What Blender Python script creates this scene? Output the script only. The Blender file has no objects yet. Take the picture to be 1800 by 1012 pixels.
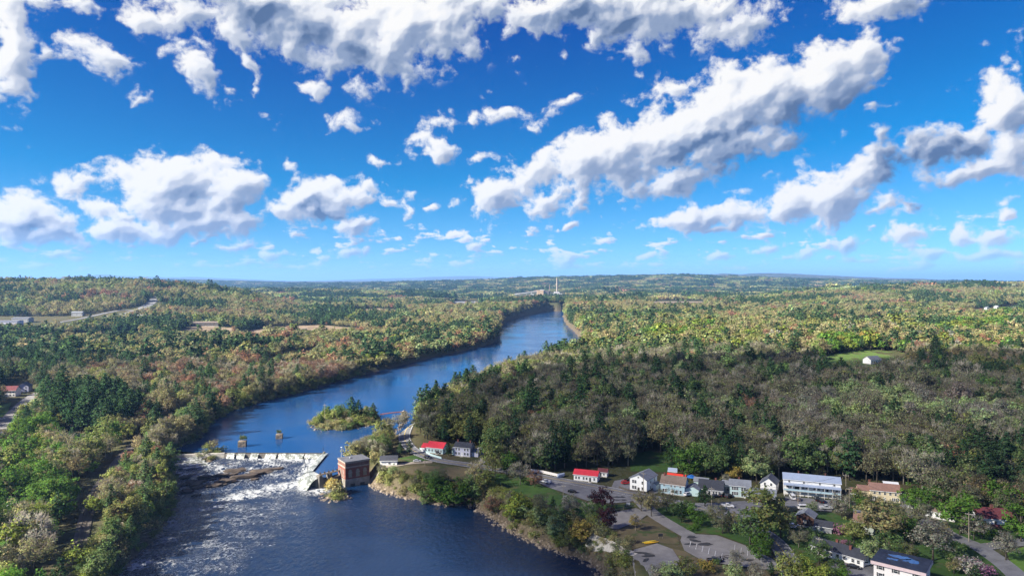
import bpy, bmesh, math, random
import numpy as np
from mathutils import Vector, Matrix, geometry

random.seed(7)
RNG = np.random.default_rng(11)
SC = bpy.context.scene
COL = SC.collection
R = math.radians

# ------------------------------------------------------------------ camera
CAM_Z = 110.0          # metres above the mill pond (z = 0)
FPX = 1200.0           # focal length in photograph pixels (1800 wide)
HOR = 492.0            # row of the true horizon
cam_data = bpy.data.cameras.new('camera')
cam_data.sensor_width = 36.0
cam_data.lens = 36.0 * FPX / 1800.0
cam_data.shift_y = -(506.0 - HOR) / 1800.0
cam_data.clip_start = 1.0
cam_data.clip_end = 200000.0
cam = bpy.data.objects.new('camera', cam_data)
cam.location = (0, 0, CAM_Z)
cam.rotation_euler = (R(90), 0, 0)
COL.objects.link(cam)
SC.camera = cam

# ------------------------------------------------------------------ render
SC.render.engine = 'CYCLES'
cy = SC.cycles
cy.use_denoising = True
try:
    cy.denoiser = 'OPENIMAGEDENOISE'
    cy.denoising_prefilter = 'ACCURATE'
    cy.denoising_input_passes = 'RGB_ALBEDO_NORMAL'
except Exception:
    pass
cy.max_bounces = 6
cy.diffuse_bounces = 2
cy.glossy_bounces = 2
cy.transmission_bounces = 2
cy.transparent_max_bounces = 6
cy.volume_bounces = 0
cy.caustics_reflective = False
cy.caustics_refractive = False
cy.use_adaptive_sampling = True
cy.adaptive_threshold = 0.012
SC.view_settings.view_transform = 'Standard'
SC.view_settings.look = 'None'
SC.view_settings.exposure = 1.95
SC.view_settings.gamma = 1.0

# ------------------------------------------------------------------ sun
SUN_EL = 33.0
SUN_AZ = -113.0        # degrees from the view direction (+Y); negative = left
sd_ = Vector((math.sin(R(SUN_AZ)) * math.cos(R(SUN_EL)), math.cos(R(SUN_AZ)) * math.cos(R(SUN_EL)), math.sin(R(SUN_EL))))
sun_data = bpy.data.lights.new('sun', 'SUN')
sun_data.energy = 5.0
sun_data.angle = R(0.53)
sun_data.color = (1.0, 0.93, 0.80)
sun = bpy.data.objects.new('sun', sun_data)
sun.rotation_euler = sd_.to_track_quat('Z', 'Y').to_euler()
sun.location = (-400, -100, 600)
COL.objects.link(sun)


# ------------------------------------------------------------------ shader node helper
class NT:
    def __init__(self, tree):
        self.t = tree
        self.n = tree.nodes
        self.l = tree.links

    def put(self, sock, v):
        if v is None:
            return
        if hasattr(v, 'is_linked') or isinstance(v, bpy.types.NodeSocket):
            self.l.new(v, sock)
        else:
            if hasattr(sock.default_value, '__len__') and not hasattr(v, '__len__'):
                v = [v] * len(sock.default_value)
            if hasattr(v, '__len__') and len(v) == 3 and len(sock.default_value) == 4:
                v = (*v, 1.0)
            sock.default_value = v

    def m(self, op, a, b=None, c=None, clamp=False):
        n = self.n.new('ShaderNodeMath')
        n.operation = op
        n.use_clamp = clamp
        for i, v in enumerate((a, b, c)):
            self.put(n.inputs[i], v)
        return n.outputs[0]

    def vm(self, op, a, b=None, scale=None):
        n = self.n.new('ShaderNodeVectorMath')
        n.operation = op
        self.put(n.inputs[0], a)
        self.put(n.inputs[1], b)
        if scale is not None:
            self.put(n.inputs['Scale'], scale)
        return n.outputs['Value'] if op in ('LENGTH', 'DOT_PRODUCT', 'DISTANCE') else n.outputs['Vector']

    def xyz(self, x, y, z=0.0):
        n = self.n.new('ShaderNodeCombineXYZ')
        for i, v in enumerate((x, y, z)):
            self.put(n.inputs[i], v)
        return n.outputs[0]

    def sep(self, v):
        n = self.n.new('ShaderNodeSeparateXYZ')
        self.put(n.inputs[0], v)
        return n.outputs

    def noise(self, vec, scale, detail=4.0, rough=0.55, lac=2.0, dist=0.0, color=False):
        n = self.n.new('ShaderNodeTexNoise')
        if vec is not None:
            self.put(n.inputs['Vector'], vec)
        self.put(n.inputs['Scale'], scale)
        n.inputs['Detail'].default_value = detail
        n.inputs['Roughness'].default_value = rough
        n.inputs['Lacunarity'].default_value = lac
        n.inputs['Distortion'].default_value = dist
        return n.outputs['Color'] if color else n.outputs[0]

    def voro(self, vec, scale, detail=0.0, rough=0.5, feature='F1', rand=1.0):
        n = self.n.new('ShaderNodeTexVoronoi')
        n.feature = feature
        if vec is not None:
            self.put(n.inputs['Vector'], vec)
        n.inputs['Scale'].default_value = scale
        n.inputs['Detail'].default_value = detail
        n.inputs['Roughness'].default_value = rough
        n.inputs['Randomness'].default_value = rand
        return n.outputs['Distance']

    def ramp(self, v, a, b, lo=0.0, hi=1.0, smooth=True):
        n = self.n.new('ShaderNodeMapRange')
        n.interpolation_type = 'SMOOTHSTEP' if smooth else 'LINEAR'
        n.clamp = True
        self.put(n.inputs[0], v)
        for i, x in enumerate((a, b, lo, hi)):
            self.put(n.inputs[i + 1], x)
        return n.outputs[0]

    def mix(self, f, a, b, mode='MIX'):
        n = self.n.new('ShaderNodeMix')
        n.data_type = 'RGBA'
        n.blend_type = mode
        self.put(n.inputs['Factor'], f)
        self.put(n.inputs[6], a)
        self.put(n.inputs[7], b)
        return n.outputs[2]

    def attr(self, name, kind='GEOMETRY'):
        n = self.n.new('ShaderNodeAttribute')
        n.attribute_name = name
        n.attribute_type = kind
        return n

    def bump(self, h, strength=0.3, dist=0.1):
        n = self.n.new('ShaderNodeBump')
        n.inputs['Strength'].default_value = strength
        n.inputs['Distance'].default_value = dist
        self.put(n.inputs['Height'], h)
        return n.outputs[0]


# ------------------------------------------------------------------ sky
def px_dir(px, py):
    """photograph pixel -> (azimuth, elevation) of that piece of sky"""
    u, v = (px - 900.0) / FPX, (HOR - py) / FPX
    return math.atan(u), math.atan(v / math.sqrt(1 + u * u))


# cumulus of that afternoon: centre, half width, half height, tilt (deg), weight
CLOUDS = [
    # big bank overhead, left
    (470, 12, 330, 62, -10, 1.1), (330, 20, 150, 45, 0, .85), (620, 70, 150, 78, -12, 1.05), (740, 40, 190, 90, 15, 1.05),
    (690, 110, 90, 42, 10, .85), (560, 40, 240, 85, -14, 1.1), (790, 98, 26, 42, 20, .75), (245, 22, 52, 34, -35, .75), (415, 65, 50, 26, -10, .7),
    # bank overhead, right
    (1000, 15, 190, 52, 0, 1.05), (1150, 25, 220, 55, -5, 1.1), (1300, 40, 110, 34, 12, .8), (1100, 62, 80, 28, -10, .75), (1560, 4, 150, 34, 0, .85),
    # left edge and its scraps
    (15, 75, 52, 110, 5, 1.1), (40, 150, 45, 45, 0, .85), (70, 0, 110, 26, 0, .8), (190, 92, 95, 34, 5, .8), (150, 115, 60, 26, -15, .6), (88, 98, 26, 18, 10, .6),
    (350, 135, 36, 46, 35, .78), (320, 128, 26, 16, 0, .55), (428, 105, 28, 30, 35, .7), (443, 153, 14, 22, 30, .6), (243, 177, 20, 20, 0, .62),
    (545, 155, 52, 22, -15, .72), (612, 152, 44, 24, 10, .6), (617, 222, 46, 24, 5, .74), (671, 287, 26, 13, 0, .7),
    # scraps in the middle
    (775, 218, 36, 18, 10, .72), (745, 243, 55, 18, -8, .72), (770, 270, 66, 26, 14, .82), (835, 212, 24, 16, 20, .6), (845, 276, 32, 22, 0, .7), (820, 322, 26, 16, 20, .6),
    (888, 196, 46, 22, 5, .74), (948, 218, 34, 16, 10, .62), (1000, 175, 60, 14, 20, .45),
    # the long bright cloud on the right
    (1190, 240, 330, 74, 20, 1.12), (1330, 170, 160, 78, 18, 1.15), (1460, 135, 110, 66, 22, 1.12), (1515, 95, 52, 44, 35, .92), (1060, 270, 190, 58, 16, 1.05), (1210, 145, 110, 26, 14, .74),
    (1180, 320, 140, 34, 12, .9), (1290, 255, 150, 50, 8, .95), (1548, 193, 32, 17, 5, .68), (950, 290, 90, 40, 10, .85),
    (870, 350, 90, 34, 14, .9), (945, 352, 66, 30, 5, .88), (1025, 350, 44, 30, 20, .7), (765, 370, 22, 10, 0, .62), (790, 365, 30, 12, 0, .5),
    # dense cumulus right
    (1455, 345, 120, 62, 14, 1.15), (1400, 370, 75, 40, 0, .95), (1545, 300, 70, 32, 22, .88), (1560, 355, 90, 26, -8, .75), (1445, 300, 60, 22, 0, .7),
    # right edge
    (1700, 250, 190, 46, 10, 1.0), (1770, 190, 90, 70, 25, 1.1), (1720, 300, 130, 34, -4, .9), (1780, 262, 90, 60, 0, .95), (1560, 268, 110, 20, 8, .62), (1770, 379, 26, 12, 0, .7),
    (1255, 380, 120, 32, 12, .88), (1180, 390, 70, 16, 8, .7), (1265, 402, 50, 16, 10, .72), (1310, 325, 34, 12, 0, .55), (1290, 328, 30, 12, 0, .5),
    # left heap
    (330, 330, 190, 74, 0, 1.1), (230, 300, 66, 34, 5, .82), (330, 285, 55, 26, 0, .78), (395, 288, 50, 22, -5, .72), (450, 320, 50, 36, 10, .85), (300, 370, 150, 46, 0, .95),
    (175, 365, 60, 26, 10, .75), (560, 350, 120, 46, 0, 1.02), (585, 328, 44, 24, 15, .75), (655, 355, 30, 16, 0, .65), (370, 395, 140, 34, 8, .9), (495, 370, 60, 22, 0, .8),
    (60, 375, 110, 44, 12, 1.0), (15, 395, 80, 40, 0, .9), (625, 397, 50, 22, 10, .82), (190, 410, 110, 26, 5, .82), (80, 412, 90, 22, 10, .75), (290, 418, 80, 20, 0, .75), (645, 329, 16, 9, 0, .6),
    # low ones
    (800, 413, 30, 10, 12, .62), (835, 432, 28, 10, 5, .68), (1000, 400, 26, 9, 10, .62), (980, 404, 10, 8, 0, .5), (550, 441, 22, 12, 0, .62), (440, 428, 60, 12, 8, .62), (610, 444, 50, 11, 5, .6), (475, 446, 50, 11, 0, .6),
    (1140, 452, 30, 11, 5, .68), (1330, 443, 50, 14, 14, .72), (1255, 453, 40, 10, 0, .62), (1178, 416, 10, 6, 0, .5),
    (1495, 428, 42, 20, 5, .78), (1590, 416, 70, 24, 5, .82), (1690, 415, 40, 26, 25, .82), (1760, 415, 62, 24, -5, .85), (1640, 445, 60, 14, 0, .7), (1420, 450, 44, 14, 12, .66), (1770, 443, 50, 14, 0, .7), (1710, 452, 80, 12, 0, .6),
]
# heavy, shaded bellies of those clouds
BELLIES = [(470, 30, 190, 42, -14, 1.0), (1060, 18, 230, 40, 0, 1.0), (640, 92, 60, 30, 0, .7), (1640, 262, 210, 40, 8, 1.5), (1250, 245, 190, 22, 16, .8), (1430, 210, 100, 55, 20, .85),
           (1110, 215, 60, 20, 15, .6), (1220, 305, 120, 22, 10, .8), (1570, 320, 90, 40, 10, .7), (1590, 352, 50, 16, -8, 1.0), (330, 360, 110, 24, 0, .6), (590, 368, 70, 14, 0, .8), (1330, 285, 60, 20, -10, .9), (1590, 8, 100, 20, 0, .5),
           (1300, 20, 60, 24, 0, .5), (50, 400, 80, 18, 0, .5), (230, 395, 50, 12, 0, .4)]

world = bpy.data.worlds.new('World')
SC.world = world
world.use_nodes = True
wt = world.node_tree
wt.nodes.clear()
W = NT(wt)


def _hash(ix, iy, k):
    h = (ix.astype(np.int64) * 374761393 + iy.astype(np.int64) * 668265263 + k * 974634757) & 0x7fffffff
    h = ((h ^ (h >> 13)) * 1274126177) & 0x7fffffff
    return ((h ^ (h >> 16)) & 0xffffff).astype(np.float32) / float(0xffffff)


def vnoise(x, y, k=0):
    """smooth gradient noise, about -1..1"""
    ix, iy = np.floor(x), np.floor(y)
    fx, fy = (x - ix).astype(np.float32), (y - iy).astype(np.float32)
    ix, iy = ix.astype(np.int64), iy.astype(np.int64)
    u = fx * fx * fx * (fx * (fx * 6 - 15) + 10)
    v = fy * fy * fy * (fy * (fy * 6 - 15) + 10)

    def g(dx, dy):
        t = _hash(ix + dx, iy + dy, k) * (2 * np.pi)
        return np.cos(t) * (fx - dx) + np.sin(t) * (fy - dy)
    a, b, c, d = g(0, 0), g(1, 0), g(0, 1), g(1, 1)
    return (a + (b - a) * u + (c - a) * v + (a - b - c + d) * u * v) * 1.5


def fbm(x, y, octaves=4, rough=0.5, k=0, lac=2.03):
    out, amp, tot, f = 0, 1.0, 0.0, 1.0
    for o in range(octaves):
        out = out + amp * vnoise(x * f + 17.3 * o, y * f - 9.1 * o, k + o)
        tot += amp
        amp *= rough
        f *= lac
    return out / tot


def worley(x, y, k=0):
    ix, iy = np.floor(x).astype(np.int64), np.floor(y).astype(np.int64)
    best = np.full(x.shape, 9.0, np.float32)
    for dx in (-1, 0, 1):
        for dy in (-1, 0, 1):
            jx, jy = ix + dx, iy + dy
            px = jx + _hash(jx, jy, k)
            py = jy + _hash(jx, jy, k + 77)
            best = np.minimum(best, ((px - x) ** 2 + (py - y) ** 2).astype(np.float32))
    return np.sqrt(best)


def sstep(a, b, x):
    t = np.clip((x - a) / (b - a), 0, 1)
    return t * t * (3 - 2 * t)


def blobs_at(az, el, blobs, k=0.2):
    acc = np.zeros(az.shape, np.float32)
    for (cx, cy_, rx, ry, rot, wgt) in blobs:
        a0, e0 = px_dir(cx, cy_)
        ca = math.cos(a0)
        c_, s_ = math.cos(R(rot)), math.sin(R(rot))
        x, y = az - a0, el - e0
        rx_, ry_ = rx / FPX * ca * ca * 1.12, ry / FPX * ca * 1.15
        q = np.sqrt(((c_ * x + s_ * y) / rx_) ** 2 + ((-s_ * x + c_ * y) / ry_) ** 2)
        if cy_ > 360:
            wgt = wgt + 0.16
        f = np.maximum(wgt * (1 - q), -0.3)
        h = np.clip(k - np.abs(acc - f), 0, None) / k
        acc = np.maximum(acc, f) + h * h * k * 0.25
    return acc


def blur(a, r):
    """three box passes, about a gaussian of radius r pixels"""
    r = max(1, int(round(r)))
    for _ in range(3):
        for ax in (0, 1):
            p = np.pad(a, [(r + 1, r) if i == ax else (0, 0) for i in (0, 1)], mode='edge')
            c = np.cumsum(p, ax, dtype=np.float64)
            n = a.shape[ax]
            a = ((c[2 * r + 1:2 * r + 1 + n] - c[:n]) if ax == 0 else (c[:, 2 * r + 1:2 * r + 1 + n] - c[:, :n])) / (2 * r + 1)
    return a.astype(np.float32)


def cloud_sheet(az, el, step, C_extra):
    """cover and brightness of the cumulus over a patch of sky (az, el grids, radians)"""
    px = 1.0 / step
    low = 0.3 + 0.7 * sstep(0.02, 0.2, el)
    wx = fbm(az * 13, el * 13, 5, 0.58, 3)
    wy = fbm(az * 13 + 50, el * 13, 5, 0.58, 9)
    pa, pe = az + wx * 0.030 * low, el + wy * 0.024 * low
    C = blobs_at(pa, pe, CLOUDS) if C_extra is None else C_extra
    if C_extra is None:
        hz = fbm(az * 20, el * 75, 4, 0.6, 21)
        C = np.maximum(C, 0.46 * sstep(0.04, 0.5, fbm(az * 8.5 + 3, el * 12, 4, 0.62, 91)) * sstep(0.03, 0.1, el))
        C = np.maximum(C, sstep(-0.22, 0.55, hz) * 0.66 * sstep(0.004, 0.02, el) * (1 - sstep(0.05, 0.10, el)))
    t = sstep(0.05, 0.17, el)
    s_ = 1.9 - 0.9 * t
    wa, we = az + wx * 0.010, el + wy * 0.010
    n = fbm(wa * 22, we * 27, 8, 0.65, 31)
    n = n + (1 - t) * 0.5 * fbm(wa * 60, we * 70, 4, 0.55, 41)
    w = 0
    for o, (f, a) in enumerate(((24, 0.48), (52, 0.27), (115, 0.15))):
        w_hi = worley(wa * f, we * f * 1.15, 60 + o)
        w = w + a * (0.5 - w_hi)
    D = C - 0.29 + 0.76 * n + 0.66 * w
    D = np.minimum(D, C * 2.2 - 0.10)
    dens = np.clip(D, 0, 0.9)
    soft = blur(dens, 0.003 * px)
    # light comes from the left, a little above
    T = np.zeros_like(dens)
    for i in range(1, 13):
        r = 0.004 * i * (1 + 0.10 * i)
        sx, sy = int(round(-0.74 * r * px)), int(round(0.68 * r * px))
        T += np.roll(np.roll(soft, -sx, 1), -sy, 0)
    lam = 0
    for sig, nz, wgt in ((0.0012, 24.0, 0.30), (0.0045, 13.0, 0.45), (0.014, 8.0, 0.45)):
        rel = blur(np.clip(D, -0.05, 1.4), sig * px)
        gy, gx = np.gradient(rel, step)
        ln = np.sqrt(gx * gx + gy * gy + nz * nz)
        lam = lam + wgt * (0.58 * gx - 0.62 * gy) / ln
    bel = np.clip(blobs_at(az + wx * 0.06, el + wy * 0.05, BELLIES, 0.3), 0, 1.5)
    bright = 0.62 + 0.34 * np.exp(-T * 0.36) + 0.50 * lam
    bright = bright - 0.56 * bel * (0.85 + 0.7 * n)
    cover = sstep(-0.05, 0.34, D)
    return cover, np.clip(bright, 0, 1.2)


def sky_image(name, cover, bright):
    h, w = cover.shape
    im = bpy.data.images.new(name, w, h, alpha=True, float_buffer=True, is_data=True)
    buf = np.ones((h, w, 4), np.float32)
    buf[..., 0] = bright
    buf[..., 1] = cover
    im.pixels.foreach_set(buf.ravel())
    im.update()
    return im


SKY_A, SKY_E0, SKY_E1 = 0.78, -0.02, 0.50
sw, sh = 2300, 767
ga, ge = np.meshgrid(np.linspace(-SKY_A, SKY_A, sw, dtype=np.float32), np.linspace(SKY_E0, SKY_E1, sh, dtype=np.float32))
cv, br = cloud_sheet(ga, ge, 2 * SKY_A / sw, None)
IM_NEAR = sky_image('cloud_field_north', cv, br)
# the rest of the sky carries the same scattered cumulus
gw, gh = 1400, 360
ga, ge = np.meshgrid(np.linspace(-np.pi, np.pi, gw, dtype=np.float32), np.linspace(-0.02, np.pi / 2, gh, dtype=np.float32))
inv = 1.0 / (np.sin(np.maximum(ge, 0)) + 0.14)
gx_, gy_ = np.sin(ga) * np.cos(ge) * inv, np.cos(ga) * np.cos(ge) * inv
gen = fbm(gx_ * 1.1, gy_ * 1.1, 4, 0.5, 5)
cv, br = cloud_sheet(ga, ge, 2 * np.pi / gw, np.clip(gen * 2.4 - 0.05, -0.3, 1.0).astype(np.float32))
IM_REST = sky_image('cloud_field_around', cv, br)

tc = wt.nodes.new('ShaderNodeTexCoord')
dx, dy, dz = W.sep(W.vm('NORMALIZE', tc.outputs['Generated']))
AZ = W.m('ARCTAN2', dx, dy)
EL = W.m('ARCSINE', dz)
PP = W.xyz(AZ, EL, 0.0)


def sky_tex(img, u, v):
    n = wt.nodes.new('ShaderNodeTexImage')
    n.image = img
    n.interpolation = 'Linear'
    n.extension = 'EXTEND'
    W.put(n.inputs[0], W.xyz(u, v, 0.0))
    return W.sep(n.outputs[0])


t1 = sky_tex(IM_NEAR, W.ramp(AZ, -SKY_A, SKY_A, smooth=False), W.ramp(EL, SKY_E0, SKY_E1, smooth=False))
t2 = sky_tex(IM_REST, W.ramp(AZ, -math.pi, math.pi, smooth=False), W.ramp(EL, -0.02, math.pi / 2, smooth=False))
outm = W.m('MAXIMUM', W.ramp(W.m('ABSOLUTE', AZ), 0.68, 0.76), W.ramp(EL, 0.40, 0.48))
lit = W.m('MULTIPLY_ADD', outm, W.m('SUBTRACT', t2[0], t1[0]), t1[0])
cover = W.m('MULTIPLY_ADD', outm, W.m('SUBTRACT', t2[1], t1[1]), t1[1])
sky = wt.nodes.new('ShaderNodeTexSky')
sky.sky_type = 'NISHITA'
sky.sun_disc = False
sky.sun_elevation = R(SUN_EL)
sky.sun_rotation = R(SUN_AZ)
sky.altitude = 100
sky.air_density = 0.7
sky.dust_density = 0.0
sky.ozone_density = 6.0
# a clear, deep blue afternoon: the polarised contrast of the photograph
skyc = W.vm('MAXIMUM', W.vm('MULTIPLY', W.vm('SUBTRACT', sky.outputs[0], (1.50, 0.80, 0.0)), (0.51, 0.69, 0.69)), (0.0, 0.0, 0.0))
cr = wt.nodes.new('ShaderNodeValToRGB')
cr.color_ramp.interpolation = 'EASE'
els = cr.color_ramp.elements
els[0].position, els[0].color = 0.0, (0.10, 0.17, 0.33, 1)
els[1].position, els[1].color = 1.0, (1.0, 0.99, 0.97, 1)
e = els.new(0.30); e.color = (0.28, 0.36, 0.53, 1)
e = els.new(0.58); e.color = (0.58, 0.63, 0.74, 1)
e = els.new(0.80); e.color = (0.88, 0.90, 0.94, 1)
W.put(cr.inputs[0], W.m('MAXIMUM', lit, 0.0))
cloudc = W.vm('SCALE', cr.outputs[0], scale=5.25)
alpha = W.m('MULTIPLY', cover, W.ramp(EL, -0.002, 0.07, 0.38, 1.0))
alpha = W.m('MULTIPLY', alpha, W.ramp(EL, -0.01, 0.0))
final = W.mix(alpha, skyc, cloudc)
bg = wt.nodes.new('ShaderNodeBackground')
bg.inputs['Strength'].default_value = 0.05
W.put(bg.inputs[0], final)
wo = wt.nodes.new('ShaderNodeOutputWorld')
wt.links.new(bg.outputs[0], wo.inputs[0])
world.cycles.sampling_method = 'MANUAL'
world.cycles.sample_map_resolution = 512

# ================================================================== geometry of the place
def G(px, py, z=0.0):
    """photograph pixel + height -> ground position"""
    y = (CAM_Z - z) * FPX / (py - HOR)
    return ((px - 900.0) / FPX * y, y)


def proj(x, y, z):
    return 900.0 + FPX * x / y, HOR + FPX * (CAM_Z - z) / y


def pts(lst, z=0.0):
    return [G(p[0], p[1], p[2] if len(p) > 2 else z) for p in lst]


def poly_sd(x, y, poly):
    """signed distance, negative inside"""
    d2 = np.full(x.shape, 1e18)
    inside = np.zeros(x.shape, bool)
    n = len(poly)
    for i in range(n):
        ax, ay = poly[i]
        bx, by = poly[(i + 1) % n]
        ex, ey = bx - ax, by - ay
        wx, wy = x - ax, y - ay
        t = np.clip((wx * ex + wy * ey) / (ex * ex + ey * ey + 1e-12), 0, 1)
        d2 = np.minimum(d2, (wx - ex * t) ** 2 + (wy - ey * t) ** 2)
        c = ((ay <= y) & (by > y)) | ((by <= y) & (ay > y))
        with np.errstate(divide='ignore', invalid='ignore'):
            xi = ax + (y - ay) / (by - ay if by != ay else 1e-9) * ex
        inside ^= c & (x < xi)
    return np.where(inside, -1, 1) * np.sqrt(d2)


def in_poly(x, y, poly):
    inside = np.zeros(np.shape(x), bool)
    n = len(poly)
    for i in range(n):
        ax, ay = poly[i][:2]
        bx, by = poly[(i + 1) % n][:2]
        if ay == by:
            continue
        c = ((ay <= y) & (by > y)) | ((by <= y) & (ay > y))
        inside ^= c & (x < ax + (y - ay) / (by - ay) * (bx - ax))
    return inside


# water's edge -------------------------------------------------------
DAM_A, DAM_B = G(395, 797), G(570, 798)
DAM_C, DAM_D = G(541, 832), G(560, 842)
PH_C = Vector((*G(607, 856, -5), -6.5))          # near corner of the powerhouse
UPPER = pts([(296, 798), (330, 785), (362, 765), (368, 748), (410, 722), (480, 702), (560, 682), (620, 664), (700, 644), (760, 629), (820, 616), (866, 604),
             (878, 592), (879, 576), (890, 565), (920, 554), (955, 548), (985, 545.3), (994, 545.8), (990, 556), (996, 570), (1012, 584), (1022, 598), (1025, 616),
             (1002, 640), (945, 656), (885, 675), (822, 697), (768, 722), (736, 742), (712, 752), (692, 767), (645, 788), (615, 803), (606, 815)]) + [(-96, 392), DAM_D, DAM_C, DAM_B, DAM_A] + pts([(345, 800)])
LOWER = pts([(284, 806, -2), (300, 824, -4), (312, 845), (306, 868), (312, 892), (292, 920), (272, 950), (243, 975), (216, 1000), (200, 1035), (180, 1120), (150, 1400),
             (1400, 1400), (1130, 1100), (1072, 1025), (1035, 988), (990, 972), (940, 955), (890, 930), (852, 902), (822, 884), (780, 887), (742, 880), (700, 872), (662, 860), (650, 851)], -5) \
    + [(-84, 396), DAM_D, DAM_C, DAM_B, DAM_A] + pts([(345, 801)])
ISLAND = pts([(540, 747), (556, 735), (590, 728), (640, 726), (668, 732), (668, 742), (640, 751), (605, 757), (565, 757)])
ISLET = pts([(334, 800, -1), (362, 793, -1), (396, 793, -1), (397, 803, -2.5), (370, 811, -3), (344, 806, -2)])
SHRUB_ISLE = pts([(566, 868), (580, 858), (603, 858), (606, 872), (590, 880), (572, 878)], -4.6)

RIDGES = [  # distance, depth, skyline (pixel column, row)
    (2300, 560, [(-300, 488), (0, 489), (100, 491), (200, 491), (300, 495), (380, 504), (430, 512), (520, 534)]),
    (3700, 520, [(330, 520), (380, 513), (450, 509), (520, 508), (600, 509), (700, 512), (760, 514), (800, 520), (860, 530)]),
    (2900, 620, [(1330, 530), (1400, 520), (1480, 514), (1550, 511), (1650, 508), (1720, 506), (1800, 505), (2100, 503)]),
    (7000, 1500, [(300, 512), (600, 501), (800, 495), (900, 492), (1000, 491), (1100, 488), (1200, 487), (1260, 489), (1400, 494), (1600, 499), (2000, 501)]),
    (10500, 2000, [(-300, 492), (0, 492), (300, 490), (420, 493), (500, 496), (620, 497), (800, 496), (1000, 496)]),
    (14000, 2500, [(1000, 494), (1200, 488), (1270, 481.5), (1300, 483), (1335, 480.5), (1380, 481), (1450, 485), (1550, 489), (1650, 492), (1800, 496), (2100, 497)]),
    (28000, 5000, [(-300, 491), (30, 490), (130, 486), (180, 481.5), (210, 484), (300, 487), (340, 486), (400, 489), (520, 494), (560, 493), (640, 490), (720, 488), (780, 485.5), (830, 484.5), (880, 487), (950, 491.5), (1100, 492), (1500, 493), (1800, 495), (2100, 495)]),
]


def land(x, y):
    """height of dry land, before the river is cut in"""
    yy = np.maximum(y, 60.0)
    t = 4.0 + 0 * x
    t = t + 4.0 * sstep(-240, -430, x) * (1 - sstep(900, 1500, yy))
    t = t + 10.5 * sstep(352, 640, yy + 0.10 * x) * sstep(-120, 90, x)
    t = t + 11.0 * sstep(660, 860, yy) * sstep(120, 300, x) * (1 - 0.5 * sstep(1000, 1500, yy))
    t = t + 2.0 * sstep(90, 260, x) * (1 - sstep(352, 420, yy))
    dist = np.sqrt(x * x + yy * yy)
    t = t + (7.0 * fbm(x / 430, yy / 430, 3, 0.5, 301) + 3.0) * sstep(700, 1500, dist) * (1 + sstep(3000, 8000, dist))
    t = t + 0.5 * fbm(x / 30, yy / 30, 2, 0.5, 311) * sstep(430, 520, dist)
    col = 900.0 + FPX * x / yy
    for (yk, wk, sk) in RIDGES:
        row = np.interp(col, [p[0] for p in sk], [p[1] for p in sk])
        amp = np.maximum(CAM_Z - (row - HOR) / FPX * yk - 20.0, 0)
        rough = 1 + 0.05 * fbm(x / (wk * .6), yy / (wk * .6), 3, 0.5, 331)
        t = t + amp * rough * np.exp(-((yy - yk) / wk) ** 2) * sstep(60, 400, y)
    return t


def shore(x, y):
    du, dl = poly_sd(x, y, UPPER), poly_sd(x, y, LOWER)
    d = np.minimum(du, dl)
    for isl in (ISLAND, ISLET, SHRUB_ISLE):
        d = np.maximum(d, -poly_sd(x, y, isl))
    return d, du, dl


def H(x, y, full=False):
    x, y = np.asarray(x, float), np.asarray(y, float)
    t = land(x, y)
    near = (y < 2400) & (y > 60)
    d = np.full(x.shape, 1e6)
    du = d.copy()
    dl = d.copy()
    if near.any():
        d[near], du[near], dl[near] = shore(x[near], y[near])
    di = np.full(x.shape, 1e6)
    if near.any():
        di[near] = np.minimum(np.minimum(poly_sd(x[near], y[near], ISLAND), poly_sd(x[near], y[near], ISLET)), poly_sd(x[near], y[near], SHRUB_ISLE))
    t = np.where(di < 5, np.where(dl < -3, -2.2, 1.8), t)
    bed = np.where((dl < du), -7.0, -2.0 - 5.0 * (1 - sstep(445, 490, y)))
    h = bed + (t - bed) * sstep(-2.5, 9.0, d + 0.8 * fbm(x / 9, y / 9, 2, 0.5, 351))
    return (h, d) if full else h


_GRIDS = []
for (gx0, gx1, gy0, gy1, gs) in ((-460, 620, 190, 780, 1.5), (-4200, 4200, 780, 5200, 20.0)):
    _ax, _ay = np.arange(gx0, gx1, gs), np.arange(gy0, gy1, gs)
    _X, _Y = np.meshgrid(_ax, _ay)
    _GRIDS.append((gx0, gy0, gs, H(_X.ravel(), _Y.ravel()).reshape(_X.shape)))


def H1(x, y):
    """height of the land at one point, read from a table where there is one"""
    for (gx0, gy0, gs, T) in _GRIDS:
        u, v = (x - gx0) / gs, (y - gy0) / gs
        i, j = int(u), int(v)
        if u >= 0 and v >= 0 and i < T.shape[1] - 1 and j < T.shape[0] - 1:
            a, b = u - i, v - j
            return float((T[j, i] * (1 - a) + T[j, i + 1] * a) * (1 - b) + (T[j + 1, i] * (1 - a) + T[j + 1, i + 1] * a) * b)
    return float(H(np.array([float(x)]), np.array([float(y)]))[0])


def on_ground(px, py, dz=0.0):
    z = 5.0
    for _ in range(12):
        x, y = G(px, py, z)
        z = 0.5 * z + 0.5 * H1(x, y)
    return Vector((x, y, H1(x, y) + dz))


# ------------------------------------------------------------------ object helpers
def link(o, parent=None):
    COL.objects.link(o)
    if parent is not None:
        o.parent = parent
    return o


def tag(o, label, cat, grp=None):
    o['label'] = label
    o['category'] = cat
    if grp:
        o['group'] = grp
    return o


def setting(o):
    o['kind'] = 'structure'
    return o


def empty(name, loc, rz=0.0):
    o = bpy.data.objects.new(name, None)
    o.empty_display_size = 0.5
    o.location = loc
    o.rotation_euler = (0, 0, rz)
    return link(o)


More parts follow.
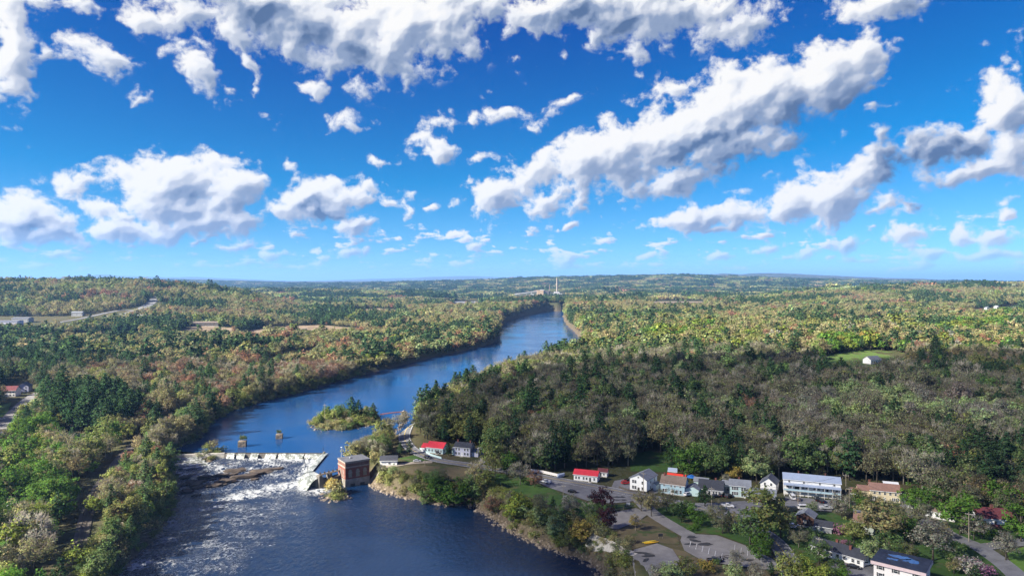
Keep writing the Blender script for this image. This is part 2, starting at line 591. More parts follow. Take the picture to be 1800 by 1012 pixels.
class MB:
    """collects boxes, tubes and prisms for one mesh"""
    def __init__(self):
        self.v, self.f, self.mi = [], [], []

    def add(self, v, f, mi=0):
        o = len(self.v)
        self.v += [tuple(p) for p in v]
        self.f += [tuple(i + o for i in q) for q in f]
        self.mi += [mi] * len(f)
        return self

    def box(self, x0, x1, y0, y1, z0, z1, mi=0):
        v = [(x0, y0, z0), (x1, y0, z0), (x1, y1, z0), (x0, y1, z0), (x0, y0, z1), (x1, y0, z1), (x1, y1, z1), (x0, y1, z1)]
        return self.add(v, [(0, 3, 2, 1), (4, 5, 6, 7), (0, 1, 5, 4), (1, 2, 6, 5), (2, 3, 7, 6), (3, 0, 4, 7)], mi)

    def prism(self, prof, y0, y1, mi=0, axis='y'):
        """profile in x,z extruded along y (or profile in y,z along x)"""
        n = len(prof)
        if axis == 'y':
            v = [(a, y0, b) for a, b in prof] + [(a, y1, b) for a, b in prof]
        else:
            v = [(y0, a, b) for a, b in prof] + [(y1, a, b) for a, b in prof]
        f = [tuple(range(n))[::-1], tuple(range(n, 2 * n))] + [(i, (i + 1) % n, n + (i + 1) % n, n + i) for i in range(n)]
        return self.add(v, f, mi)

    def tube(self, path, rad, sides=6, mi=0, cap=True):
        path = [Vector(p) for p in path]
        rad = rad if hasattr(rad, '__len__') else [rad] * len(path)
        v, f = [], []
        for i, p in enumerate(path):
            d = (path[min(i + 1, len(path) - 1)] - path[max(i - 1, 0)]).normalized()
            a = d.cross(Vector((0, 0, 1)) if abs(d.z) < 0.9 else Vector((1, 0, 0))).normalized()
            b = d.cross(a)
            for k in range(sides):
                t = 2 * math.pi * k / sides
                v.append(p + a * (math.cos(t) * rad[i]) + b * (math.sin(t) * rad[i]))
        for i in range(len(path) - 1):
            for k in range(sides):
                f.append((i * sides + k, i * sides + (k + 1) % sides, (i + 1) * sides + (k + 1) % sides, (i + 1) * sides + k))
        if cap:
            f.append(tuple(range(sides))[::-1])
            f.append(tuple(range((len(path) - 1) * sides, len(path) * sides)))
        return self.add(v, f, mi)

    def mesh(self, name, mats, smooth=False):
        me = bpy.data.meshes.new(name)
        me.from_pydata(self.v, [], self.f)
        for m in (mats if isinstance(mats, (list, tuple)) else [mats]):
            me.materials.append(m)
        me.polygons.foreach_set('material_index', self.mi)
        bm = bmesh.new()
        bm.from_mesh(me)
        bmesh.ops.recalc_face_normals(bm, faces=bm.faces)
        bm.to_mesh(me)
        bm.free()
        if smooth:
            me.shade_smooth()
        return me

    def build(self, name, mats, parent=None, smooth=False):
        return link(bpy.data.objects.new(name, self.mesh(name, mats, smooth)), parent)


# ------------------------------------------------------------------ materials
MATS = {}


def mat(name, col, rough=0.8, var=0.25, scale=1.5, bump=0.0, col2=None, metal=0.0, spec=0.3):
    """one surface colour with uneven weathering"""
    if name in MATS:
        return MATS[name]
    m = bpy.data.materials.new(name)
    m.use_nodes = True
    N = NT(m.node_tree)
    b = N.n['Principled BSDF']
    tc = N.n.new('ShaderNodeTexCoord')
    n1 = N.noise(tc.outputs['Object'], scale, 5.0, 0.6)
    n2 = N.noise(tc.outputs['Object'], scale * 0.13, 3.0, 0.5)
    k = N.m('ADD', N.m('MULTIPLY', n1, 0.6), N.m('MULTIPLY', n2, 0.4))
    lo = tuple(c * (1 - var) for c in col) if col2 is None else col2
    hi = tuple(min(1, c * (1 + var)) for c in col)
    N.put(b.inputs['Base Color'], N.mix(N.ramp(k, 0.3, 0.7), lo, hi))
    b.inputs['Roughness'].default_value = rough
    b.inputs['Metallic'].default_value = metal
    b.inputs['Specular IOR Level'].default_value = spec
    if bump:
        N.put(b.inputs['Normal'], N.bump(n1, bump, 0.05))
    MATS[name] = m
    return m


def mat_ground():
    m = bpy.data.materials.new('forest_floor')
    m.use_nodes = True
    N = NT(m.node_tree)
    b = N.n['Principled BSDF']
    geo = N.n.new('ShaderNodeNewGeometry')
    P = geo.outputs['Position']
    n1 = N.noise(P, 0.05, 6.0, 0.6)
    n2 = N.noise(P, 0.4, 5.0, 0.65)
    n3 = N.noise(P, 0.0035, 4.0, 0.6)
    c = N.mix(N.ramp(n1, 0.35, 0.65), (0.075, 0.062, 0.034), (0.050, 0.062, 0.022))
    c = N.mix(N.ramp(n2, 0.35, 0.75), c, (0.10, 0.085, 0.052))
    c = N.mix(N.ramp(n3, 0.45, 0.62, 0, 0.7), c, (0.034, 0.046, 0.018))
    at = N.attr('cover')
    sx = N.sep(at.outputs['Vector'])
    # r: bare sand and gravel, g: river bank stones and mud, b: far woods seen from afar
    sand = N.mix(N.ramp(N.noise(P, 0.03, 6.0, 0.7), 0.35, 0.65), (0.125, 0.092, 0.060), (0.27, 0.205, 0.145))
    bank = N.mix(N.ramp(N.noise(P, 0.9, 5.0, 0.7), 0.3, 0.7), (0.045, 0.036, 0.026), (0.135, 0.108, 0.078))
    f1 = N.noise(P, 0.010, 7.0, 0.72)
    f2 = N.noise(P, 0.0016, 4.0, 0.6)
    wood = N.mix(N.ramp(f1, 0.36, 0.62), (0.022, 0.036, 0.016), (0.105, 0.092, 0.045))
    wood = N.mix(N.ramp(f2, 0.45, 0.6, 0.0, 0.75), wood, (0.028, 0.042, 0.020))
    c = N.mix(sx[2], c, wood)
    c = N.mix(sx[1], c, bank)
    c = N.mix(N.ramp(N.m('ADD', sx[0], N.m('MULTIPLY', N.m('SUBTRACT', n2, 0.5), 0.6)), 0.35, 0.65), c, sand)
    N.put(b.inputs['Base Color'], c)
    b.inputs['Roughness'].default_value = 0.95
    b.inputs['Specular IOR Level'].default_value = 0.1
    hh = N.m('ADD', N.m('MULTIPLY', N.m('MULTIPLY', f1, sx[2]), 60.0), N.m('MULTIPLY', n2, 0.5))
    N.put(b.inputs['Normal'], N.bump(hh, 1.0, 1.0))
    return m


# bare ground, gravel pits and fields seen in the photograph (pixel outlines)
SANDY = [
    [(395, 590), (470, 574), (560, 571), (640, 578), (650, 585), (560, 592), (500, 588), (440, 596)],
    [(600, 548), (660, 541), (720, 546), (700, 552), (640, 553)],
    [(640, 560), (700, 566), (690, 572), (650, 568)],
    [(300, 585), (345, 572), (420, 577), (400, 590), (330, 596)],
    [(790, 532), (845, 530), (850, 536), (800, 538)],
    [(440, 640), (500, 622), (560, 615), (545, 628), (480, 642)],
    [(1340, 610), (1400, 605), (1400, 616), (1345, 620)],
]
print('land ready')


def build_ground():
    ang = np.concatenate([np.radians(np.arange(-180, -47, 2.2)), np.radians(np.arange(-47, 47, 0.19)), np.radians(np.arange(47, 180.1, 2.2))])
    ang[-1] = np.pi
    ang[0] = -np.pi
    rr = [90.0]
    while rr[-1] < 90000:
        rr.append(rr[-1] * (1.0075 if rr[-1] < 900 else 1.006 if rr[-1] < 2300 else 1.011 if rr[-1] < 4000 else 1.022))
    rr = np.array([3.0, 20.0, 45.0, 70.0] + rr)
    A, RR = np.meshgrid(ang, rr)
    x, y = (np.sin(A) * RR).ravel(), (np.cos(A) * RR).ravel()
    z, d = H(x, y, True)
    far = np.sqrt(x * x + y * y)
    back = sstep(np.radians(50), np.radians(75), np.abs(A.ravel()))
    z = z * (1 - back) + back * np.minimum(z, 6.0 + 0 * z)
    z[far < 30] = np.minimum(z[far < 30], -6.5)
    na, nr = len(ang), len(rr)
    idx = np.arange(na * nr).reshape(nr, na)
    q = np.stack([idx[:-1, :-1], idx[:-1, 1:], idx[1:, 1:], idx[1:, :-1]], -1).reshape(-1, 4)
    me = bpy.data.meshes.new('ground')
    me.vertices.add(len(x))
    me.vertices.foreach_set('co', np.stack([x, y, z], 1).astype(np.float32).ravel())
    me.loops.add(q.size)
    me.loops.foreach_set('vertex_index', q.ravel()[::1].astype(np.int32))
    me.polygons.add(len(q))
    me.polygons.foreach_set('loop_start', (np.arange(len(q)) * 4).astype(np.int32))
    me.update(calc_edges=True)
    me.flip_normals()
    cov = np.zeros((len(x), 4), np.float32)
    cov[:, 3] = 1
    front = y > 80
    px, py = np.zeros_like(x), np.zeros_like(x)
    px[front], py[front] = proj(x[front], y[front], z[front])
    for pl in SANDY:
        cov[front, 0] = np.maximum(cov[front, 0], in_poly(px[front], py[front], pl))
    cov[:, 1] = (1 - sstep(2.0, 6.5, d)) * (d < 100)
    cov[:, 2] = sstep(5200, 8200, far)
    a = me.attributes.new('cover', 'FLOAT_COLOR', 'POINT')
    a.data.foreach_set('color', cov.ravel())
    me.materials.append(mat_ground())
    me.shade_smooth()
    o = setting(link(bpy.data.objects.new('ground', me)))
    return o


build_ground()


# ------------------------------------------------------------------ draped sheets
def drape(name, poly, m, dz, parent=None, cell=5.0, rag=0.0):
    """a polygon of ground positions laid on the land"""
    pl = []
    n = len(poly)
    for i in range(n):
        a, b = Vector(poly[i]), Vector(poly[(i + 1) % n])
        k = max(1, int((b - a).length / cell))
        for j in range(k):
            p = a.lerp(b, j / k)
            if rag:
                p = p + Vector((random.uniform(-rag, rag), random.uniform(-rag, rag)))
            pl.append(p)
    xs, ys = [p.x for p in pl], [p.y for p in pl]
    gx, gy = np.meshgrid(np.arange(min(xs), max(xs), cell), np.arange(min(ys), max(ys), cell))
    gx, gy = gx.ravel(), gy.ravel()
    ok = poly_sd(gx, gy, [tuple(p) for p in pl]) < -cell * 0.35 if len(gx) else np.zeros(0, bool)
    v2 = pl + [Vector((a, b)) for a, b in zip(gx[ok], gy[ok])]
    res = geometry.delaunay_2d_cdt(v2, [(i, (i + 1) % len(pl)) for i in range(len(pl))], [], 1, 1e-4)
    vs, fs = res[0], res[2]
    x, y = np.array([p.x for p in vs]), np.array([p.y for p in vs])
    z = H(x, y) + dz
    me = bpy.data.meshes.new(name)
    me.from_pydata(list(zip(x, y, z)), [], [tuple(f) for f in fs])
    bm = bmesh.new()
    bm.from_mesh(me)
    for f in bm.faces:
        f.normal_update()
        if f.normal.z < 0:
            f.normal_flip()
    bm.to_mesh(me)
    bm.free()
    me.materials.append(m)
    me.shade_smooth()
    return link(bpy.data.objects.new(name, me), parent)


def spline(P, step=3.0):
    P = [Vector(p) for p in P]
    out = []
    for i in range(len(P) - 1):
        a, b, c, d = P[max(i - 1, 0)], P[i], P[i + 1], P[min(i + 2, len(P) - 1)]
        k = max(1, int((c - b).length / step))
        for j in range(k):
            t = j / k
            out.append(0.5 * ((2 * b) + (c - a) * t + (2 * a - 5 * b + 4 * c - d) * t * t + (3 * b - a - 3 * c + d) * t ** 3))
    out.append(P[-1])
    return out


ROADLINES = []


def ribbon(name, line, width, m, dz, parent=None, offset=0.0, step=3.0, keep=True, across=2, clear=0.0):
    """a strip of road along a line of ground positions"""
    P = spline([Vector(p) for p in line], step)
    if keep:
        ROADLINES.append((np.array([tuple(p) for p in P]), width * 0.5 + clear))
    vs = []
    for i, p in enumerate(P):
        d = (P[min(i + 1, len(P) - 1)] - P[max(i - 1, 0)]).normalized()
        n = Vector((-d.y, d.x))
        for k in range(across + 1):
            vs.append(p + n * (offset + width * (k / across - 0.5)))
    x, y = np.array([v.x for v in vs]), np.array([v.y for v in vs])
    z = H(x, y) + dz
    c = across + 1
    f = [(i * c + k, (i + 1) * c + k, (i + 1) * c + k + 1, i * c + k + 1) for i in range(len(P) - 1) for k in range(across)]
    me = bpy.data.meshes.new(name)
    me.from_pydata(list(zip(x, y, z)), [], f)
    bm = bmesh.new()
    bm.from_mesh(me)
    for fc in bm.faces:
        fc.normal_update()
        if fc.normal.z < 0:
            fc.normal_flip()
    bm.to_mesh(me)
    bm.free()
    me.materials.append(m)
    return link(bpy.data.objects.new(name, me), parent)


def gp(lst):
    """pixel outline -> ground outline on the land"""
    return [tuple(on_ground(p[0], p[1]).xy) for p in lst]


# ------------------------------------------------------------------ water
def mat_water(name, base, rough, scale, bump, foam):
    m = bpy.data.materials.new(name)
    m.use_nodes = True
    N = NT(m.node_tree)
    b = N.n['Principled BSDF']
    geo = N.n.new('ShaderNodeNewGeometry')
    P = geo.outputs['Position']
    big = N.noise(P, 0.012, 3.0, 0.6)
    w1 = N.noise(N.vm('MULTIPLY', P, (1.0, 0.55, 1.0)), scale, 5.0, 0.62)
    hgt = N.m('MULTIPLY', w1, N.ramp(big, 0.38, 0.6, 0.35, 1.0))
    b.inputs['IOR'].default_value = 1.333
    if foam:
        at = N.attr('foam')
        s = N.sep(at.outputs['Vector'])
        # streaks drawn out along the current
        q = N.vm('ADD', P, N.vm('SCALE', N.vm('SUBTRACT', N.noise(P, 0.10, 3.0, 0.6, color=True), (0.5, 0.5, 0.5)), scale=9.0))
        st = N.noise(N.vm('MULTIPLY', q, (0.55, 0.26, 1.0)), 1.0, 7.0, 0.66)
        ridge = N.m('SUBTRACT', 1.0, N.m('MULTIPLY', N.m('ABSOLUTE', N.m('SUBTRACT', N.noise(N.vm('MULTIPLY', q, (0.30, 0.17, 1.0)), 1.0, 6.0, 0.62), 0.5)), 7.0))
        fo = N.m('MAXIMUM', N.m('MULTIPLY', ridge, 0.85), N.ramp(st, 0.40, 0.72))
        fm = N.ramp(fo, N.m('MULTIPLY_ADD', s[0], -1.15, 1.05), N.m('MULTIPLY_ADD', s[0], -0.95, 1.45))
        fm = N.m('MULTIPLY', fm, N.ramp(s[0], 0.02, 0.15))
        fcol = N.mix(N.ramp(st, 0.3, 0.7), (0.24, 0.27, 0.31), (0.60, 0.61, 0.61))
        N.put(b.inputs['Base Color'], N.mix(fm, base, fcol))
        N.put(b.inputs['Roughness'], N.m('MULTIPLY_ADD', fm, 0.6, rough))
        hgt = N.m('ADD', hgt, N.m('MULTIPLY', fm, N.m('MULTIPLY', st, 0.8)))
    else:
        b.inputs['Base Color'].default_value = (*base, 1)
        N.put(b.inputs['Roughness'], N.ramp(big, 0.4, 0.62, rough, rough + 0.10))
    N.put(b.inputs['Normal'], N.bump(hgt, 1.0, bump))
    return m


M_POND = mat_water('still_river_water', (0.007, 0.040, 0.125), 0.10, 0.42, 0.13, False)
M_RIVER = mat_water('running_river_water', (0.0030, 0.0135, 0.044), 0.07, 0.55, 1.1, True)


def build_water():
    # mill pond above the dam: a sheet that runs on under the banks
    up = [DAM_A, DAM_B, DAM_C, DAM_D, (-98, 389), (-92, 400)] + pts([(640, 812), (720, 790), (765, 765), (820, 725), (920, 695), (1080, 655), (1075, 600), (1050, 575), (1040, 543),
          (950, 541), (850, 560), (850, 595), (700, 632), (500, 680), (380, 710), (320, 745), (280, 790)])
    res = geometry.delaunay_2d_cdt([Vector(p) for p in up], [(i, (i + 1) % len(up)) for i in range(len(up))], [], 1, 1e-4)
    me = bpy.data.meshes.new('river')
    me.from_pydata([(p.x, p.y, 0.0) for p in res[0]], [], [tuple(f) for f in res[2]])
    bm = bmesh.new(); bm.from_mesh(me)
    for f in bm.faces:
        f.normal_update()
        if f.normal.z < 0:
            f.normal_flip()
    bm.to_mesh(me); bm.free()
    me.materials.append(M_POND)
    setting(link(bpy.data.objects.new('river', me)))
    # tailwater and rapids below the dam
    xs, ys = np.arange(-290, 70, 1.1), np.arange(150, 436, 1.1)
    X, Y = np.meshgrid(xs, ys)
    # ends at the crest lines
    dup = np.minimum(poly_sd(X, Y, UPPER + []), 1e9)
    keep_v = dup > -1.0
    wlev = -5 + sstep(-100, -112, X) * (2.7 * sstep(388, 430, Y) * sstep(-192, -182, X) + 0.7 * sstep(395, 425, Y) * sstep(-182, -192, X))
    rap = sstep(362, 400, Y) * sstep(-100, -115, X)
    n = fbm(X / 3.2, Y / 2.2, 4, 0.55, 401)
    toe = np.minimum(np.abs(Y - (DAM_A[1] - 5)) + np.maximum(0, -185 - X) * 2 + np.maximum(0, X + 117) * 2, 60)
    # distance to the side spillway (B-C-D)
    def seg(ax, ay, bx, by):
        ex, ey = bx - ax, by - ay
        t = np.clip(((X - ax) * ex + (Y - ay) * ey) / (ex * ex + ey * ey), 0, 1)
        return np.hypot(X - ax - ex * t, Y - ay - ey * t)
    dsp = np.minimum(seg(*DAM_B, *DAM_C), seg(*DAM_C, *DAM_D))
    Z = wlev + 0.55 * n * rap + 0.10 * n + 0.5 * np.exp(-(dsp / 7) ** 2) * (0.6 + n)
    br_ = fbm(X / 14, Y / 10, 4, 0.55, 431)
    foam = np.zeros_like(X)
    foam = np.maximum(foam, (0.80 + 0.5 * br_) * np.exp(-(toe / 9) ** 2) * (0.45 + 0.55 * sstep(-178, -150, X)))
    foam = np.maximum(foam, (0.98 + 0.2 * br_) * np.exp(-(dsp / (13 + 5 * br_)) ** 2))
    # jet that leaves the foot of the spillway towards the camera and breaks up
    j = seg(-120, 386, -146, 362)
    foam = np.maximum(foam, (0.80 + 0.35 * br_) * np.exp(-(j / (12 + 6 * br_)) ** 2))
    j = seg(-146, 362, -168, 326)
    foam = np.maximum(foam, (0.56 + 0.5 * br_) * np.exp(-(j / 18) ** 2))
    j = seg(-168, 326, -165, 225)
    foam = np.maximum(foam, (0.56 + 0.40 * br_) * np.exp(-(j / 42) ** 2))
    j = seg(-120, 372, -106, 326)
    foam = np.maximum(foam, (0.36 + 0.2 * br_) * np.exp(-(j / 9) ** 2))
    foam = np.maximum(foam, (0.50 + 0.5 * br_) * rap * sstep(-122, -140, X))
    foam = np.maximum(foam, (0.42 + 0.34 * br_) * sstep(-70, -125, X))
    foam = np.maximum(foam, 0.14 * sstep(-10, -60, X))
    foam = np.clip(foam, 0, 1)
    lb = G(238, 992, -5)
    foam = np.maximum(foam, 0.85 * np.exp(-(np.hypot((X - lb[0]) / 1.3, Y - lb[1]) / 9) ** 2))
    idx = np.arange(X.size).reshape(X.shape)
    kq = keep_v[:-1, :-1] & keep_v[1:, :-1] & keep_v[:-1, 1:] & keep_v[1:, 1:]
    q = np.stack([idx[:-1, :-1], idx[:-1, 1:], idx[1:, 1:], idx[1:, :-1]], -1)[kq]
    me = bpy.data.meshes.new('river')
    me.from_pydata(np.stack([X.ravel(), Y.ravel(), Z.ravel()], 1).tolist(), [], q.tolist())
    col = np.zeros((X.size, 4), np.float32)
    col[:, 0] = foam.ravel()
    col[:, 3] = 1
    a = me.attributes.new('foam', 'FLOAT_COLOR', 'POINT')
    a.data.foreach_set('color', col.ravel())
    me.materials.append(M_RIVER)
    me.shade_smooth()
    o = setting(link(bpy.data.objects.new('river', me)))


build_water()

# ================================================================== trees
def mat_leaf():
    m = bpy.data.materials.new('foliage')
    m.use_nodes = True
    N = NT(m.node_tree)
    N.n.remove(N.n['Principled BSDF'])
    tint = N.attr('tint', 'INSTANCER').outputs['Color']
    var = N.attr('var').outputs['Color']
    c = N.mix(1.0, tint, var, 'MULTIPLY')
    df = N.n.new('ShaderNodeBsdfDiffuse')
    tr = N.n.new('ShaderNodeBsdfTranslucent')
    N.put(df.inputs[0], c)
    N.put(tr.inputs[0], c)
    mx = N.n.new('ShaderNodeMixShader')
    mx.inputs[0].default_value = 0.40
    N.l.new(df.outputs[0], mx.inputs[1])
    N.l.new(tr.outputs[0], mx.inputs[2])
    N.l.new(mx.outputs[0], N.n['Material Output'].inputs[0])
    return m


M_LEAF = mat_leaf()
M_BARK = mat('tree_bark', (0.115, 0.095, 0.078), 0.95, 0.35, 3.0)
M_PALE_BARK = mat('pale_bark', (0.26, 0.235, 0.20), 0.95, 0.3, 3.0)


class Cards:
    """leaf-sized faces spread through a crown"""
    def __init__(self):
        self.c, self.s, self.n, self.k = [], [], [], []

    def add(self, c, size, nrm, col):
        self.c.append(c); self.s.append(size); self.n.append(nrm); self.k.append(col)

    def arrays(self, rng):
        c = np.concatenate(self.c); s = np.concatenate(self.s); n = np.concatenate(self.n); k = np.concatenate(self.k)
        m = len(c)
        n = n / (np.linalg.norm(n, axis=1, keepdims=True) + 1e-9)
        r = rng.normal(size=(m, 3))
        a = np.cross(n, r)
        a /= np.linalg.norm(a, axis=1, keepdims=True) + 1e-9
        b = np.cross(n, a)
        asp = rng.uniform(0.55, 1.0, (m, 1))
        s = s[:, None]
        v = np.stack([c + a * s, c + b * s * asp * rng.uniform(.6, 1.2, (m, 1)), c - a * s * rng.uniform(.6, 1.1, (m, 1)), c - b * s * asp], 1)
        return v.reshape(-1, 3), k

    def mesh(self, name, rng, extra=None):
        v, k = self.arrays(rng)
        m = len(k)
        me = bpy.data.meshes.new(name)
        tv = extra.v if extra else []
        tf = extra.f if extra else []
        me.vertices.add(len(v) + len(tv))
        co = np.concatenate([v, np.array(tv, float).reshape(-1, 3)]).astype(np.float32)
        me.vertices.foreach_set('co', co.ravel())
        loops = np.arange(m * 4)
        starts = np.arange(m) * 4
        if tf:
            el = np.concatenate([np.array(f) for f in tf]) + len(v)
            es = np.cumsum([0] + [len(f) for f in tf])[:-1] + m * 4
            loops = np.concatenate([loops, el]); starts = np.concatenate([starts, es])
        me.loops.add(len(loops))
        me.loops.foreach_set('vertex_index', loops.astype(np.int32))
        me.polygons.add(len(starts))
        me.polygons.foreach_set('loop_start', starts.astype(np.int32))
        me.update(calc_edges=True)
        me.materials.append(M_LEAF)
        mi = np.zeros(len(starts), np.int32)
        if tf:
            me.materials.append(extra.bark)
            mi[m:] = 1
        me.polygons.foreach_set('material_index', mi)
        col = np.ones((len(starts), 4), np.float32)
        col[:m, :3] = k
        a = me.attributes.new('var', 'FLOAT_COLOR', 'FACE')
        a.data.foreach_set('color', col.ravel())
        me.validate()
        return me


def leaf_tone(rng, n, spread=0.28):
    b = np.exp(rng.normal(0, spread, (n, 1)))
    return np.clip(b * (1 + rng.normal(0, 0.08, (n, 3))), 0.25, 2.2)


def broadleaf(seed, height, rx, rz, zc, clumps, cards, size, bare=False, clump_r=1.35, limbs=7):
    """a budding or leafed-out broadleaf; returns (cards, wood)"""
    rng = np.random.default_rng(seed)
    C, Wd = Cards(), MB()
    Wd.bark = M_BARK
    lean = rng.normal(0, 0.35, 2)
    top = Vector((lean[0], lean[1], zc + rz * 0.35))
    Wd.tube([(0, 0, -0.6), (lean[0] * .2, lean[1] * .2, zc * .45), tuple(top)], [0.028 * height * .8, 0.020 * height * .8, 0.006 * height], 5)
    cen = []
    while len(cen) < clumps:
        p = rng.uniform(-1, 1, 3)
        r = np.linalg.norm(p)
        if r > 1 or (r < 0.45 and rng.random() < 0.75):
            continue
        if p[2] < -0.75:
            continue
        wob = 0.82 + 0.36 * rng.random()
        cen.append((p[0] * rx * wob + lean[0] * .5, p[1] * rx * wob + lean[1] * .5, zc + p[2] * rz * wob))
    cen = np.array(cen)
    for c in cen[:limbs]:
        z0 = rng.uniform(0.45, 0.85) * zc
        mid = (c[0] * .45, c[1] * .45, z0 + (c[2] - z0) * .6)
        Wd.tube([(lean[0] * .2, lean[1] * .2, z0), mid, tuple(c)], [0.010 * height, 0.007 * height, 0.002 * height], 3, cap=False)
    for c in cen:
        r = clump_r * rng.uniform(0.7, 1.3)
        n = max(3, int(cards * rng.uniform(.7, 1.3)))
        d = rng.normal(size=(n, 3))
        d /= np.linalg.norm(d, axis=1, keepdims=True)
        p = c + d * (r * rng.uniform(0.35, 1.0, (n, 1)) ** 0.7) * (1, 1, 0.72)
        out = (p - np.array([lean[0] * .5, lean[1] * .5, zc - rz * .4]))
        out /= np.linalg.norm(out, axis=1, keepdims=True) + 1e-6
        nr = out * 0.9 + d * 0.6 + rng.normal(0, 0.55, (n, 3)) + (0, 0, 0.25)
        tone = leaf_tone(rng, n, 0.22) * np.exp(rng.normal(0, 0.16))
        C.add(p, size * rng.uniform(0.6, 1.25, n), nr, tone)
        if bare:   # sprays of twigs
            k = max(2, int(n * 0.5))
            b = c + rng.normal(0, r * 0.25, (k, 3))
            dirs = rng.normal(size=(k, 3)) + (0, 0, 0.9) + (c - np.array([0, 0, zc - rz])) * 0.12
            dirs /= np.linalg.norm(dirs, axis=1, keepdims=True)
            for q, dd in zip(b, dirs):
                L = r * rng.uniform(0.8, 1.6)
                s = np.cross(dd, (0.3, 0.4, 0.8))
                s = s / np.linalg.norm(s) * 0.045
                e = q + dd * L
                Wd.add([q - s, q + s, e], [(0, 1, 2)])
    return C, Wd


def pine(seed, height, r0, tiers, per, size, ragged=0.3):
    rng = np.random.default_rng(seed)
    C, Wd = Cards(), MB()
    Wd.bark = M_BARK
    Wd.tube([(0, 0, -0.6), (0, 0, height * .55), (0, 0, height * .98)], [0.018 * height, 0.012 * height, 0.002 * height], 5)
    base = rng.uniform(0.16, 0.30) * height
    for t in range(tiers):
        f = t / (tiers - 1)
        z = base + (height - base) * f ** 0.92
        rad = r0 * max(0.13, 1 - f ** 2.3) ** 0.85 * (0.66 + 0.34 * min(1, f * 4)) * rng.uniform(1 - ragged, 1 + ragged * .6)
        nb = max(4, int(7 * (1 - f * .4)))
        a0 = rng.uniform(0, 6.28)
        for b in range(nb):
            a = a0 + b * 6.283 / nb + rng.normal(0, 0.22)
            L = rad * rng.uniform(0.65, 1.2)
            n = max(2, int(per * (0.35 + L / r0)))
            u = rng.uniform(0.18, 1, n) ** 0.75
            px = np.cos(a) * u * L
            py = np.sin(a) * u * L
            pz = z + u * L * rng.uniform(-0.02, 0.16) - 0.10 * u * u * L
            p = np.stack([px, py, pz], 1) + rng.normal(0, 0.22 + 0.05 * L, (n, 3)) * (1, 1, 0.55)
            nr = rng.normal(0, 0.45, (n, 3)) + (np.cos(a) * .5, np.sin(a) * .5, 0.85)
            C.add(p, size * rng.uniform(.6, 1.2, n), nr, leaf_tone(rng, n, 0.24) * np.exp(rng.normal(0, .12)))
            if L > 1.2 and b % 2 == 0:
                Wd.tube([(0, 0, z), (np.cos(a) * L * .8, np.sin(a) * L * .8, z + L * .06)], [0.006 * height * (1 - f * .6), 0.02], 3, cap=False)
    n = 14
    C.add(np.stack([rng.normal(0, .18, n), rng.normal(0, .18, n), height - rng.uniform(0, 1.6, n)], 1), size * .6 * np.ones(n), rng.normal(size=(n, 3)) + (0, 0, .4), leaf_tone(rng, n))
    return C, Wd


def shrub(seed, height, rx, clumps, cards, size):
    rng = np.random.default_rng(seed)
    C, Wd = broadleaf(seed, height, rx, height * .46, height * .52, clumps, cards, size, clump_r=0.28 * height, limbs=5)
    return C, Wd


# near prototypes: kind -> list of (cards, wood, height)
PROTO = {'leafy': [], 'bare': [], 'pine': [], 'shrub': []}
for i in range(5):
    h = 14.0
    PROTO['leafy'].append((*broadleaf(100 + i, h, 5.2 + .6 * (i % 3), 5.2 + .4 * (i % 2), 8.4, 62, 34, 0.40, limbs=9, clump_r=1.55), h))
for i in range(5):
    h = 15.0
    PROTO['bare'].append((*broadleaf(200 + i, h, 5.2 + .6 * (i % 3), 5.6, 9.2, 56, 32, 0.31, bare=True, limbs=18, clump_r=1.65), h))
for i in range(4):
    h = 18.0
    PROTO['pine'].append((*pine(300 + i, h, 4.5 + .6 * (i % 3), 15 + i % 3, 17, 0.50, 0.38), h))
for i in range(3):
    h = 4.5
    PROTO['shrub'].append((*shrub(400 + i, h, 2.7, 24, 26, 0.26), h))

NEAR_MESH = {}
NEAR_PARTS = {}
for kd, lst in PROTO.items():
    for i, (C, Wd, h) in enumerate(lst):
        rg = np.random.default_rng(900 + i)
        crown = C.mesh('crown', rg)
        if kd == 'bare' and i % 2:
            Wd.bark = M_PALE_BARK
        trunk = bpy.data.meshes.new('trunk')
        trunk.from_pydata(Wd.v, [], Wd.f)
        trunk.materials.append(Wd.bark)
        trunk.shade_smooth()
        NEAR_PARTS[kd, i] = (crown, trunk, h)

PROTO_COL = bpy.data.collections.new('tree_kinds')     # kept out of the scene: only the woods draw on it
FAR_COL = bpy.data.collections.new('tree_kinds_far')
MID = []   # order = instance index


def reg(col, name, me, store):
    o = bpy.data.objects.new('%s_%02d' % (name, len(store)), me)
    col.objects.link(o)
    store.append(o)


IDX = {'leafy': [], 'bare': [], 'pine': [], 'shrub': []}
FULL = []
for kd in ('leafy', 'bare', 'pine', 'shrub'):
    for i, (C, Wd, h) in enumerate(PROTO[kd]):
        IDX[kd].append(len(FULL))
        reg(PROTO_COL, 'kind', C.mesh('near_' + kd, np.random.default_rng(900 + i), Wd), FULL)
IDM = {'leafy': [], 'bare': [], 'pine': [], 'shrub': []}
for kd in ('leafy', 'bare', 'pine', 'shrub'):
    for i in range(3):
        if kd == 'leafy':
            C, Wd = broadleaf(500 + i, 14.0, 4.8, 5.0, 8.6, 26, 11, 0.95, limbs=3, clump_r=1.6)
        elif kd == 'bare':
            C, Wd = broadleaf(520 + i, 15.0, 4.5, 5.6, 9.0, 26, 11, 0.82, limbs=6, clump_r=1.8)
        elif kd == 'pine':
            C, Wd = pine(540 + i, 15.5, 5.6, 7, 5, 1.25, 0.4)
        else:
            C, Wd = broadleaf(560 + i, 4.5, 2.8, 2.0, 2.3, 9, 8, 0.6, limbs=2, clump_r=1.2)
        IDM[kd].append(len(MID))
        reg(FAR_COL, 'kind', C.mesh('mid_' + kd, np.random.default_rng(700 + i), Wd), MID)
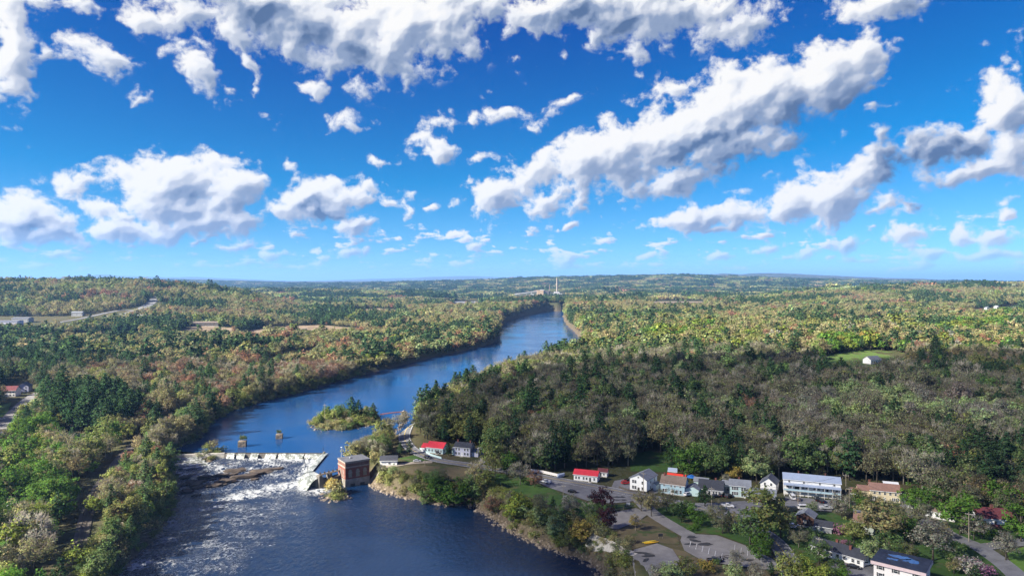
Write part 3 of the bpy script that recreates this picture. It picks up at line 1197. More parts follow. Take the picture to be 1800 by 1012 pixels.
IDF = {'leafy': [], 'bare': [], 'pine': [], 'shrub': []}
for kd in ('leafy', 'bare', 'pine'):
    for i in range(3):    # stands of some twenty far trees
        rng = np.random.default_rng(600 + i)
        big = Cards()
        for t in range(22):
            a = rng.uniform(-17, 17, 2)
            sc = rng.uniform(.75, 1.25)
            if kd == 'pine':
                C, Wd = pine(610 + t, 15.5 * sc, 5.2 * sc, 5, 2, 2.1, 0.35)
            else:
                C, Wd = broadleaf(630 + t, 14 * sc, 4.8 * sc, 4.8 * sc, 8.6 * sc, 9, 3, 1.9, limbs=0, clump_r=1.8)
            tone = np.exp(rng.normal(0, 0.10, 3) * (1, .5, 1) + rng.normal(0, .12))
            for c, s, n, k in zip(C.c, C.s, C.n, C.k):
                big.add(c + np.array([a[0], a[1], 0]), s, n, k * tone)
        IDF[kd].append(len(MID))
        reg(FAR_COL, 'kind', big.mesh('far_' + kd, rng), MID)
print('tree kinds', len(FULL), len(MID))

# colours of spring foliage
TINT = {
    'grey_brown': (0.106, 0.112, 0.062), 'tan': (0.160, 0.146, 0.070), 'olive': (0.118, 0.132, 0.044), 'rust': (0.160, 0.090, 0.056), 'yellow_green': (0.145, 0.178, 0.036),
    'green': (0.062, 0.118, 0.024), 'bright_green': (0.082, 0.152, 0.028), 'dull_green': (0.074, 0.112, 0.040), 'pale_green': (0.165, 0.205, 0.090), 'silver': (0.150, 0.148, 0.115),
    'pine': (0.034, 0.064, 0.028), 'pine_light': (0.048, 0.078, 0.030), 'purple': (0.050, 0.022, 0.028), 'pink': (0.36, 0.17, 0.26), 'gold': (0.21, 0.165, 0.045), 'white_bloom': (0.42, 0.38, 0.34),
}
TINT = {k: tuple(c * (1.62 if k not in ('pink', 'white_bloom', 'purple', 'bright_green', 'yellow_green', 'green', 'pine') else 1.36 if k not in ('pink', 'white_bloom', 'purple') else 1.0) for c in v) for k, v in TINT.items()}
WORD = {'grey_brown': 'grey-brown', 'tan': 'tan', 'olive': 'olive', 'rust': 'rust-red', 'yellow_green': 'yellow-green', 'green': 'deep green', 'bright_green': 'bright green', 'dull_green': 'dull green',
        'pale_green': 'pale green', 'silver': 'silvery grey', 'pine': 'dark', 'pine_light': 'mid-green', 'purple': 'dark purple', 'pink': 'pink-flowering', 'gold': 'golden', 'white_bloom': 'white-flowering'}

# woods: pixel outline of the trunks' feet, kinds with weights, heights, words for the labels
REG = [
    ('in the pine grove beside the railway', [(72, 718), (92, 752), (130, 766), (205, 767), (248, 742), (235, 718), (150, 712)], 1.0, [('pine', 'pine', 1, 21)]),
    ('among the yards left of the railway', [(-60, 742), (110, 752), (190, 770), (225, 800), (165, 860), (140, 920), (95, 1100), (-60, 1100)], 0.80,
     [('leafy', 'green', .22, 13), ('leafy', 'bright_green', .16, 12), ('leafy', 'yellow_green', .12, 10), ('leafy', 'olive', .2, 12), ('bare', 'tan', .22, 13), ('pine', 'pine', .03, 16), ('bare', 'silver', .05, 12)]),
    ('on the wooded bank between railway and river', [(110, 1100), (150, 960), (190, 850), (262, 775), (300, 795), (325, 850), (310, 890), (290, 950), (230, 1000), (190, 1100)], 1.35,
     [('leafy', 'olive', .34, 9), ('bare', 'tan', .20, 10), ('leafy', 'dull_green', .14, 9), ('bare', 'rust', .10, 9), ('pine', 'pine_light', .12, 13), ('leafy', 'yellow_green', .06, 8), ('shrub', 'olive', .12, 4)]),
    ('beside the pond above the dam', [(200, 790), (262, 775), (300, 795), (375, 790), (372, 745), (420, 720), (360, 700), (250, 690), (240, 750)], 1.1,
     [('bare', 'tan', .40, 12), ('leafy', 'olive', .22, 11), ('pine', 'pine', .16, 15), ('leafy', 'dull_green', .12, 12), ('bare', 'rust', .10, 11)]),
    ('in the reddish wood along the far bank', [(235, 700), (250, 640), (400, 628), (560, 606), (640, 612), (620, 650), (480, 690), (380, 715), (300, 712)], 1.0,
     [('bare', 'rust', .30, 11), ('bare', 'tan', .32, 11), ('leafy', 'olive', .14, 11), ('pine', 'pine', .10, 15), ('leafy', 'yellow_green', .04, 9), ('bare', 'grey_brown', .10, 12)]),
    ('on the strip of woods along the pond', [(480, 690), (620, 652), (760, 626), (860, 600), (866, 570), (760, 585), (640, 600), (560, 640)], 1.0,
     [('pine', 'pine', .34, 16), ('leafy', 'pale_green', .10, 12), ('leafy', 'yellow_green', .06, 11), ('bare', 'tan', .30, 11), ('bare', 'rust', .10, 11), ('leafy', 'olive', .10, 11)]),
    ('in the pine woods at the left edge', [(-200, 590), (60, 600), (150, 640), (140, 670), (60, 690), (-200, 720)], 1.0, [('pine', 'pine', .52, 18), ('bare', 'grey_brown', .20, 14), ('bare', 'tan', .14, 13), ('leafy', 'dull_green', .14, 14)]),
    ('in the brown wood behind the pine grove', [(30, 690), (140, 660), (260, 655), (262, 700), (240, 718), (150, 712), (70, 716)], 1.0, [('bare', 'tan', .45, 13), ('bare', 'grey_brown', .3, 13), ('bare', 'rust', .1, 12), ('leafy', 'olive', .15, 12)]),
    ('in the mixed woods on the left', [(60, 596), (330, 588), (420, 606), (360, 640), (240, 660), (140, 660)], 1.0, [('pine', 'pine', .42, 17), ('bare', 'tan', .26, 13), ('leafy', 'olive', .14, 12), ('bare', 'grey_brown', .14, 13), ('leafy', 'bright_green', .04, 11)]),
    ('in the pale aspen stand on the hill', [(1330, 742), (1420, 716), (1560, 712), (1740, 735), (1800, 760), (1800, 800), (1600, 772), (1420, 770)], 1.0, [('leafy', 'pale_green', .52, 14), ('bare', 'silver', .30, 15), ('bare', 'grey_brown', .18, 14)]),
    ('at the river end of the shaded hill', [(735, 785), (728, 745), (770, 700), (860, 664), (900, 690), (850, 800), (760, 785)], 1.1, [('bare', 'olive', .34, 14), ('bare', 'grey_brown', .26, 15), ('pine', 'pine', .24, 18), ('leafy', 'olive', .16, 13)]),
    ('in the shaded wood on the hill', [(740, 785), (860, 664), (1000, 645), (1100, 632), (1330, 632), (1420, 640), (1700, 680), (2000, 700), (2000, 930), (1640, 880), (1350, 845), (1100, 822), (850, 830), (760, 785)], 1.12,
     [('bare', 'grey_brown', .44, 15), ('bare', 'olive', .19, 14), ('leafy', 'dull_green', .14, 14), ('pine', 'pine', .14, 18), ('leafy', 'pale_green', .05, 13), ('bare', 'rust', .03, 13), ('leafy', 'green', .01, 13)]),
    ('in the bright green patch right of the upper river', [(1115, 596), (1150, 584), (1215, 584), (1220, 600), (1135, 608)], 1.0,
     [('leafy', 'bright_green', .42, 11), ('leafy', 'yellow_green', .38, 11), ('leafy', 'gold', .12, 11), ('pine', 'pine', .08, 14)]),
    ('in the bright green patch behind the field', [(1440, 618), (1450, 604), (1505, 600), (1560, 606), (1545, 614), (1470, 622)], 1.0,
     [('leafy', 'bright_green', .42, 11), ('leafy', 'yellow_green', .38, 11), ('leafy', 'gold', .12, 11), ('pine', 'pine', .08, 14)]),
    ('in the bright green patch on the right slope', [(1640, 586), (1700, 574), (1775, 572), (1780, 584), (1660, 594)], 1.0,
     [('leafy', 'bright_green', .42, 11), ('leafy', 'yellow_green', .38, 11), ('leafy', 'gold', .12, 11), ('pine', 'pine', .08, 14)]),
    ('in the bright green patch at the right edge of the slope', [(1715, 562), (1800, 552), (1800, 562), (1730, 570)], 1.0,
     [('leafy', 'bright_green', .42, 11), ('leafy', 'yellow_green', .38, 11), ('leafy', 'gold', .12, 11), ('pine', 'pine', .08, 14)]),
    ('in the sunlit woods beyond the hill', [(1000, 636), (1015, 560), (1250, 560), (1330, 600), (1330, 630), (1100, 630)], 1.0,
     [('bare', 'tan', .40, 11), ('leafy', 'olive', .20, 12), ('pine', 'pine', .16, 15), ('leafy', 'pale_green', .07, 11), ('leafy', 'yellow_green', .06, 11), ('leafy', 'bright_green', .04, 11), ('bare', 'rust', .07, 10)]),
    ('around the green field', [(1330, 625), (1340, 590), (1700, 585), (1800, 590), (2000, 600), (2000, 690), (1700, 676), (1580, 640), (1430, 640)], 0.9,
     [('bare', 'tan', .40, 12), ('leafy', 'olive', .12, 12), ('pine', 'pine', .20, 16), ('leafy', 'bright_green', .06, 11), ('leafy', 'yellow_green', .05, 11), ('bare', 'rust', .08, 11), ('bare', 'silver', .09, 11)]),
    ('on the island in the pond', [(544, 748), (556, 735), (590, 727), (640, 725), (670, 732), (668, 743), (640, 752), (605, 757), (565, 757)], 0.85,
     [('leafy', 'olive', .30, 5.5), ('bare', 'tan', .30, 5), ('shrub', 'tan', .26, 3), ('leafy', 'dull_green', .14, 6)]),
    ('on the islet at the end of the dam', [(334, 800), (362, 793), (396, 793), (397, 803), (370, 811), (344, 806)], 1.6, [('leafy', 'olive', .45, 6), ('bare', 'tan', .2, 6), ('pine', 'pine_light', .15, 7), ('shrub', 'olive', .2, 4)]),
    ('on the rocky isle by the powerhouse', [(566, 868), (580, 858), (603, 858), (606, 872), (590, 880), (572, 878)], 2.6, [('leafy', 'gold', .4, 6.5), ('leafy', 'olive', .4, 6.5), ('shrub', 'olive', .2, 4)]),
    ('between the powerhouse and the pond', [(610, 806), (640, 792), (690, 768), (720, 764), (705, 800), (680, 806), (640, 815)], 1.7, [('bare', 'olive', .4, 10), ('leafy', 'dull_green', .2, 10), ('bare', 'grey_brown', .4, 9)]),
    ('on the bank right of the powerhouse', [(660, 852), (700, 842), (745, 838), (800, 850), (850, 880), (845, 900), (820, 884), (780, 884), (742, 878), (700, 870)], 1.3,
     [('shrub', 'olive', .35, 4.5), ('bare', 'grey_brown', .20, 6), ('leafy', 'dull_green', .25, 7), ('shrub', 'dull_green', .20, 4)]),
    ('on the riverbank below the boat landing', [(850, 900), (870, 880), (930, 900), (1000, 930), (1040, 945), (1100, 965), (1115, 1012), (1110, 1100), (1060, 1030), (1030, 985), (980, 968), (930, 950), (885, 925)], 1.15,
     [('shrub', 'olive', .25, 4), ('leafy', 'olive', .22, 8), ('bare', 'grey_brown', .2, 8), ('leafy', 'pale_green', .15, 8), ('leafy', 'gold', .10, 8), ('leafy', 'dull_green', .08, 7)]),
]
# the village is planted by hand; open ground stays open
OPEN = [
    [(845, 832), (930, 835), (1010, 824), (1080, 820), (1160, 826), (1220, 840), (1300, 843), (1350, 845), (1390, 838), (1470, 842), (1520, 848), (1600, 858), (1640, 890), (1700, 905), (1800, 915), (2100, 930), (2100, 1200),
     (1110, 1200), (1112, 965), (1040, 945), (1000, 930), (930, 900), (870, 880), (850, 850)],
    [(1108, 800), (1140, 792), (1185, 800), (1190, 826), (1110, 824)],
    [(700, 766), (720, 770), (745, 797), (800, 812), (850, 818), (850, 850), (800, 846), (745, 836), (700, 840), (655, 838), (640, 822), (690, 806)],
    [(735, 775), (860, 786), (860, 820), (740, 805)],
    [(684, 790), (690, 750), (728, 735), (734, 760), (742, 800), (700, 800)],
    [(1430, 655), (1440, 628), (1460, 622), (1520, 614), (1590, 620), (1600, 634), (1598, 664), (1540, 674), (1480, 672)],
    [(380, 592), (470, 574), (560, 571), (640, 578), (655, 586), (560, 594), (500, 592), (440, 598)],
    [(590, 550), (660, 541), (725, 546), (700, 553), (640, 554)],
    [(640, 558), (705, 566), (690, 573), (645, 569)],
    [(300, 588), (345, 570), (425, 577), (400, 592), (330, 598)],
    [(435, 645), (500, 622), (570, 612), (550, 630), (480, 645)],
    [(785, 530), (850, 528), (855, 538), (795, 540)],
    [(900, 514), (1000, 514), (1000, 527), (900, 527)],
    [(0, 700), (50, 700), (50, 735), (0, 770)],
    [(95, 760), (165, 766), (150, 795), (95, 790)],
    [(95, 588), (250, 586), (245, 602), (95, 602)],
    [(-50, 556), (130, 556), (300, 530), (300, 540), (120, 582), (-50, 582)],
    [(1690, 545), (1790, 536), (1800, 548), (1700, 556)], [(1500, 560), (1560, 556), (1560, 572), (1500, 574)],
    [(1150, 528), (1240, 528), (1240, 542), (1150, 542)],
    [(0, 668), (55, 668), (58, 735), (0, 740)], [(10, 780), (66, 780), (66, 815), (10, 815)], [(0, 890), (38, 890), (38, 925), (0, 925)],
]
NOPLANT = []      # ground outlines added by roads and buildings


def visible_bits(x, y):
    return (np.abs(x / y) < 0.88)


def plant_field(y0, y1, cell, seed, jit=0.5):
    rng = np.random.default_rng(seed)
    ys = np.arange(y0, y1, cell)
    X, Y = [], []
    for r_, yv in enumerate(ys):
        w = yv * 0.86 + 20
        xs = np.arange(-w, w, cell) + (cell * .5 if r_ % 2 else 0)
        X.append(xs)
        Y.append(np.full(len(xs), yv))
    X, Y = np.concatenate(X), np.concatenate(Y)
    X = X + rng.uniform(-jit, jit, len(X)) * cell
    Y = Y + rng.uniform(-jit, jit, len(X)) * cell
    return X, Y, rng


KINDS = ['leafy', 'bare', 'pine', 'shrub']
TN = list(TINT)
TREES = []     # dict of arrays per band


def sow(y0, y1, cell, seed, lod):
    X, Y, rng = plant_field(y0, y1, cell, seed)
    Z, d = H(X, Y, True)
    ok = d > (3.0 if lod == 0 else 2.5 if lod == 1 else 24.0)
    px, py = proj(X, Y, Z)
    for pl in OPEN:
        ok &= ~in_poly(px, py, pl)
    for line, hw in ROADLINES:
        if line[:, 1].min() > y1 + 50 or line[:, 1].max() < y0 - 50:
            continue
        near = ok & (X > line[:, 0].min() - 30) & (X < line[:, 0].max() + 30) & (Y > line[:, 1].min() - 30) & (Y < line[:, 1].max() + 30)
        ii = np.where(near)[0]
        if len(ii):
            dd = np.min(np.hypot(X[ii, None] - line[None, ::2, 0], Y[ii, None] - line[None, ::2, 1]), 1)
            ok[ii[dd < hw + (3.0 if lod == 0 else 8.0)]] = False
    for pl in NOPLANT:
        b = np.array(pl)
        if b[:, 1].min() > y1 or b[:, 1].max() < y0:
            continue
        ok &= ~in_poly(X, Y, pl)
    X, Y, Z, px, py = X[ok], Y[ok], Z[ok], px[ok], py[ok]
    n = len(X)
    kind = np.zeros(n, int)
    tint = np.zeros(n, int)
    ht = np.zeros(n)
    rg = np.full(n, -1)
    dens = np.ones(n)
    roll = rng.random(n)
    if lod < 2:
        for ri, (words, pl, dn, mixl) in enumerate(REG):
            m = (rg < 0) & in_poly(px, py, pl)
            if not m.any():
                continue
            rg[m] = ri
            dens[m] = dn
            # patches of one kind inside a wood
            pk = 0.6 if 'railway' in words else 0.35
            r = pk * roll[m] + (1 - pk) * (0.5 + 0.9 * fbm(X[m] / 42, Y[m] / 42, 2, 0.5, 500 + ri))
            r = np.argsort(np.argsort(r)) / max(1, len(r)) * 0.9999
            w = np.cumsum([q[2] for q in mixl])
            w = w / w[-1]
            c = np.searchsorted(w, r)
            c = np.minimum(c, len(mixl) - 1)
            kind[m] = np.array([KINDS.index(q[0]) for q in mixl])[c]
            tint[m] = np.array([TN.index(q[1]) for q in mixl])[c]
            ht[m] = np.array([q[3] for q in mixl])[c]
    m = rg < 0
    if m.any():
        # the country beyond: patches of pine among budding hardwoods
        pp = fbm(X[m] / 300, Y[m] / 210, 4, 0.55, 551) + 0.05 * sstep(600, -900, X[m]) + 0.07 * rng.normal(size=m.sum())
        cc = fbm(X[m] / 200, Y[m] / 130, 4, 0.55, 561) + 0.13 * rng.normal(size=m.sum())
        isp = pp > 0.16
        far = Y[m] > 4200
        isp = isp | (far & (pp > 0.10))
        k = np.where(isp, 2, np.where(cc > 0.10, 0, 1))
        t = np.where(isp, np.where(rng.random(m.sum()) < .3, TN.index('pine_light'), TN.index('pine')),
                     np.select([cc > .46, cc > .34, cc > .12, cc > -.22, cc > -.34], [TN.index('bright_green') if False else TN.index('yellow_green'), TN.index('pale_green'), TN.index('olive'), TN.index('tan'), TN.index('grey_brown')], TN.index('rust')))
        kind[m], tint[m] = k, t
        ht[m] = np.where(isp, 17, 12)
    dens_keep = rng.random(n) < np.clip(dens / 1.35, 0, 1) if lod == 0 else rng.random(n) < np.where(fbm(X / 80, Y / 60, 3, 0.5, 881) > -0.38, 0.97, 0.25)
    H0 = np.array([14.0, 15.0, 18.0, 4.5])[kind]
    sc = ht / H0 * (1.12 if lod == 0 else 1.06) * np.exp(rng.normal(0, 0.17 if lod == 0 else 0.24, n))
    tc_ = np.array([TINT[t] for t in TN])[tint] * np.exp(rng.normal(0, 0.14 if lod == 0 else 0.09, (n, 1))) * (1 + rng.normal(0, 0.04, (n, 3)))
    pick = rng.integers(0, 1000, n)
    out = dict(x=X, y=Y, z=Z - 0.15, kind=kind, tint=tint, col=np.clip(tc_, 0.008, 0.6), sc=sc, rot=rng.uniform(0, 6.283, n), pick=pick, reg=rg, lod=lod, wide=rng.uniform(.88, 1.15, n) * (1.0 if lod == 0 else 1.18))
    return {k: (v[dens_keep] if isinstance(v, np.ndarray) else v) for k, v in out.items()}


def sow_bank():
    """brush along the water's edge"""
    X, Y, rng = plant_field(215, 800, 2.7, 9)
    Z, d = H(X, Y, True)
    ok = (d > 0.9) & (d < 13 + 5 * fbm(X / 20, Y / 20, 2, .5, 71)) & (rng.random(len(X)) < 0.72)
    px, py = proj(X, Y, Z)
    for pl in OPEN[2:]:
        ok &= ~in_poly(px, py, pl)
    ok &= ~in_poly(px, py, [(1105, 955), (1200, 950), (1200, 1100), (1105, 1100)])
    ok &= ~in_poly(px, py, [(590, 800), (652, 800), (652, 860), (606, 862)])
    for pl in NOPLANT:
        ok &= ~in_poly(X, Y, pl)
    for line, hw in ROADLINES[:6]:
        ii = np.where(ok)[0]
        dd = np.min(np.hypot(X[ii, None] - line[None, :, 0], Y[ii, None] - line[None, :, 1]), 1)
        ok[ii[dd < hw + 1.5]] = False
    X, Y, Z, px, py = X[ok], Y[ok], Z[ok], px[ok], py[ok]
    n = len(X)
    cc = fbm(X / 18, Y / 18, 2, .5, 73) + .3 * rng.normal(size=n)
    tint = np.select([cc > .5, cc > .25, cc > -.15, cc > -.4], [TN.index(t) for t in ('yellow_green', 'dull_green', 'olive', 'tan')], TN.index('grey_brown'))
    rg = np.full(n, -1)
    for ri, (words, pl, dn, mixl) in enumerate(REG):
        rg[(rg < 0) & in_poly(px, py, pl)] = ri
    kind = np.full(n, 3)
    col = np.array([TINT[t] for t in TN])[tint] * np.exp(rng.normal(0, .15, (n, 1)))
    return dict(x=X, y=Y, z=Z - .15, kind=kind, tint=tint, col=col, sc=np.exp(rng.normal(-.25, .35, n)) * .8, rot=rng.uniform(0, 6.28, n), pick=rng.integers(0, 1000, n), reg=rg, lod=0, wide=rng.uniform(.9, 1.4, n))


def stand(name, label, T, sel, col, protos):
    """one mass of trees: points that carry kind, size and colour, drawn by geometry nodes"""
    n = int(sel.sum())
    if not n:
        return
    me = bpy.data.meshes.new(name)
    me.vertices.add(n)
    s = T['sc'][sel]
    me.vertices.foreach_set('co', np.stack([T['x'][sel], T['y'][sel], T['z'][sel]], 1).astype(np.float32).ravel())
    kd, pk = T['kind'][sel], T['pick'][sel]
    tab = [protos[k] if protos[k] else protos['leafy'] for k in KINDS]
    ix = np.array([tab[a][b % len(tab[a])] for a, b in zip(kd, pk)], np.int32)
    for nm, tp, dat in (('tint', 'FLOAT_COLOR', np.concatenate([T['col'][sel], np.ones((n, 1))], 1)), ('idx', 'INT', ix), ('rot', 'FLOAT', T['rot'][sel]),
                        ('scl', 'FLOAT_VECTOR', np.stack([s * T['wide'][sel], s * T['wide'][sel], s], 1))):
        a = me.attributes.new(nm, tp, 'POINT')
        a.data.foreach_set({'FLOAT_COLOR': 'color', 'FLOAT_VECTOR': 'vector'}.get(tp, 'value'), np.ascontiguousarray(dat, np.int32 if tp == 'INT' else np.float32).ravel())
    o = link(bpy.data.objects.new(name, me))
    o['kind'] = 'stuff'
    o['label'] = label
    ng = bpy.data.node_groups.new(name + '_scatter', 'GeometryNodeTree')
    ng.interface.new_socket('Geometry', in_out='INPUT', socket_type='NodeSocketGeometry')
    ng.interface.new_socket('Geometry', in_out='OUTPUT', socket_type='NodeSocketGeometry')
    gi, go = ng.nodes.new('NodeGroupInput'), ng.nodes.new('NodeGroupOutput')
    ip = ng.nodes.new('GeometryNodeInstanceOnPoints')
    ci = ng.nodes.new('GeometryNodeCollectionInfo')
    ci.inputs['Collection'].default_value = col
    ci.inputs['Separate Children'].default_value = True
    ci.inputs['Reset Children'].default_value = True

    def na(nm, tp):
        q = ng.nodes.new('GeometryNodeInputNamedAttribute')
        q.data_type = tp
        q.inputs['Name'].default_value = nm
        return q.outputs['Attribute']
    L = ng.links.new
    L(gi.outputs[0], ip.inputs['Points'])
    L(ci.outputs[0], ip.inputs['Instance'])
    ip.inputs['Pick Instance'].default_value = True
    L(na('idx', 'INT'), ip.inputs['Instance Index'])
    cx = ng.nodes.new('ShaderNodeCombineXYZ')
    L(na('rot', 'FLOAT'), cx.inputs[2])
    er = ng.nodes.new('FunctionNodeEulerToRotation')
    L(cx.outputs[0], er.inputs[0])
    L(er.outputs[0], ip.inputs['Rotation'])
    L(na('scl', 'FLOAT_VECTOR'), ip.inputs['Scale'])
    L(ip.outputs[0], go.inputs[0])
    md = o.modifiers.new('scatter', 'NODES')
    md.node_group = ng
    return o


PHRASE = {'leafy': 'broadleaf tree', 'bare': 'budding tree', 'pine': 'pine', 'shrub': 'shrub'}
CAT = {'leafy': 'tree', 'bare': 'tree', 'pine': 'pine tree', 'shrub': 'shrub'}
TREE_NAME = {'leafy': 'broadleaf_tree', 'bare': 'budding_tree', 'pine': 'pine_tree', 'shrub': 'shrub'}


def landmark(px, py):
    for (x0, wd) in ((800, 'behind the red-roofed cottage'), (900, 'behind the lilac house'), (985, 'behind the pale fence'), (1080, 'behind the long red-roofed building'), (1155, 'behind the white two-storey house'), (1215, 'behind the pale blue house'),
                     (1275, 'behind the cape house'), (1330, 'behind the aqua house'), (1385, 'behind the gabled house'), (1480, 'behind the long block'), (1600, 'behind the cream house'), (1700, 'behind the brown-roofed white house'), (9999, 'behind the maroon-roofed house')):
        if px < x0:
            return wd


ORD = ['first', 'second', 'third', 'fourth', 'fifth', 'sixth', 'seventh', 'eighth', 'ninth', 'tenth', 'eleventh', 'twelfth', 'thirteenth', 'fourteenth', 'fifteenth', 'sixteenth', 'seventeenth', 'eighteenth', 'nineteenth', 'twentieth']


def single_out(items):
    """items: (px, py, height, phrase, place, group); says which one by row and order from the left"""
    labs = [None] * len(items)
    by = {}
    for i, it in enumerate(items):
        by.setdefault((it[3], it[4]), []).append(i)
    for (ph, pl), ids in by.items():
        ids.sort(key=lambda i: items[i][1])
        nrow = max(1, min(6, int(round(len(ids) / 7.0))))
        rows = np.array_split(np.array(ids), nrow)
        rw = {1: [''], 2: ['farther', 'nearer'], 3: ['farthest', 'middle', 'nearest']}.get(nrow) or ['%s-row' % ORD[k] for k in range(nrow)]
        for k, row in enumerate(rows):
            row = sorted(row, key=lambda i: items[i][0])
            for j, i in enumerate(row):
                o = '' if len(row) == 1 else ['left', 'right'][j] if len(row) == 2 else ['left', 'middle', 'right'][j] if len(row) == 3 else ORD[j] + ' from left'
                if ' from' in o:
                    labs[i] = ' '.join(('%s %s, %s, %s' % (rw[k], ph, o, pl)).split())
                else:
                    labs[i] = ' '.join(('%s %s %s %s' % (rw[k], o, ph, pl)).split())
    return labs


def one_tree(kd, loc, height, tint, rot, label, grp=None, pick=0, wide=1.0, col=None):
    crown, trunk, h0 = NEAR_PARTS[kd, pick % len(PROTO[kd])]
    e = empty(TREE_NAME[kd], loc, rot)
    s = height / h0
    e.scale = (s * wide, s * wide, s)
    c = tuple(float(v) for v in (col if col is not None else TINT[tint]))
    for nm, me in (('crown', crown), ('trunk', trunk)):
        o = link(bpy.data.objects.new(nm, me), e)
        o['tint'] = c
    return tag(e, label, CAT[kd], grp)

# ================================================================== the built things
def gmat(name, c1, c2, s1=0.35, patch=None):
    """ground cover: grass, worn lawn, asphalt, gravel"""
    if name in MATS:
        return MATS[name]
    m = bpy.data.materials.new(name)
    m.use_nodes = True
    N = NT(m.node_tree)
    b = N.n['Principled BSDF']
    P = N.n.new('ShaderNodeNewGeometry').outputs['Position']
    n1, n2, n3 = N.noise(P, s1, 6.0, 0.65), N.noise(P, s1 * 0.16, 4.0, 0.6), N.noise(P, 2.6, 3.0, 0.6)
    c = N.mix(N.ramp(N.m('ADD', N.m('MULTIPLY', n1, 0.45), N.m('MULTIPLY', n2, 0.55)), 0.38, 0.62), c1, c2)
    if patch:
        c = N.mix(N.ramp(N.noise(P, 0.11, 5.0, 0.65), 0.54, 0.66), c, patch)
    c = N.mix(N.ramp(n3, 0.35, 0.75, 0.0, 0.28), c, tuple(v * 0.55 for v in c1))
    N.put(b.inputs['Base Color'], c)
    b.inputs['Roughness'].default_value = 0.9
    b.inputs['Specular IOR Level'].default_value = 0.2
    N.put(b.inputs['Normal'], N.bump(n3, 0.4, 0.08))
    MATS[name] = m
    return m


ASPH = gmat('worn_asphalt', (0.120, 0.122, 0.132), (0.200, 0.202, 0.216), 0.25)
ASPH2 = gmat('pale_asphalt', (0.155, 0.150, 0.152), (0.235, 0.226, 0.226), 0.25)
PATCH = gmat('dark_patching', (0.035, 0.036, 0.040), (0.055, 0.055, 0.06), 0.5)
GRAVEL = gmat('gravel', (0.20, 0.175, 0.145), (0.29, 0.255, 0.215), 0.5)
BALLAST = gmat('rail_ballast', (0.085, 0.074, 0.062), (0.135, 0.118, 0.10), 0.6, (0.07, 0.075, 0.035))
GRASS = gmat('lawn', (0.030, 0.068, 0.014), (0.052, 0.105, 0.022), 0.3, (0.085, 0.082, 0.038))
GRASS2 = gmat('bright_grass', (0.075, 0.150, 0.025), (0.110, 0.190, 0.035), 0.3)  # a brighter green than the common lawn
MEADOW = gmat('meadow', (0.055, 0.100, 0.022), (0.085, 0.135, 0.032), 0.12, (0.10, 0.10, 0.045))
DRYGR = gmat('dry_grass', (0.085, 0.072, 0.040), (0.125, 0.100, 0.056), 0.3, (0.045, 0.070, 0.020))
DIRT = gmat('bare_earth', (0.13, 0.10, 0.075), (0.19, 0.15, 0.115), 0.4)
M_WHITE = mat('white_line_paint', (0.62, 0.62, 0.62), 0.7, 0.35, 1.0)
M_YELLOW = mat('yellow_line_paint', (0.50, 0.36, 0.07), 0.7, 0.25, 1.0)
CONC = mat('concrete', (0.36, 0.34, 0.31), 0.9, 0.35, 0.6, 0.3)
DCONC = mat('wet_concrete', (0.13, 0.12, 0.11), 0.7, 0.45, 0.5, 0.3)
ROCK = mat('ledge_rock', (0.058, 0.044, 0.035), 0.8, 0.45, 0.5, 0.5)
STONE = mat('bank_stone', (0.19, 0.155, 0.12), 0.9, 0.4, 0.5, 0.4)
WOODM = mat('weathered_timber', (0.16, 0.135, 0.11), 0.9, 0.3, 1.5)
POLEM = mat('pole_wood', (0.27, 0.23, 0.18), 0.9, 0.3, 1.5)
STEEL = mat('rail_steel', (0.09, 0.075, 0.065), 0.5, 0.3, 1.0, metal=0.6)
GLASS = mat('window_glass', (0.030, 0.036, 0.046), 0.12, 0.2, 0.5, spec=0.6)
TRIM = mat('white_trim', (0.70, 0.70, 0.70), 0.7, 0.06, 2.0)
DARKTRIM = mat('dark_trim', (0.04, 0.04, 0.045), 0.6, 0.2, 2.0)
TYRE = mat('tyre_rubber', (0.018, 0.018, 0.018), 0.85, 0.2, 4.0)
RIM = mat('wheel_rim', (0.45, 0.45, 0.47), 0.35, 0.1, 4.0, metal=0.8)
LAMP = mat('headlight_glass', (0.65, 0.66, 0.68), 0.2, 0.1, 4.0)
TAIL = mat('tail_light', (0.30, 0.02, 0.02), 0.3, 0.1, 4.0)
BRICK = mat('red_brick', (0.165, 0.062, 0.048), 0.9, 0.30, 1.2, 0.2)
WALLS = {
    'white': mat('white_clapboard', (0.72, 0.72, 0.72), 0.75, 0.07, 1.0), 'cream': mat('cream_clapboard', (0.60, 0.52, 0.36), 0.75, 0.07, 1.0), 'blue': mat('pale_blue_clapboard', (0.36, 0.50, 0.58), 0.75, 0.08, 1.0),
    'lilac': mat('grey_lilac_clapboard', (0.50, 0.50, 0.62), 0.75, 0.07, 1.0), 'aqua': mat('aqua_clapboard', (0.46, 0.60, 0.62), 0.75, 0.07, 1.0), 'brown': mat('brown_board', (0.075, 0.040, 0.030), 0.85, 0.25, 1.0),
    'grey': mat('grey_board', (0.24, 0.25, 0.27), 0.8, 0.15, 1.0), 'pale': mat('pale_stucco', (0.70, 0.66, 0.65), 0.85, 0.07, 0.7), 'green': mat('grey_green_board', (0.36, 0.40, 0.37), 0.8, 0.1, 1.0),
    'tan': mat('tan_cladding', (0.34, 0.25, 0.16), 0.8, 0.12, 0.05), 'metal': mat('white_cladding', (0.32, 0.32, 0.32), 0.6, 0.10, 0.05), 'dark': mat('dark_cladding', (0.10, 0.085, 0.075), 0.8, 0.2, 0.05),
}
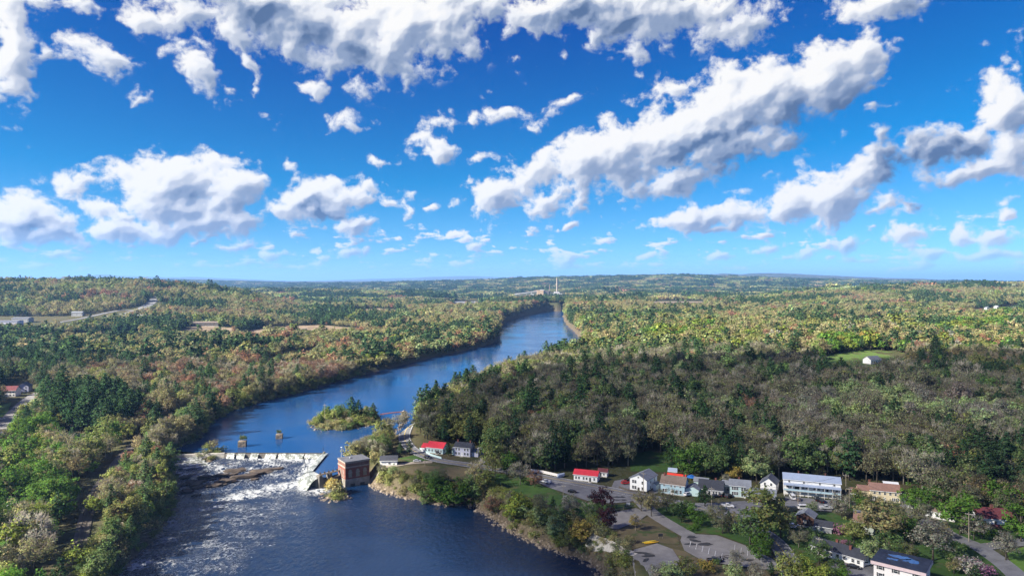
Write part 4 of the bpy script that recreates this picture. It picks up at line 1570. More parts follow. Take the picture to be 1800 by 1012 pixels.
ROOFS = {
    'grey': mat('grey_shingle', (0.19, 0.205, 0.235), 0.9, 0.2, 1.2, 0.2), 'dark': mat('charcoal_shingle', (0.040, 0.044, 0.058), 0.9, 0.25, 1.2, 0.2), 'brown': mat('brown_shingle', (0.175, 0.135, 0.110), 0.9, 0.2, 1.2, 0.2),
    'red': mat('red_metal_roof', (0.50, 0.035, 0.050), 0.5, 0.12, 0.7), 'scarlet': mat('scarlet_metal_roof', (0.62, 0.045, 0.025), 0.5, 0.10, 0.7), 'blue': mat('blue_grey_metal_roof', (0.30, 0.36, 0.48), 0.5, 0.08, 0.5),
    'maroon': mat('maroon_shingle', (0.125, 0.035, 0.040), 0.9, 0.2, 1.2, 0.2), 'rose': mat('russet_shingle', (0.225, 0.130, 0.105), 0.9, 0.15, 1.2, 0.2), 'tar': mat('tar_roof', (0.030, 0.036, 0.055), 0.55, 0.4, 0.25),
    'slate': mat('slate_roof', (0.105, 0.115, 0.145), 0.8, 0.2, 1.0, 0.2), 'tarp': mat('blue_tarp', (0.03, 0.17, 0.55), 0.5, 0.15, 0.6), 'white': mat('white_roof', (0.62, 0.63, 0.65), 0.7, 0.1, 0.3),
}

_win_cache = {}


def window_mesh(w, h, trim, shut=False):
    key = (round(w, 2), round(h, 2), trim.name, shut)
    if key not in _win_cache:
        b = MB()
        t = 0.09
        b.box(-w / 2, w / 2, -0.05, 0.02, -h / 2, h / 2, 1)                       # pane, set back
        for (x0, x1, z0, z1) in ((-w / 2 - t, -w / 2, -h / 2 - t, h / 2 + t), (w / 2, w / 2 + t, -h / 2 - t, h / 2 + t), (-w / 2, w / 2, h / 2, h / 2 + t), (-w / 2, w / 2, -h / 2 - t, -h / 2), (-w / 2, w / 2, -0.03, 0.03)):
            b.box(x0, x1, -0.085, 0.02, z0, z1, 0)
        if shut:
            for s in (-1, 1):
                b.box(*(sorted((s * (w / 2 + t), s * (w / 2 + t + 0.42)))), -0.06, 0.02, -h / 2 - t, h / 2 + t, 2)
        _win_cache[key] = b.mesh('window', [trim, GLASS, DARKTRIM])
    return _win_cache[key]


FACE = {'F': (0, -1, 0), 'B': (0, 1, 180), 'L': (-1, 0, -90), 'R': (1, 0, 90)}


def put_windows(root, spec, w, d, trim, z0=0.0):
    """spec: (face, across positions -1..1, sill-centre heights, width, height)"""
    for (fc, us, zs, ww, hh, *rest) in spec:
        nx, ny, rz = FACE[fc]
        half = w / 2 if fc in 'FB' else d / 2
        for u in us:
            for z in zs:
                o = bpy.data.objects.new('window', window_mesh(ww, hh, trim, bool(rest and rest[0] == 'shut')))
                if fc == 'F':
                    o.location = (u * half, -d / 2, z0 + z)
                elif fc == 'B':
                    o.location = (u * half, d / 2, z0 + z)
                elif fc == 'L':
                    o.location = (-w / 2, u * half, z0 + z)
                else:
                    o.location = (w / 2, u * half, z0 + z)
                o.rotation_euler = (0, 0, R(rz))
                link(o, root)


def gable_wall(b, w, d, h, rise, ridge, x=0, y=0, z=0, mi=0):
    if ridge == 'x':
        b.prism([(y - d / 2, z), (y + d / 2, z), (y + d / 2, z + h), (y, z + h + rise), (y - d / 2, z + h)], x - w / 2, x + w / 2, mi, axis='x')
    else:
        b.prism([(x - w / 2, z), (x + w / 2, z), (x + w / 2, z + h), (x, z + h + rise), (x - w / 2, z + h)], y - d / 2, y + d / 2, mi)
    return b


def gable_roof(b, w, d, h, rise, ridge, x=0, y=0, z=0, mi=0, over=0.45, th=0.22):
    span = d if ridge == 'x' else w
    s = rise / (span / 2)
    e = span / 2 + over
    z0 = z + h + 0.03
    prof = [(-e, z0 - over * s), (0, z0 + rise), (e, z0 - over * s), (e, z0 - over * s + th), (0, z0 + rise + th), (-e, z0 - over * s + th)]
    if ridge == 'x':
        b.prism([(y + p, q) for p, q in prof], x - w / 2 - over, x + w / 2 + over, mi, axis='x')
    else:
        b.prism([(x + p, q) for p, q in prof], y - d / 2 - over, y + d / 2 + over, mi)
    return b


def lean_roof(b, w, d, h0, h1, x=0, y=0, mi=0, over=0.3, th=0.18):
    """single slope, low at the front (-y)"""
    b.prism([(y - d / 2 - over, h0), (y + d / 2, h1), (y + d / 2, h1 + th), (y - d / 2 - over, h0 + th)], x - w / 2 - over, x + w / 2 + over, mi, axis='x')
    return b


def footprint(loc, rz, w, d, m=2.5):
    c, s = math.cos(rz), math.sin(rz)
    NOPLANT.append([(loc[0] + c * a - s * b, loc[1] + s * a + c * b) for a, b in ((-w / 2 - m, -d / 2 - m), (w / 2 + m, -d / 2 - m), (w / 2 + m, d / 2 + m), (-w / 2 - m, d / 2 + m))])


def house(name, label, px, py, yaw, w, d, h, rise, wall, roof, ridge='x', cat='house', wins=(), door=None, chim=(), annex=(), trim=None, lift=0.0, grp=None, base=True, front=True):
    """px, py: foot of the middle of the front wall"""
    p = on_ground(px, py)
    rz = R(yaw)
    c = p.xy + Vector((-math.sin(rz), math.cos(rz))) * (d / 2) if front else p.xy
    z = max(H1(c.x, c.y), p.z) + lift
    root = empty(name, (c.x, c.y, z), rz)
    tag(root, label, cat, grp)
    footprint((c.x, c.y), rz, w, d)
    trim = trim or TRIM
    gable_wall(MB(), w, d, h, rise, ridge, z=0).build('wall', WALLS[wall], root)
    if base:
        MB().box(-w / 2 - .06, w / 2 + .06, -d / 2 - .06, d / 2 + .06, -2.5, 0.35).build('foundation', CONC, root)
    rf = gable_roof(MB(), w, d, h, rise, ridge).build('roof', ROOFS[roof], root)
    e = MB()
    if ridge == 'x':
        e.box(-w / 2 - .47, w / 2 + .47, -d / 2 - .52, -d / 2 - .43, h - 0.45 * rise / (d / 2) - .02, h - .45 * rise / (d / 2) + .22)
    else:
        e.box(-w / 2 - .52, -w / 2 - .43, -d / 2 - .47, d / 2 + .47, h - 0.45 * rise / (w / 2) - .02, h - .45 * rise / (w / 2) + .22)
    e.build('gutter', trim, root)
    put_windows(root, wins, w, d, trim)
    if door is not None:
        u, dw, dh = door[:3]
        MB().box(u * w / 2 - dw / 2, u * w / 2 + dw / 2, -d / 2 - .07, -d / 2 + .02, 0.2, 0.2 + dh).build('door', DARKTRIM if len(door) < 4 else TRIM, root)
        MB().box(u * w / 2 - dw / 2 - .4, u * w / 2 + dw / 2 + .4, -d / 2 - 1.1, -d / 2 - .071, -0.5, 0.18).build('step', CONC, root)
    for (u, v, s) in chim:
        zt = h + rise * (1 - abs(v if ridge == 'x' else u))
        b = MB().box(u * w / 2 - s / 2, u * w / 2 + s / 2, v * d / 2 - s / 2, v * d / 2 + s / 2, zt - 0.6, zt + 1.3)
        b.box(u * w / 2 - s / 2 - .07, u * w / 2 + s / 2 + .07, v * d / 2 - s / 2 - .07, v * d / 2 + s / 2 + .07, zt + 1.3, zt + 1.42)
        b.build('chimney', BRICK, rf)
    for (nm, ax, ay, aw, ad, ah, ar, wl, rl, rdg) in annex:
        gable_wall(MB(), aw, ad, ah, ar, rdg, ax, ay).build(nm, WALLS[wl], root)
        gable_roof(MB(), aw, ad, ah, ar, rdg, ax, ay, over=.3).build('roof', ROOFS[rl], root)
        footprint((c.x + math.cos(rz) * ax - math.sin(rz) * ay, c.y + math.sin(rz) * ax + math.cos(rz) * ay), rz, aw, ad)
    return root


# ------------------------------------------------------------------ roads, lots, lawns
MAIN = gp([(722, 746), (712, 760), (712, 775), (724, 790), (745, 801), (775, 810), (815, 816), (858, 823), (905, 830), (950, 838), (1000, 847), (1050, 856.5), (1100, 866), (1150, 876), (1200, 886), (1245, 898), (1290, 913), (1330, 930), (1362, 952), (1385, 985), (1400, 1030)])
road = setting(ribbon('road', MAIN, 8.0, ASPH, 0.30))
road['label'] = 'two-lane village road past the houses'
ribbon('centre_line', MAIN, 0.30, M_YELLOW, 0.34, road, 0.0, keep=False, across=1)
for s in (-1, 1):
    ribbon('edge_line', MAIN, 0.16, M_WHITE, 0.34, road, s * 3.4, keep=False, across=1)
setting(ribbon('road', gp([(1608, 905), (1640, 925), (1680, 945), (1720, 962), (1755, 985), (1785, 1010), (1810, 1040)]), 7.5, ASPH, 0.30))
setting(ribbon('road', gp([(1720, 962), (1760, 958), (1800, 953), (1860, 947)]), 6.0, ASPH, 0.26))
setting(ribbon('driveway', gp([(1600, 880), (1592, 895), (1608, 905)]), 5.0, ASPH, 0.24))
setting(ribbon('driveway', gp([(640, 829), (680, 820), (720, 814), (760, 812)]), 5.0, GRAVEL, 0.25))
setting(ribbon('driveway', gp([(848, 787), (853, 800), (852, 815)]), 6.5, ASPH2, 0.26))
landing = setting(ribbon('road', gp([(1120, 874), (1132, 888), (1150, 905), (1180, 924), (1212, 942)]), 7.0, ASPH2, 0.36))
LOTS = [
    ('parking_lot', [(938, 836), (985, 846), (1050, 859), (1110, 871), (1128, 877), (1105, 882), (1075, 885), (1035, 881), (1000, 869), (965, 857), (946, 848)], ASPH, .24),
    ('parking_lot', [(1200, 938), (1260, 941), (1310, 959), (1360, 984), (1378, 1003), (1340, 1001), (1280, 993), (1235, 986), (1203, 968), (1196, 950)], ASPH2, .30),
    ('parking_lot', [(1044, 915), (1085, 899), (1118, 893), (1142, 902), (1122, 916), (1086, 930), (1050, 927)], ASPH2, .20),
    ('boat_ramp', [(1114, 966), (1155, 955), (1182, 965), (1195, 985), (1175, 1025), (1118, 1025), (1112, 990)], ASPH2, .20),
    ('parking_lot', [(1215, 884), (1250, 884), (1310, 880), (1345, 884), (1380, 905), (1330, 918), (1295, 910), (1250, 896)], ASPH, .22),
    ('parking_lot', [(1380, 872), (1470, 880), (1462, 899), (1420, 897), (1380, 890)], ASPH, .22),
    ('parking_lot', [(1075, 856), (1080, 845), (1108, 840), (1112, 862), (1098, 864)], ASPH, .20),
    ('driveway', [(1465, 985), (1500, 978), (1545, 982), (1550, 1020), (1490, 1040), (1450, 1000)], ASPH, .20),
    ('driveway', [(1500, 895), (1530, 900), (1525, 915), (1500, 912)], ASPH, .20),
    ('driveway', [(1135, 862), (1150, 868), (1170, 862), (1165, 850), (1150, 852)], ASPH, .20),
]
lot_objs = []
for nm, pl, m, dz in LOTS:
    g = gp(pl)
    NOPLANT.append(g)
    lot_objs.append(setting(drape(nm, g, m, dz)))


def stall_lines(parent, a, b, n, length, yaw):
    A, B = on_ground(*a), on_ground(*b)
    for i in range(n):
        p = A.lerp(B, i / (n - 1))
        q = p + Vector((math.cos(yaw), math.sin(yaw), 0)) * length
        ribbon('stall_line', [tuple(p.xy), tuple(q.xy)], 0.15, M_WHITE, 0.40, parent, keep=False, across=1)


stall_lines(lot_objs[1], (1212, 962), (1268, 984), 6, 6.0, R(70))
stall_lines(lot_objs[1], (1292, 958), (1350, 985), 6, 5.5, R(-110))
def tar_patch(px, py, w, l, a, dz, parent, seed):
    p = on_ground(px, py).xy
    rng = np.random.default_rng(seed)
    n = 12
    pl = []
    for t in np.linspace(0, 2 * math.pi, n, endpoint=False):
        u, v = math.cos(t) * l * .5 * rng.uniform(.6, 1.15), math.sin(t) * w * .5 * rng.uniform(.6, 1.15)
        pl.append((p.x + u * math.cos(a) - v * math.sin(a), p.y + u * math.sin(a) + v * math.cos(a)))
    drape('asphalt_patch', pl, PATCH, dz, parent, cell=1.5)


for (px, py, w, l, a) in ((1216, 945, 2.6, 6, .3), (1222, 951, 2, 9, -.5), (1240, 957, 3, 8, .2), (1215, 957, 2.2, 8, 0), (1315, 985, 2, 6, 0), (1330, 994, 2, 4, 0)):
    tar_patch(px, py, w * 1.3, l * .8, a, 0.38, lot_objs[1], int(px))
for (px, py, w, l, a) in ((1085, 874, 2, 5, 0), (1095, 874, 2, 4, .1), (1084, 879, 1.8, 5, 0), (1096, 879, 2, 4, 0)):
    tar_patch(px, py, w * 1.3, l * .8, a, 0.32, lot_objs[0], int(px))
for (px, py, w, l, a) in ((1128, 972, 2, 10, -.2), (1142, 977, 2.5, 8, .1), (1135, 985, 1.5, 6, .9)):
    tar_patch(px, py, w * 1.3, l * .8, a, 0.30, lot_objs[3], int(px))

for pl, m in [
    ([(845, 835), (875, 832), (935, 838), (945, 850), (1000, 871), (1035, 884), (1080, 888), (1128, 881), (1140, 888), (1115, 891), (1080, 897), (1044, 913), (1000, 905), (950, 880), (900, 862), (850, 850)], GRASS),
    ([(1150, 893), (1200, 889), (1245, 902), (1290, 918), (1340, 945), (1362, 975), (1312, 957), (1262, 939), (1215, 936), (1185, 918)], GRASS),
    ([(1090, 930), (1138, 908), (1178, 928), (1194, 942), (1196, 956), (1160, 953), (1112, 964), (1075, 945), (1040, 930), (1050, 928)], DRYGR),
    ([(1180, 962), (1203, 970), (1238, 988), (1300, 997), (1378, 1006), (1378, 1060), (1190, 1060), (1196, 985)], DRYGR),
    ([(1382, 892), (1420, 899), (1462, 901), (1500, 915), (1530, 920), (1600, 910), (1640, 930), (1720, 970), (1780, 1020), (1780, 1060), (1560, 1060), (1545, 980), (1500, 975), (1440, 985), (1400, 1010), (1385, 970), (1365, 940), (1350, 920)], GRASS),
    ([(1472, 870), (1530, 880), (1600, 882), (1608, 900), (1530, 900), (1480, 895)], GRASS),
    ([(1640, 890), (1700, 900), (1800, 915), (1900, 930), (1900, 950), (1720, 958), (1660, 930)], GRASS),
    ([(1770, 972), (1800, 960), (1900, 955), (1900, 1060), (1815, 1040)], GRASS2),
    ([(1108, 800), (1140, 792), (1188, 800), (1192, 830), (1110, 828)], GRASS),
    ([(700, 806), (735, 798), (765, 808), (720, 812)], GRASS), ([(650, 838), (700, 824), (745, 818), (800, 820), (850, 826), (850, 848), (800, 846), (745, 836), (700, 842)], DRYGR),
    ([(1430, 650), (1440, 628), (1460, 622), (1520, 614), (1590, 620), (1600, 636), (1598, 660), (1540, 670), (1480, 668)], MEADOW),
    ([(96, 772), (140, 768), (150, 782), (105, 790)], GRASS2), ([(0, 712), (22, 706), (10, 728), (-20, 740)], GRASS2),
    ([(1700, 545), (1790, 537), (1800, 547), (1705, 555)], GRASS2), ([(1480, 566), (1600, 560), (1640, 568), (1500, 576)], GRASS2), ([(980, 524), (1010, 523), (1010, 527), (985, 528)], GRASS2),
]:
    g = gp(pl)
    setting(drape('lawn', g, m, 0.12, cell=6.0 if pl[0][1] > 700 else 30.0, rag=0.6))

# ------------------------------------------------------------------ railway on the left bank
RAIL = gp([(112, 1060), (130, 1000), (142, 950), (152, 905), (168, 866), (195, 826), (226, 790), (262, 764), (300, 745), (350, 722), (420, 700)])
bed = setting(ribbon('rail_bed', RAIL, 5.4, BALLAST, 0.35, clear=2.6))
bed['label'] = 'ballasted railway bed along the left bank'
for s in (-1, 1):
    P = spline([Vector(p) for p in RAIL], 6.0)[:26]
    b = MB()
    path = []
    for i, p in enumerate(P):
        dd = (P[min(i + 1, len(P) - 1)] - P[max(i - 1, 0)]).normalized()
        q = p + Vector((-dd.y, dd.x)) * (s * 0.78)
        path.append((q.x, q.y, H1(p.x, p.y) + 0.52))
    b.tube(path, 0.10, 4).build('rail', STEEL, bed)
P = spline([Vector(p) for p in RAIL], 1.4)[:95]
sl = MB().box(-1.3, 1.3, -.14, .14, -.1, .1).mesh('sleeper', WOODM)
for i, p in enumerate(P):
    dd = (P[min(i + 1, len(P) - 1)] - P[max(i - 1, 0)]).normalized()
    o = link(bpy.data.objects.new('sleeper', sl), bed)
    o.location = (p.x, p.y, H1(p.x, p.y) + 0.40)
    o.rotation_euler = (0, 0, math.atan2(dd.y, dd.x) + math.pi / 2)

setting(ribbon('road', gp([(-30, 790), (0, 757), (22, 728), (48, 703), (70, 690)]), 9.0, ASPH2, 0.3, clear=5.0))
setting(ribbon('driveway', gp([(95, 772), (130, 764), (160, 768), (170, 780), (140, 800)]), 5.0, GRAVEL, 0.25))
setting(ribbon('road', gp([(-60, 792), (-30, 790), (10, 830), (60, 830)]), 5.0, ASPH2, 0.25))
# motorway in the distance
hw = setting(ribbon('motorway', gp([(60, 590), (110, 574), (180, 559), (240, 546), (290, 535), (330, 527)]), 24.0, ASPH, 0.5, step=25))
hw['label'] = 'distant motorway below the left hill'
ribbon('motorway_lane', gp([(20, 582), (90, 569), (165, 555), (230, 543), (285, 533)]), 12.0, ASPH, 0.5, hw, step=25)

# ------------------------------------------------------------------ dam and powerhouse
def wall_between(b, p, q, z0, z1, t, mi=0, ext=0.0):
    p, q = Vector(p), Vector(q)
    d = (q - p).normalized()
    n = Vector((-d.y, d.x)) * (t / 2)
    p, q = p - d * ext, q + d * ext
    v = [(*(p - n), z0), (*(q - n), z0), (*(q + n), z0), (*(p + n), z0), (*(p - n), z1), (*(q - n), z1), (*(q + n), z1), (*(p + n), z1)]
    b.add(v, [(0, 3, 2, 1), (4, 5, 6, 7), (0, 1, 5, 4), (1, 2, 6, 5), (2, 3, 7, 6), (3, 0, 4, 7)], mi)
    return b


def mat_fall():
    m = bpy.data.materials.new('falling_water')
    m.use_nodes = True
    N = NT(m.node_tree)
    b = N.n['Principled BSDF']
    P = N.n.new('ShaderNodeNewGeometry').outputs['Position']
    n = N.noise(N.vm('MULTIPLY', P, (1.4, 1.4, 0.18)), 1.0, 6.0, 0.65)
    g = N.noise(P, 0.35, 4.0, 0.6)
    N.put(b.inputs['Base Color'], N.mix(N.ramp(N.m('ADD', N.m('MULTIPLY', n, .6), N.m('MULTIPLY', g, .4)), 0.46, 0.60), (0.085, 0.095, 0.080), (0.50, 0.52, 0.52)))
    b.inputs['Roughness'].default_value = 0.35
    N.put(b.inputs['Normal'], N.bump(n, 0.6, 0.3))
    return m


M_FALL = mat_fall()
dam = empty('dam', (DAM_A[0], DAM_A[1], 0))
tag(dam, 'low concrete dam with white water spilling over its crest', 'dam')


def local(o, ob):
    ob.location = (-o.location.x, -o.location.y, -o.location.z)
    return ob


def spill(p, q, z_top, z_bot, run, side, seg=40, parent=None, name='spilling_water', rr=5):
    """ragged sheet of water from a crest line down to its foot"""
    p, q = Vector(p), Vector(q)
    d = (q - p).normalized()
    n = Vector((-d.y, d.x)) * side
    v, f = [], []
    prof = [(-0.5, 0.10), (0.1, 0.06), (0.35, -0.05), (0.6, -0.35), (0.85, -0.8), (1.0, -1.0)]
    for i in range(seg + 1):
        for k, (a, h) in enumerate(prof):
            jx = rng_s.normal(0, 0.12) if k > 2 else 0
            c = p.lerp(q, i / seg) + n * (a * run + jx)
            v.append((c.x, c.y, z_top + h * (z_top - z_bot) + (0.12 * rng_s.random() if k > 2 else 0)))
    m = len(prof)
    for i in range(seg):
        for k in range(m - 1):
            f.append((i * m + k, i * m + k + 1, (i + 1) * m + k + 1, (i + 1) * m + k))
    return MB().add(v, f).build(name, M_FALL, parent, True)


rng_s = np.random.default_rng(77)
b = MB()
wall_between(b, DAM_A, DAM_B, -7, 0.05, 1.6)
local(dam, b.build('crest', DCONC, dam))
bb = MB()
wall_between(bb, (DAM_A[0], DAM_A[1] + .3), (DAM_B[0], DAM_B[1] + .3), 0.0, 0.75, 0.3)
local(dam, bb.build('flashboard', mat('wet_timber', (.05, .042, .035), .7, .3, 1.0), dam))
t_ = 0.03
while t_ < 0.99:           # tongues of water between dry stretches of the crest
    w_ = min(rng_s.uniform(.05, .15) * (.6 if t_ < .4 else 1.2), .995 - t_)
    p_, q_ = Vector(DAM_A).lerp(Vector(DAM_B), t_), Vector(DAM_A).lerp(Vector(DAM_B), t_ + w_)
    local(dam, spill((p_.x, p_.y - .1), (q_.x, q_.y - .1), rng_s.uniform(.06, .2), -2.6, rng_s.uniform(2.4, 3.6), -1, max(4, int(w_ * 60)), dam))
    t_ += w_ + rng_s.uniform(.008, .035) * (2.0 if t_ < .4 else .7)
b = MB()
wall_between(b, DAM_B, DAM_C, -7, 0.25, 1.2, ext=.4)
wall_between(b, DAM_C, DAM_D, -7, 0.22, 1.2)
local(dam, b.build('side_wall', CONC, dam))
local(dam, spill((DAM_B[0] - .3, DAM_B[1]), (DAM_C[0] - .3, DAM_C[1]), 0.34, -4.6, 5.0, -1, 46, dam))
local(dam, spill((DAM_C[0], DAM_C[1] - .3), (DAM_D[0], DAM_D[1] - .3), 0.32, -4.9, 7.0, -1, 16, dam))
b = MB()
wall_between(b, G(340, 800, -.5), DAM_A, -7, 0.6, 1.4)
wall_between(b, G(284, 801, 0), G(340, 800, -.5), -7, 0.5, 1.2)
local(dam, b.build('abutment', CONC, dam))
for q in (DAM_B, DAM_D):
    local(dam, MB().tube([(q[0], q[1], -6), (q[0], q[1], 1.6)], 0.8, 8).build('pier', DCONC, dam))
for (px, py) in ((568, 797), (541, 831)):
    x, y = G(px, py, .3)
    local(dam, MB().tube([(x, y, -.2), (x, y, 4.2)], 0.16, 6).build('marker_post', DARKTRIM, dam))

# ledges with water running over them at the left end
steps = empty('stepped_weir', (*G(330, 812, -2), -3))
tag(steps, 'row of pale stepped ledges with water at left end of dam', 'weir')
for i in range(6):
    a, c = G(287 + i * 7, 803 + i * 3.8, -.8 - .55 * i), G(343 + i * 5.8, 798.5 + i * 3.4, -.8 - .55 * i)
    b = MB()
    wall_between(b, a, c, -7, -.8 - 0.55 * i, 1.7)
    local(steps, b.build('ledge_step', CONC if i % 2 else mat('wet_pale_concrete', (0.46, 0.45, 0.43), 0.6, 0.3, 0.6), steps))
    local(steps, spill((a[0], a[1] - .8), (c[0], c[1] - .8), -.74 - .55 * i, -1.4 - .55 * i, 1.6, -1, 16, steps, 'spilling_water'))

# rock ledges in the rapids
def boulder(name, loc, sx, sy, sz, seed, m, parent=None, rz=0.0):
    rng = np.random.default_rng(seed)
    bm = bmesh.new()
    bmesh.ops.create_icosphere(bm, subdivisions=2, radius=1.0)
    off = rng.uniform(0, 50, 2)
    for v in bm.verts:
        k = 1 + 0.32 * float(vnoise(np.array([v.co.x * 1.7 + off[0] + v.co.z]), np.array([v.co.y * 1.7 + off[1]]), 5)[0]) + rng.normal(0, 0.05)
        v.co *= k
        v.co = Vector((v.co.x * sx, v.co.y * sy, (min(v.co.z, 0.55) if v.co.z > 0 else v.co.z) * sz))
    me = bpy.data.meshes.new(name)
    bm.to_mesh(me)
    bm.free()
    me.materials.append(m)
    o = bpy.data.objects.new(name, me)
    o.location = loc
    o.rotation_euler = (0, 0, rz)
    return link(o, parent)


ROCKS = [(412, 829, 6.5, 2.2, 'at the upstream end of the ledge'), (430, 838, 8, 2.4, 'in the middle of the long ledge'), (447, 834, 6, 2, 'on the ledge nearest the dam crest'), (460, 829, 7, 1.8, 'near the foamy pool'), (480, 826, 7, 1.6, 'closest to the white spillway'),
         (395, 846, 6, 2.0, 'at the downstream tip of the ledge'), (377, 852, 4.5, 1.6, 'below the stepped weir'), (360, 838, 4, 1.4, 'between the weir steps and the ledge'), (345, 848, 3.5, 1.3, 'close to the left bank'), (325, 838, 3, 1.2, 'under the left abutment'),
         (405, 818, 5, 1.2, 'in the white water under the crest'), (440, 815, 6, 1.0, 'awash in mid-rapids'), (330, 862, 3, 1.0, 'lowest of the left bank rapids'), (390, 835, 5, 1.3, 'awash beside the long ledge')]
for i, (px, py, sx, sz, wd) in enumerate(ROCKS):
    x, y = G(px, py, -4.2)
    tag(boulder('ledge_rock', (x, y, -4.6 + 1.2 * sstep(372, 428, y)), sx, 2.3, sz, 40 + i, ROCK, None, R(8 + 10 * (i % 3))), 'flat brown rock ' + wd, 'rock', 'rocks of the ledge below the dam')

RR_ = np.random.default_rng(31)
spots = []
for i in range(34):
    t = RR_.random()
    px_, py_ = 335 + 150 * t + RR_.normal(0, 8), 850 - 26 * t + RR_.normal(0, 6)
    if i > 22:
        px_, py_ = RR_.uniform(305, 350), RR_.uniform(832, 872)
    spots.append((px_, py_, 0, 'small dark boulder', 'in the rapids below the dam'))
for i, (sp, lab) in enumerate(zip(spots, single_out(spots))):
    x, y = G(sp[0], sp[1], -4.2)
    s_ = RR_.uniform(1.0, 2.6)
    o = boulder('rapids_boulder', (x, y, -4.9 + 1.4 * float(sstep(388, 430, y))), s_ * 1.4, s_ * .8, s_ * .7, 140 + i, ROCK, None, RR_.uniform(0, 1))
    tag(o, lab, 'rock', 'small boulders in the rapids')

# powerhouse ---------------------------------------------------------
def powerhouse():
    th = R(34)
    W_, D_p = 14.2, 11.6
    c = PH_C.xy + Vector((math.cos(th), math.sin(th))) * (W_ / 2) + Vector((-math.sin(th), math.cos(th))) * (D_p / 2)
    root = empty('powerhouse', (c.x, c.y, -5), th)
    tag(root, 'square red brick powerhouse with flat grey roof and concrete base', 'powerhouse')
    footprint(c, th, W_, D_p, 5)
    w, d = W_ / 2, D_p / 2
    MB().box(-w - .15, w + .15, -d - .15, d + .15, -3, 4.2).build('base', mat('stained_concrete', (0.21, 0.195, 0.175), 0.9, 0.5, 0.35, 0.3), root)
    MB().box(-w, w, -d, d, 4.2, 10.4).build('brick_wall', BRICK, root)
    MB().box(-w - .18, w + .18, -d - .18, d + .18, 10.4, 11.1).build('stone_band', mat('pale_stone_band', (0.27, 0.22, 0.19), 0.8, 0.25, 1.0), root)
    MB().box(-w + .02, w - .02, -d + .02, d - .02, 11.1, 13.0).build('attic_wall', mat('weathered_brick', (0.135, 0.075, 0.060), 0.9, 0.3, 1.0), root)
    MB().box(-w - .22, w + .22, -d - .22, d + .22, 13.0, 13.7).build('cornice', mat('pale_stone_band', (0.5, 0.42, 0.36)), root)
    rf = MB().box(-w - .3, w + .3, -d - .3, d + .3, 13.7, 13.95).build('roof', mat('membrane_roof', (0.085, 0.09, 0.11), 0.8, 0.25, 0.3), root)
    MB().box(-2, -1, .5, 1.6, 13.95, 14.6).build('roof_hatch', ROOFS['grey'], rf)
    frame = mat('boarded_window', (0.20, 0.21, 0.16), 0.8, 0.2, 1.0)

    def arched(wd, hh):
        b = MB()
        n = 8
        prof = [(-wd / 2, 0), (wd / 2, 0), (wd / 2, hh)] + [(wd / 2 * math.cos(math.pi * k / n), hh + wd / 2 * math.sin(math.pi * k / n)) for k in range(1, n)] + [(-wd / 2, hh)]
        b.prism(prof, -0.06, 0.05, 0)
        b.box(-wd * .62, wd * .62, -.16, .04, hh * .66, hh * .66 + .5, 1)
        b.box(-.28, .28, -.16, .04, hh * .2, hh * 1.25, 1)
        b.box(-wd / 2 - .15, wd / 2 + .15, -.2, .05, -.25, -.001, 1)
        return b.mesh('arched_window', [frame, mat('pale_stone_band', (0.5, 0.42, 0.36))])
    big, small = arched(2.0, 3.0), arched(1.0, 3.2)
    for u in (-.6, .02, .62):
        o = link(bpy.data.objects.new('arched_window', big), root)
        o.location = (u * w, -d - .001, 5.4)
    for v in (-.6, -.2, .2, .6):
        o = link(bpy.data.objects.new('arched_window', small), root)
        o.location = (-w - .001, v * d, 5.2)
        o.rotation_euler = (0, 0, R(-90))
    for u in (-.4, .4):
        MB().box(u * w - 1.3, u * w + 1.3, -d - .3, -d - .1, -2, 1.4).build('draft_tube_opening', DARKTRIM, root)
    # gatehouse walkway to the dam
    g = empty('gate_walkway', (DAM_D[0], DAM_D[1], -5))
    tag(g, 'timber gate walkway on dark piers between dam and powerhouse', 'walkway')
    L = Vector((c.x, c.y)) + Vector((math.cos(th), math.sin(th))) * (-w) + Vector((-math.sin(th), math.cos(th))) * (d * .55)
    A_ = Vector(DAM_D)
    dirn = (L - A_)
    for k, t in enumerate((0.04, 0.5)):
        q = A_ + dirn * t
        bq = MB()
        bq.box(-1.0, 1.0, -1.6, 1.6, -3, 7.2)
        o = bq.build('pier', DCONC, g)
        o.location = (q.x - A_.x, q.y - A_.y, 0)
        o.rotation_euler = (0, 0, math.atan2(dirn.y, dirn.x))
    dk = MB()
    n_pl = 14
    for k in range(n_pl):
        o = MB().box(-.42, .42, -1.1, 1.1, 7.2, 7.5).build('deck_plank', WOODM, g)
        q = dirn * ((k + .5) / n_pl)
        o.location = (q.x, q.y, 0)
        o.rotation_euler = (0, 0, math.atan2(dirn.y, dirn.x))
    for k in range(5):
        q = dirn * (.08 + k * .2)
        o = MB().box(-.35, .35, -.35, .35, 7.5, 8.6).build('gate_hoist', STEEL, g)
        o.location = (q.x, q.y, 0)
    bw = MB()
    wall_between(bw, (0, 0), tuple(dirn), -3, 4.6, 0.8)
    bw.build('gate_wall', DCONC, g)
    # light mast behind the roof
    x, y = G(600, 806, 2)
    mst = empty('lamp_mast', (x, y, 0))
    tag(mst, 'thin white lamp mast behind the powerhouse', 'mast')
    MB().tube([(0, 0, -3), (0, 0, 9)], [.16, .09], 6).build('pole', mat('galvanised_pole', (.5, .5, .5), .5), mst)
    MB().box(-.5, .5, -.15, .15, 8.9, 9.2).build('lamp_head', TRIM, mst)


powerhouse()
house('garage', 'white garage with dark roof behind the powerhouse', 683, 818, 6, 9.5, 7.0, 2.9, 1.9, 'white', 'dark', 'x', 'garage', [('F', [.1], [1.3], 1.2, 1.0), ('R', [0], [1.6], .9, 1.1)], (.6, .95, 2.1, 1))

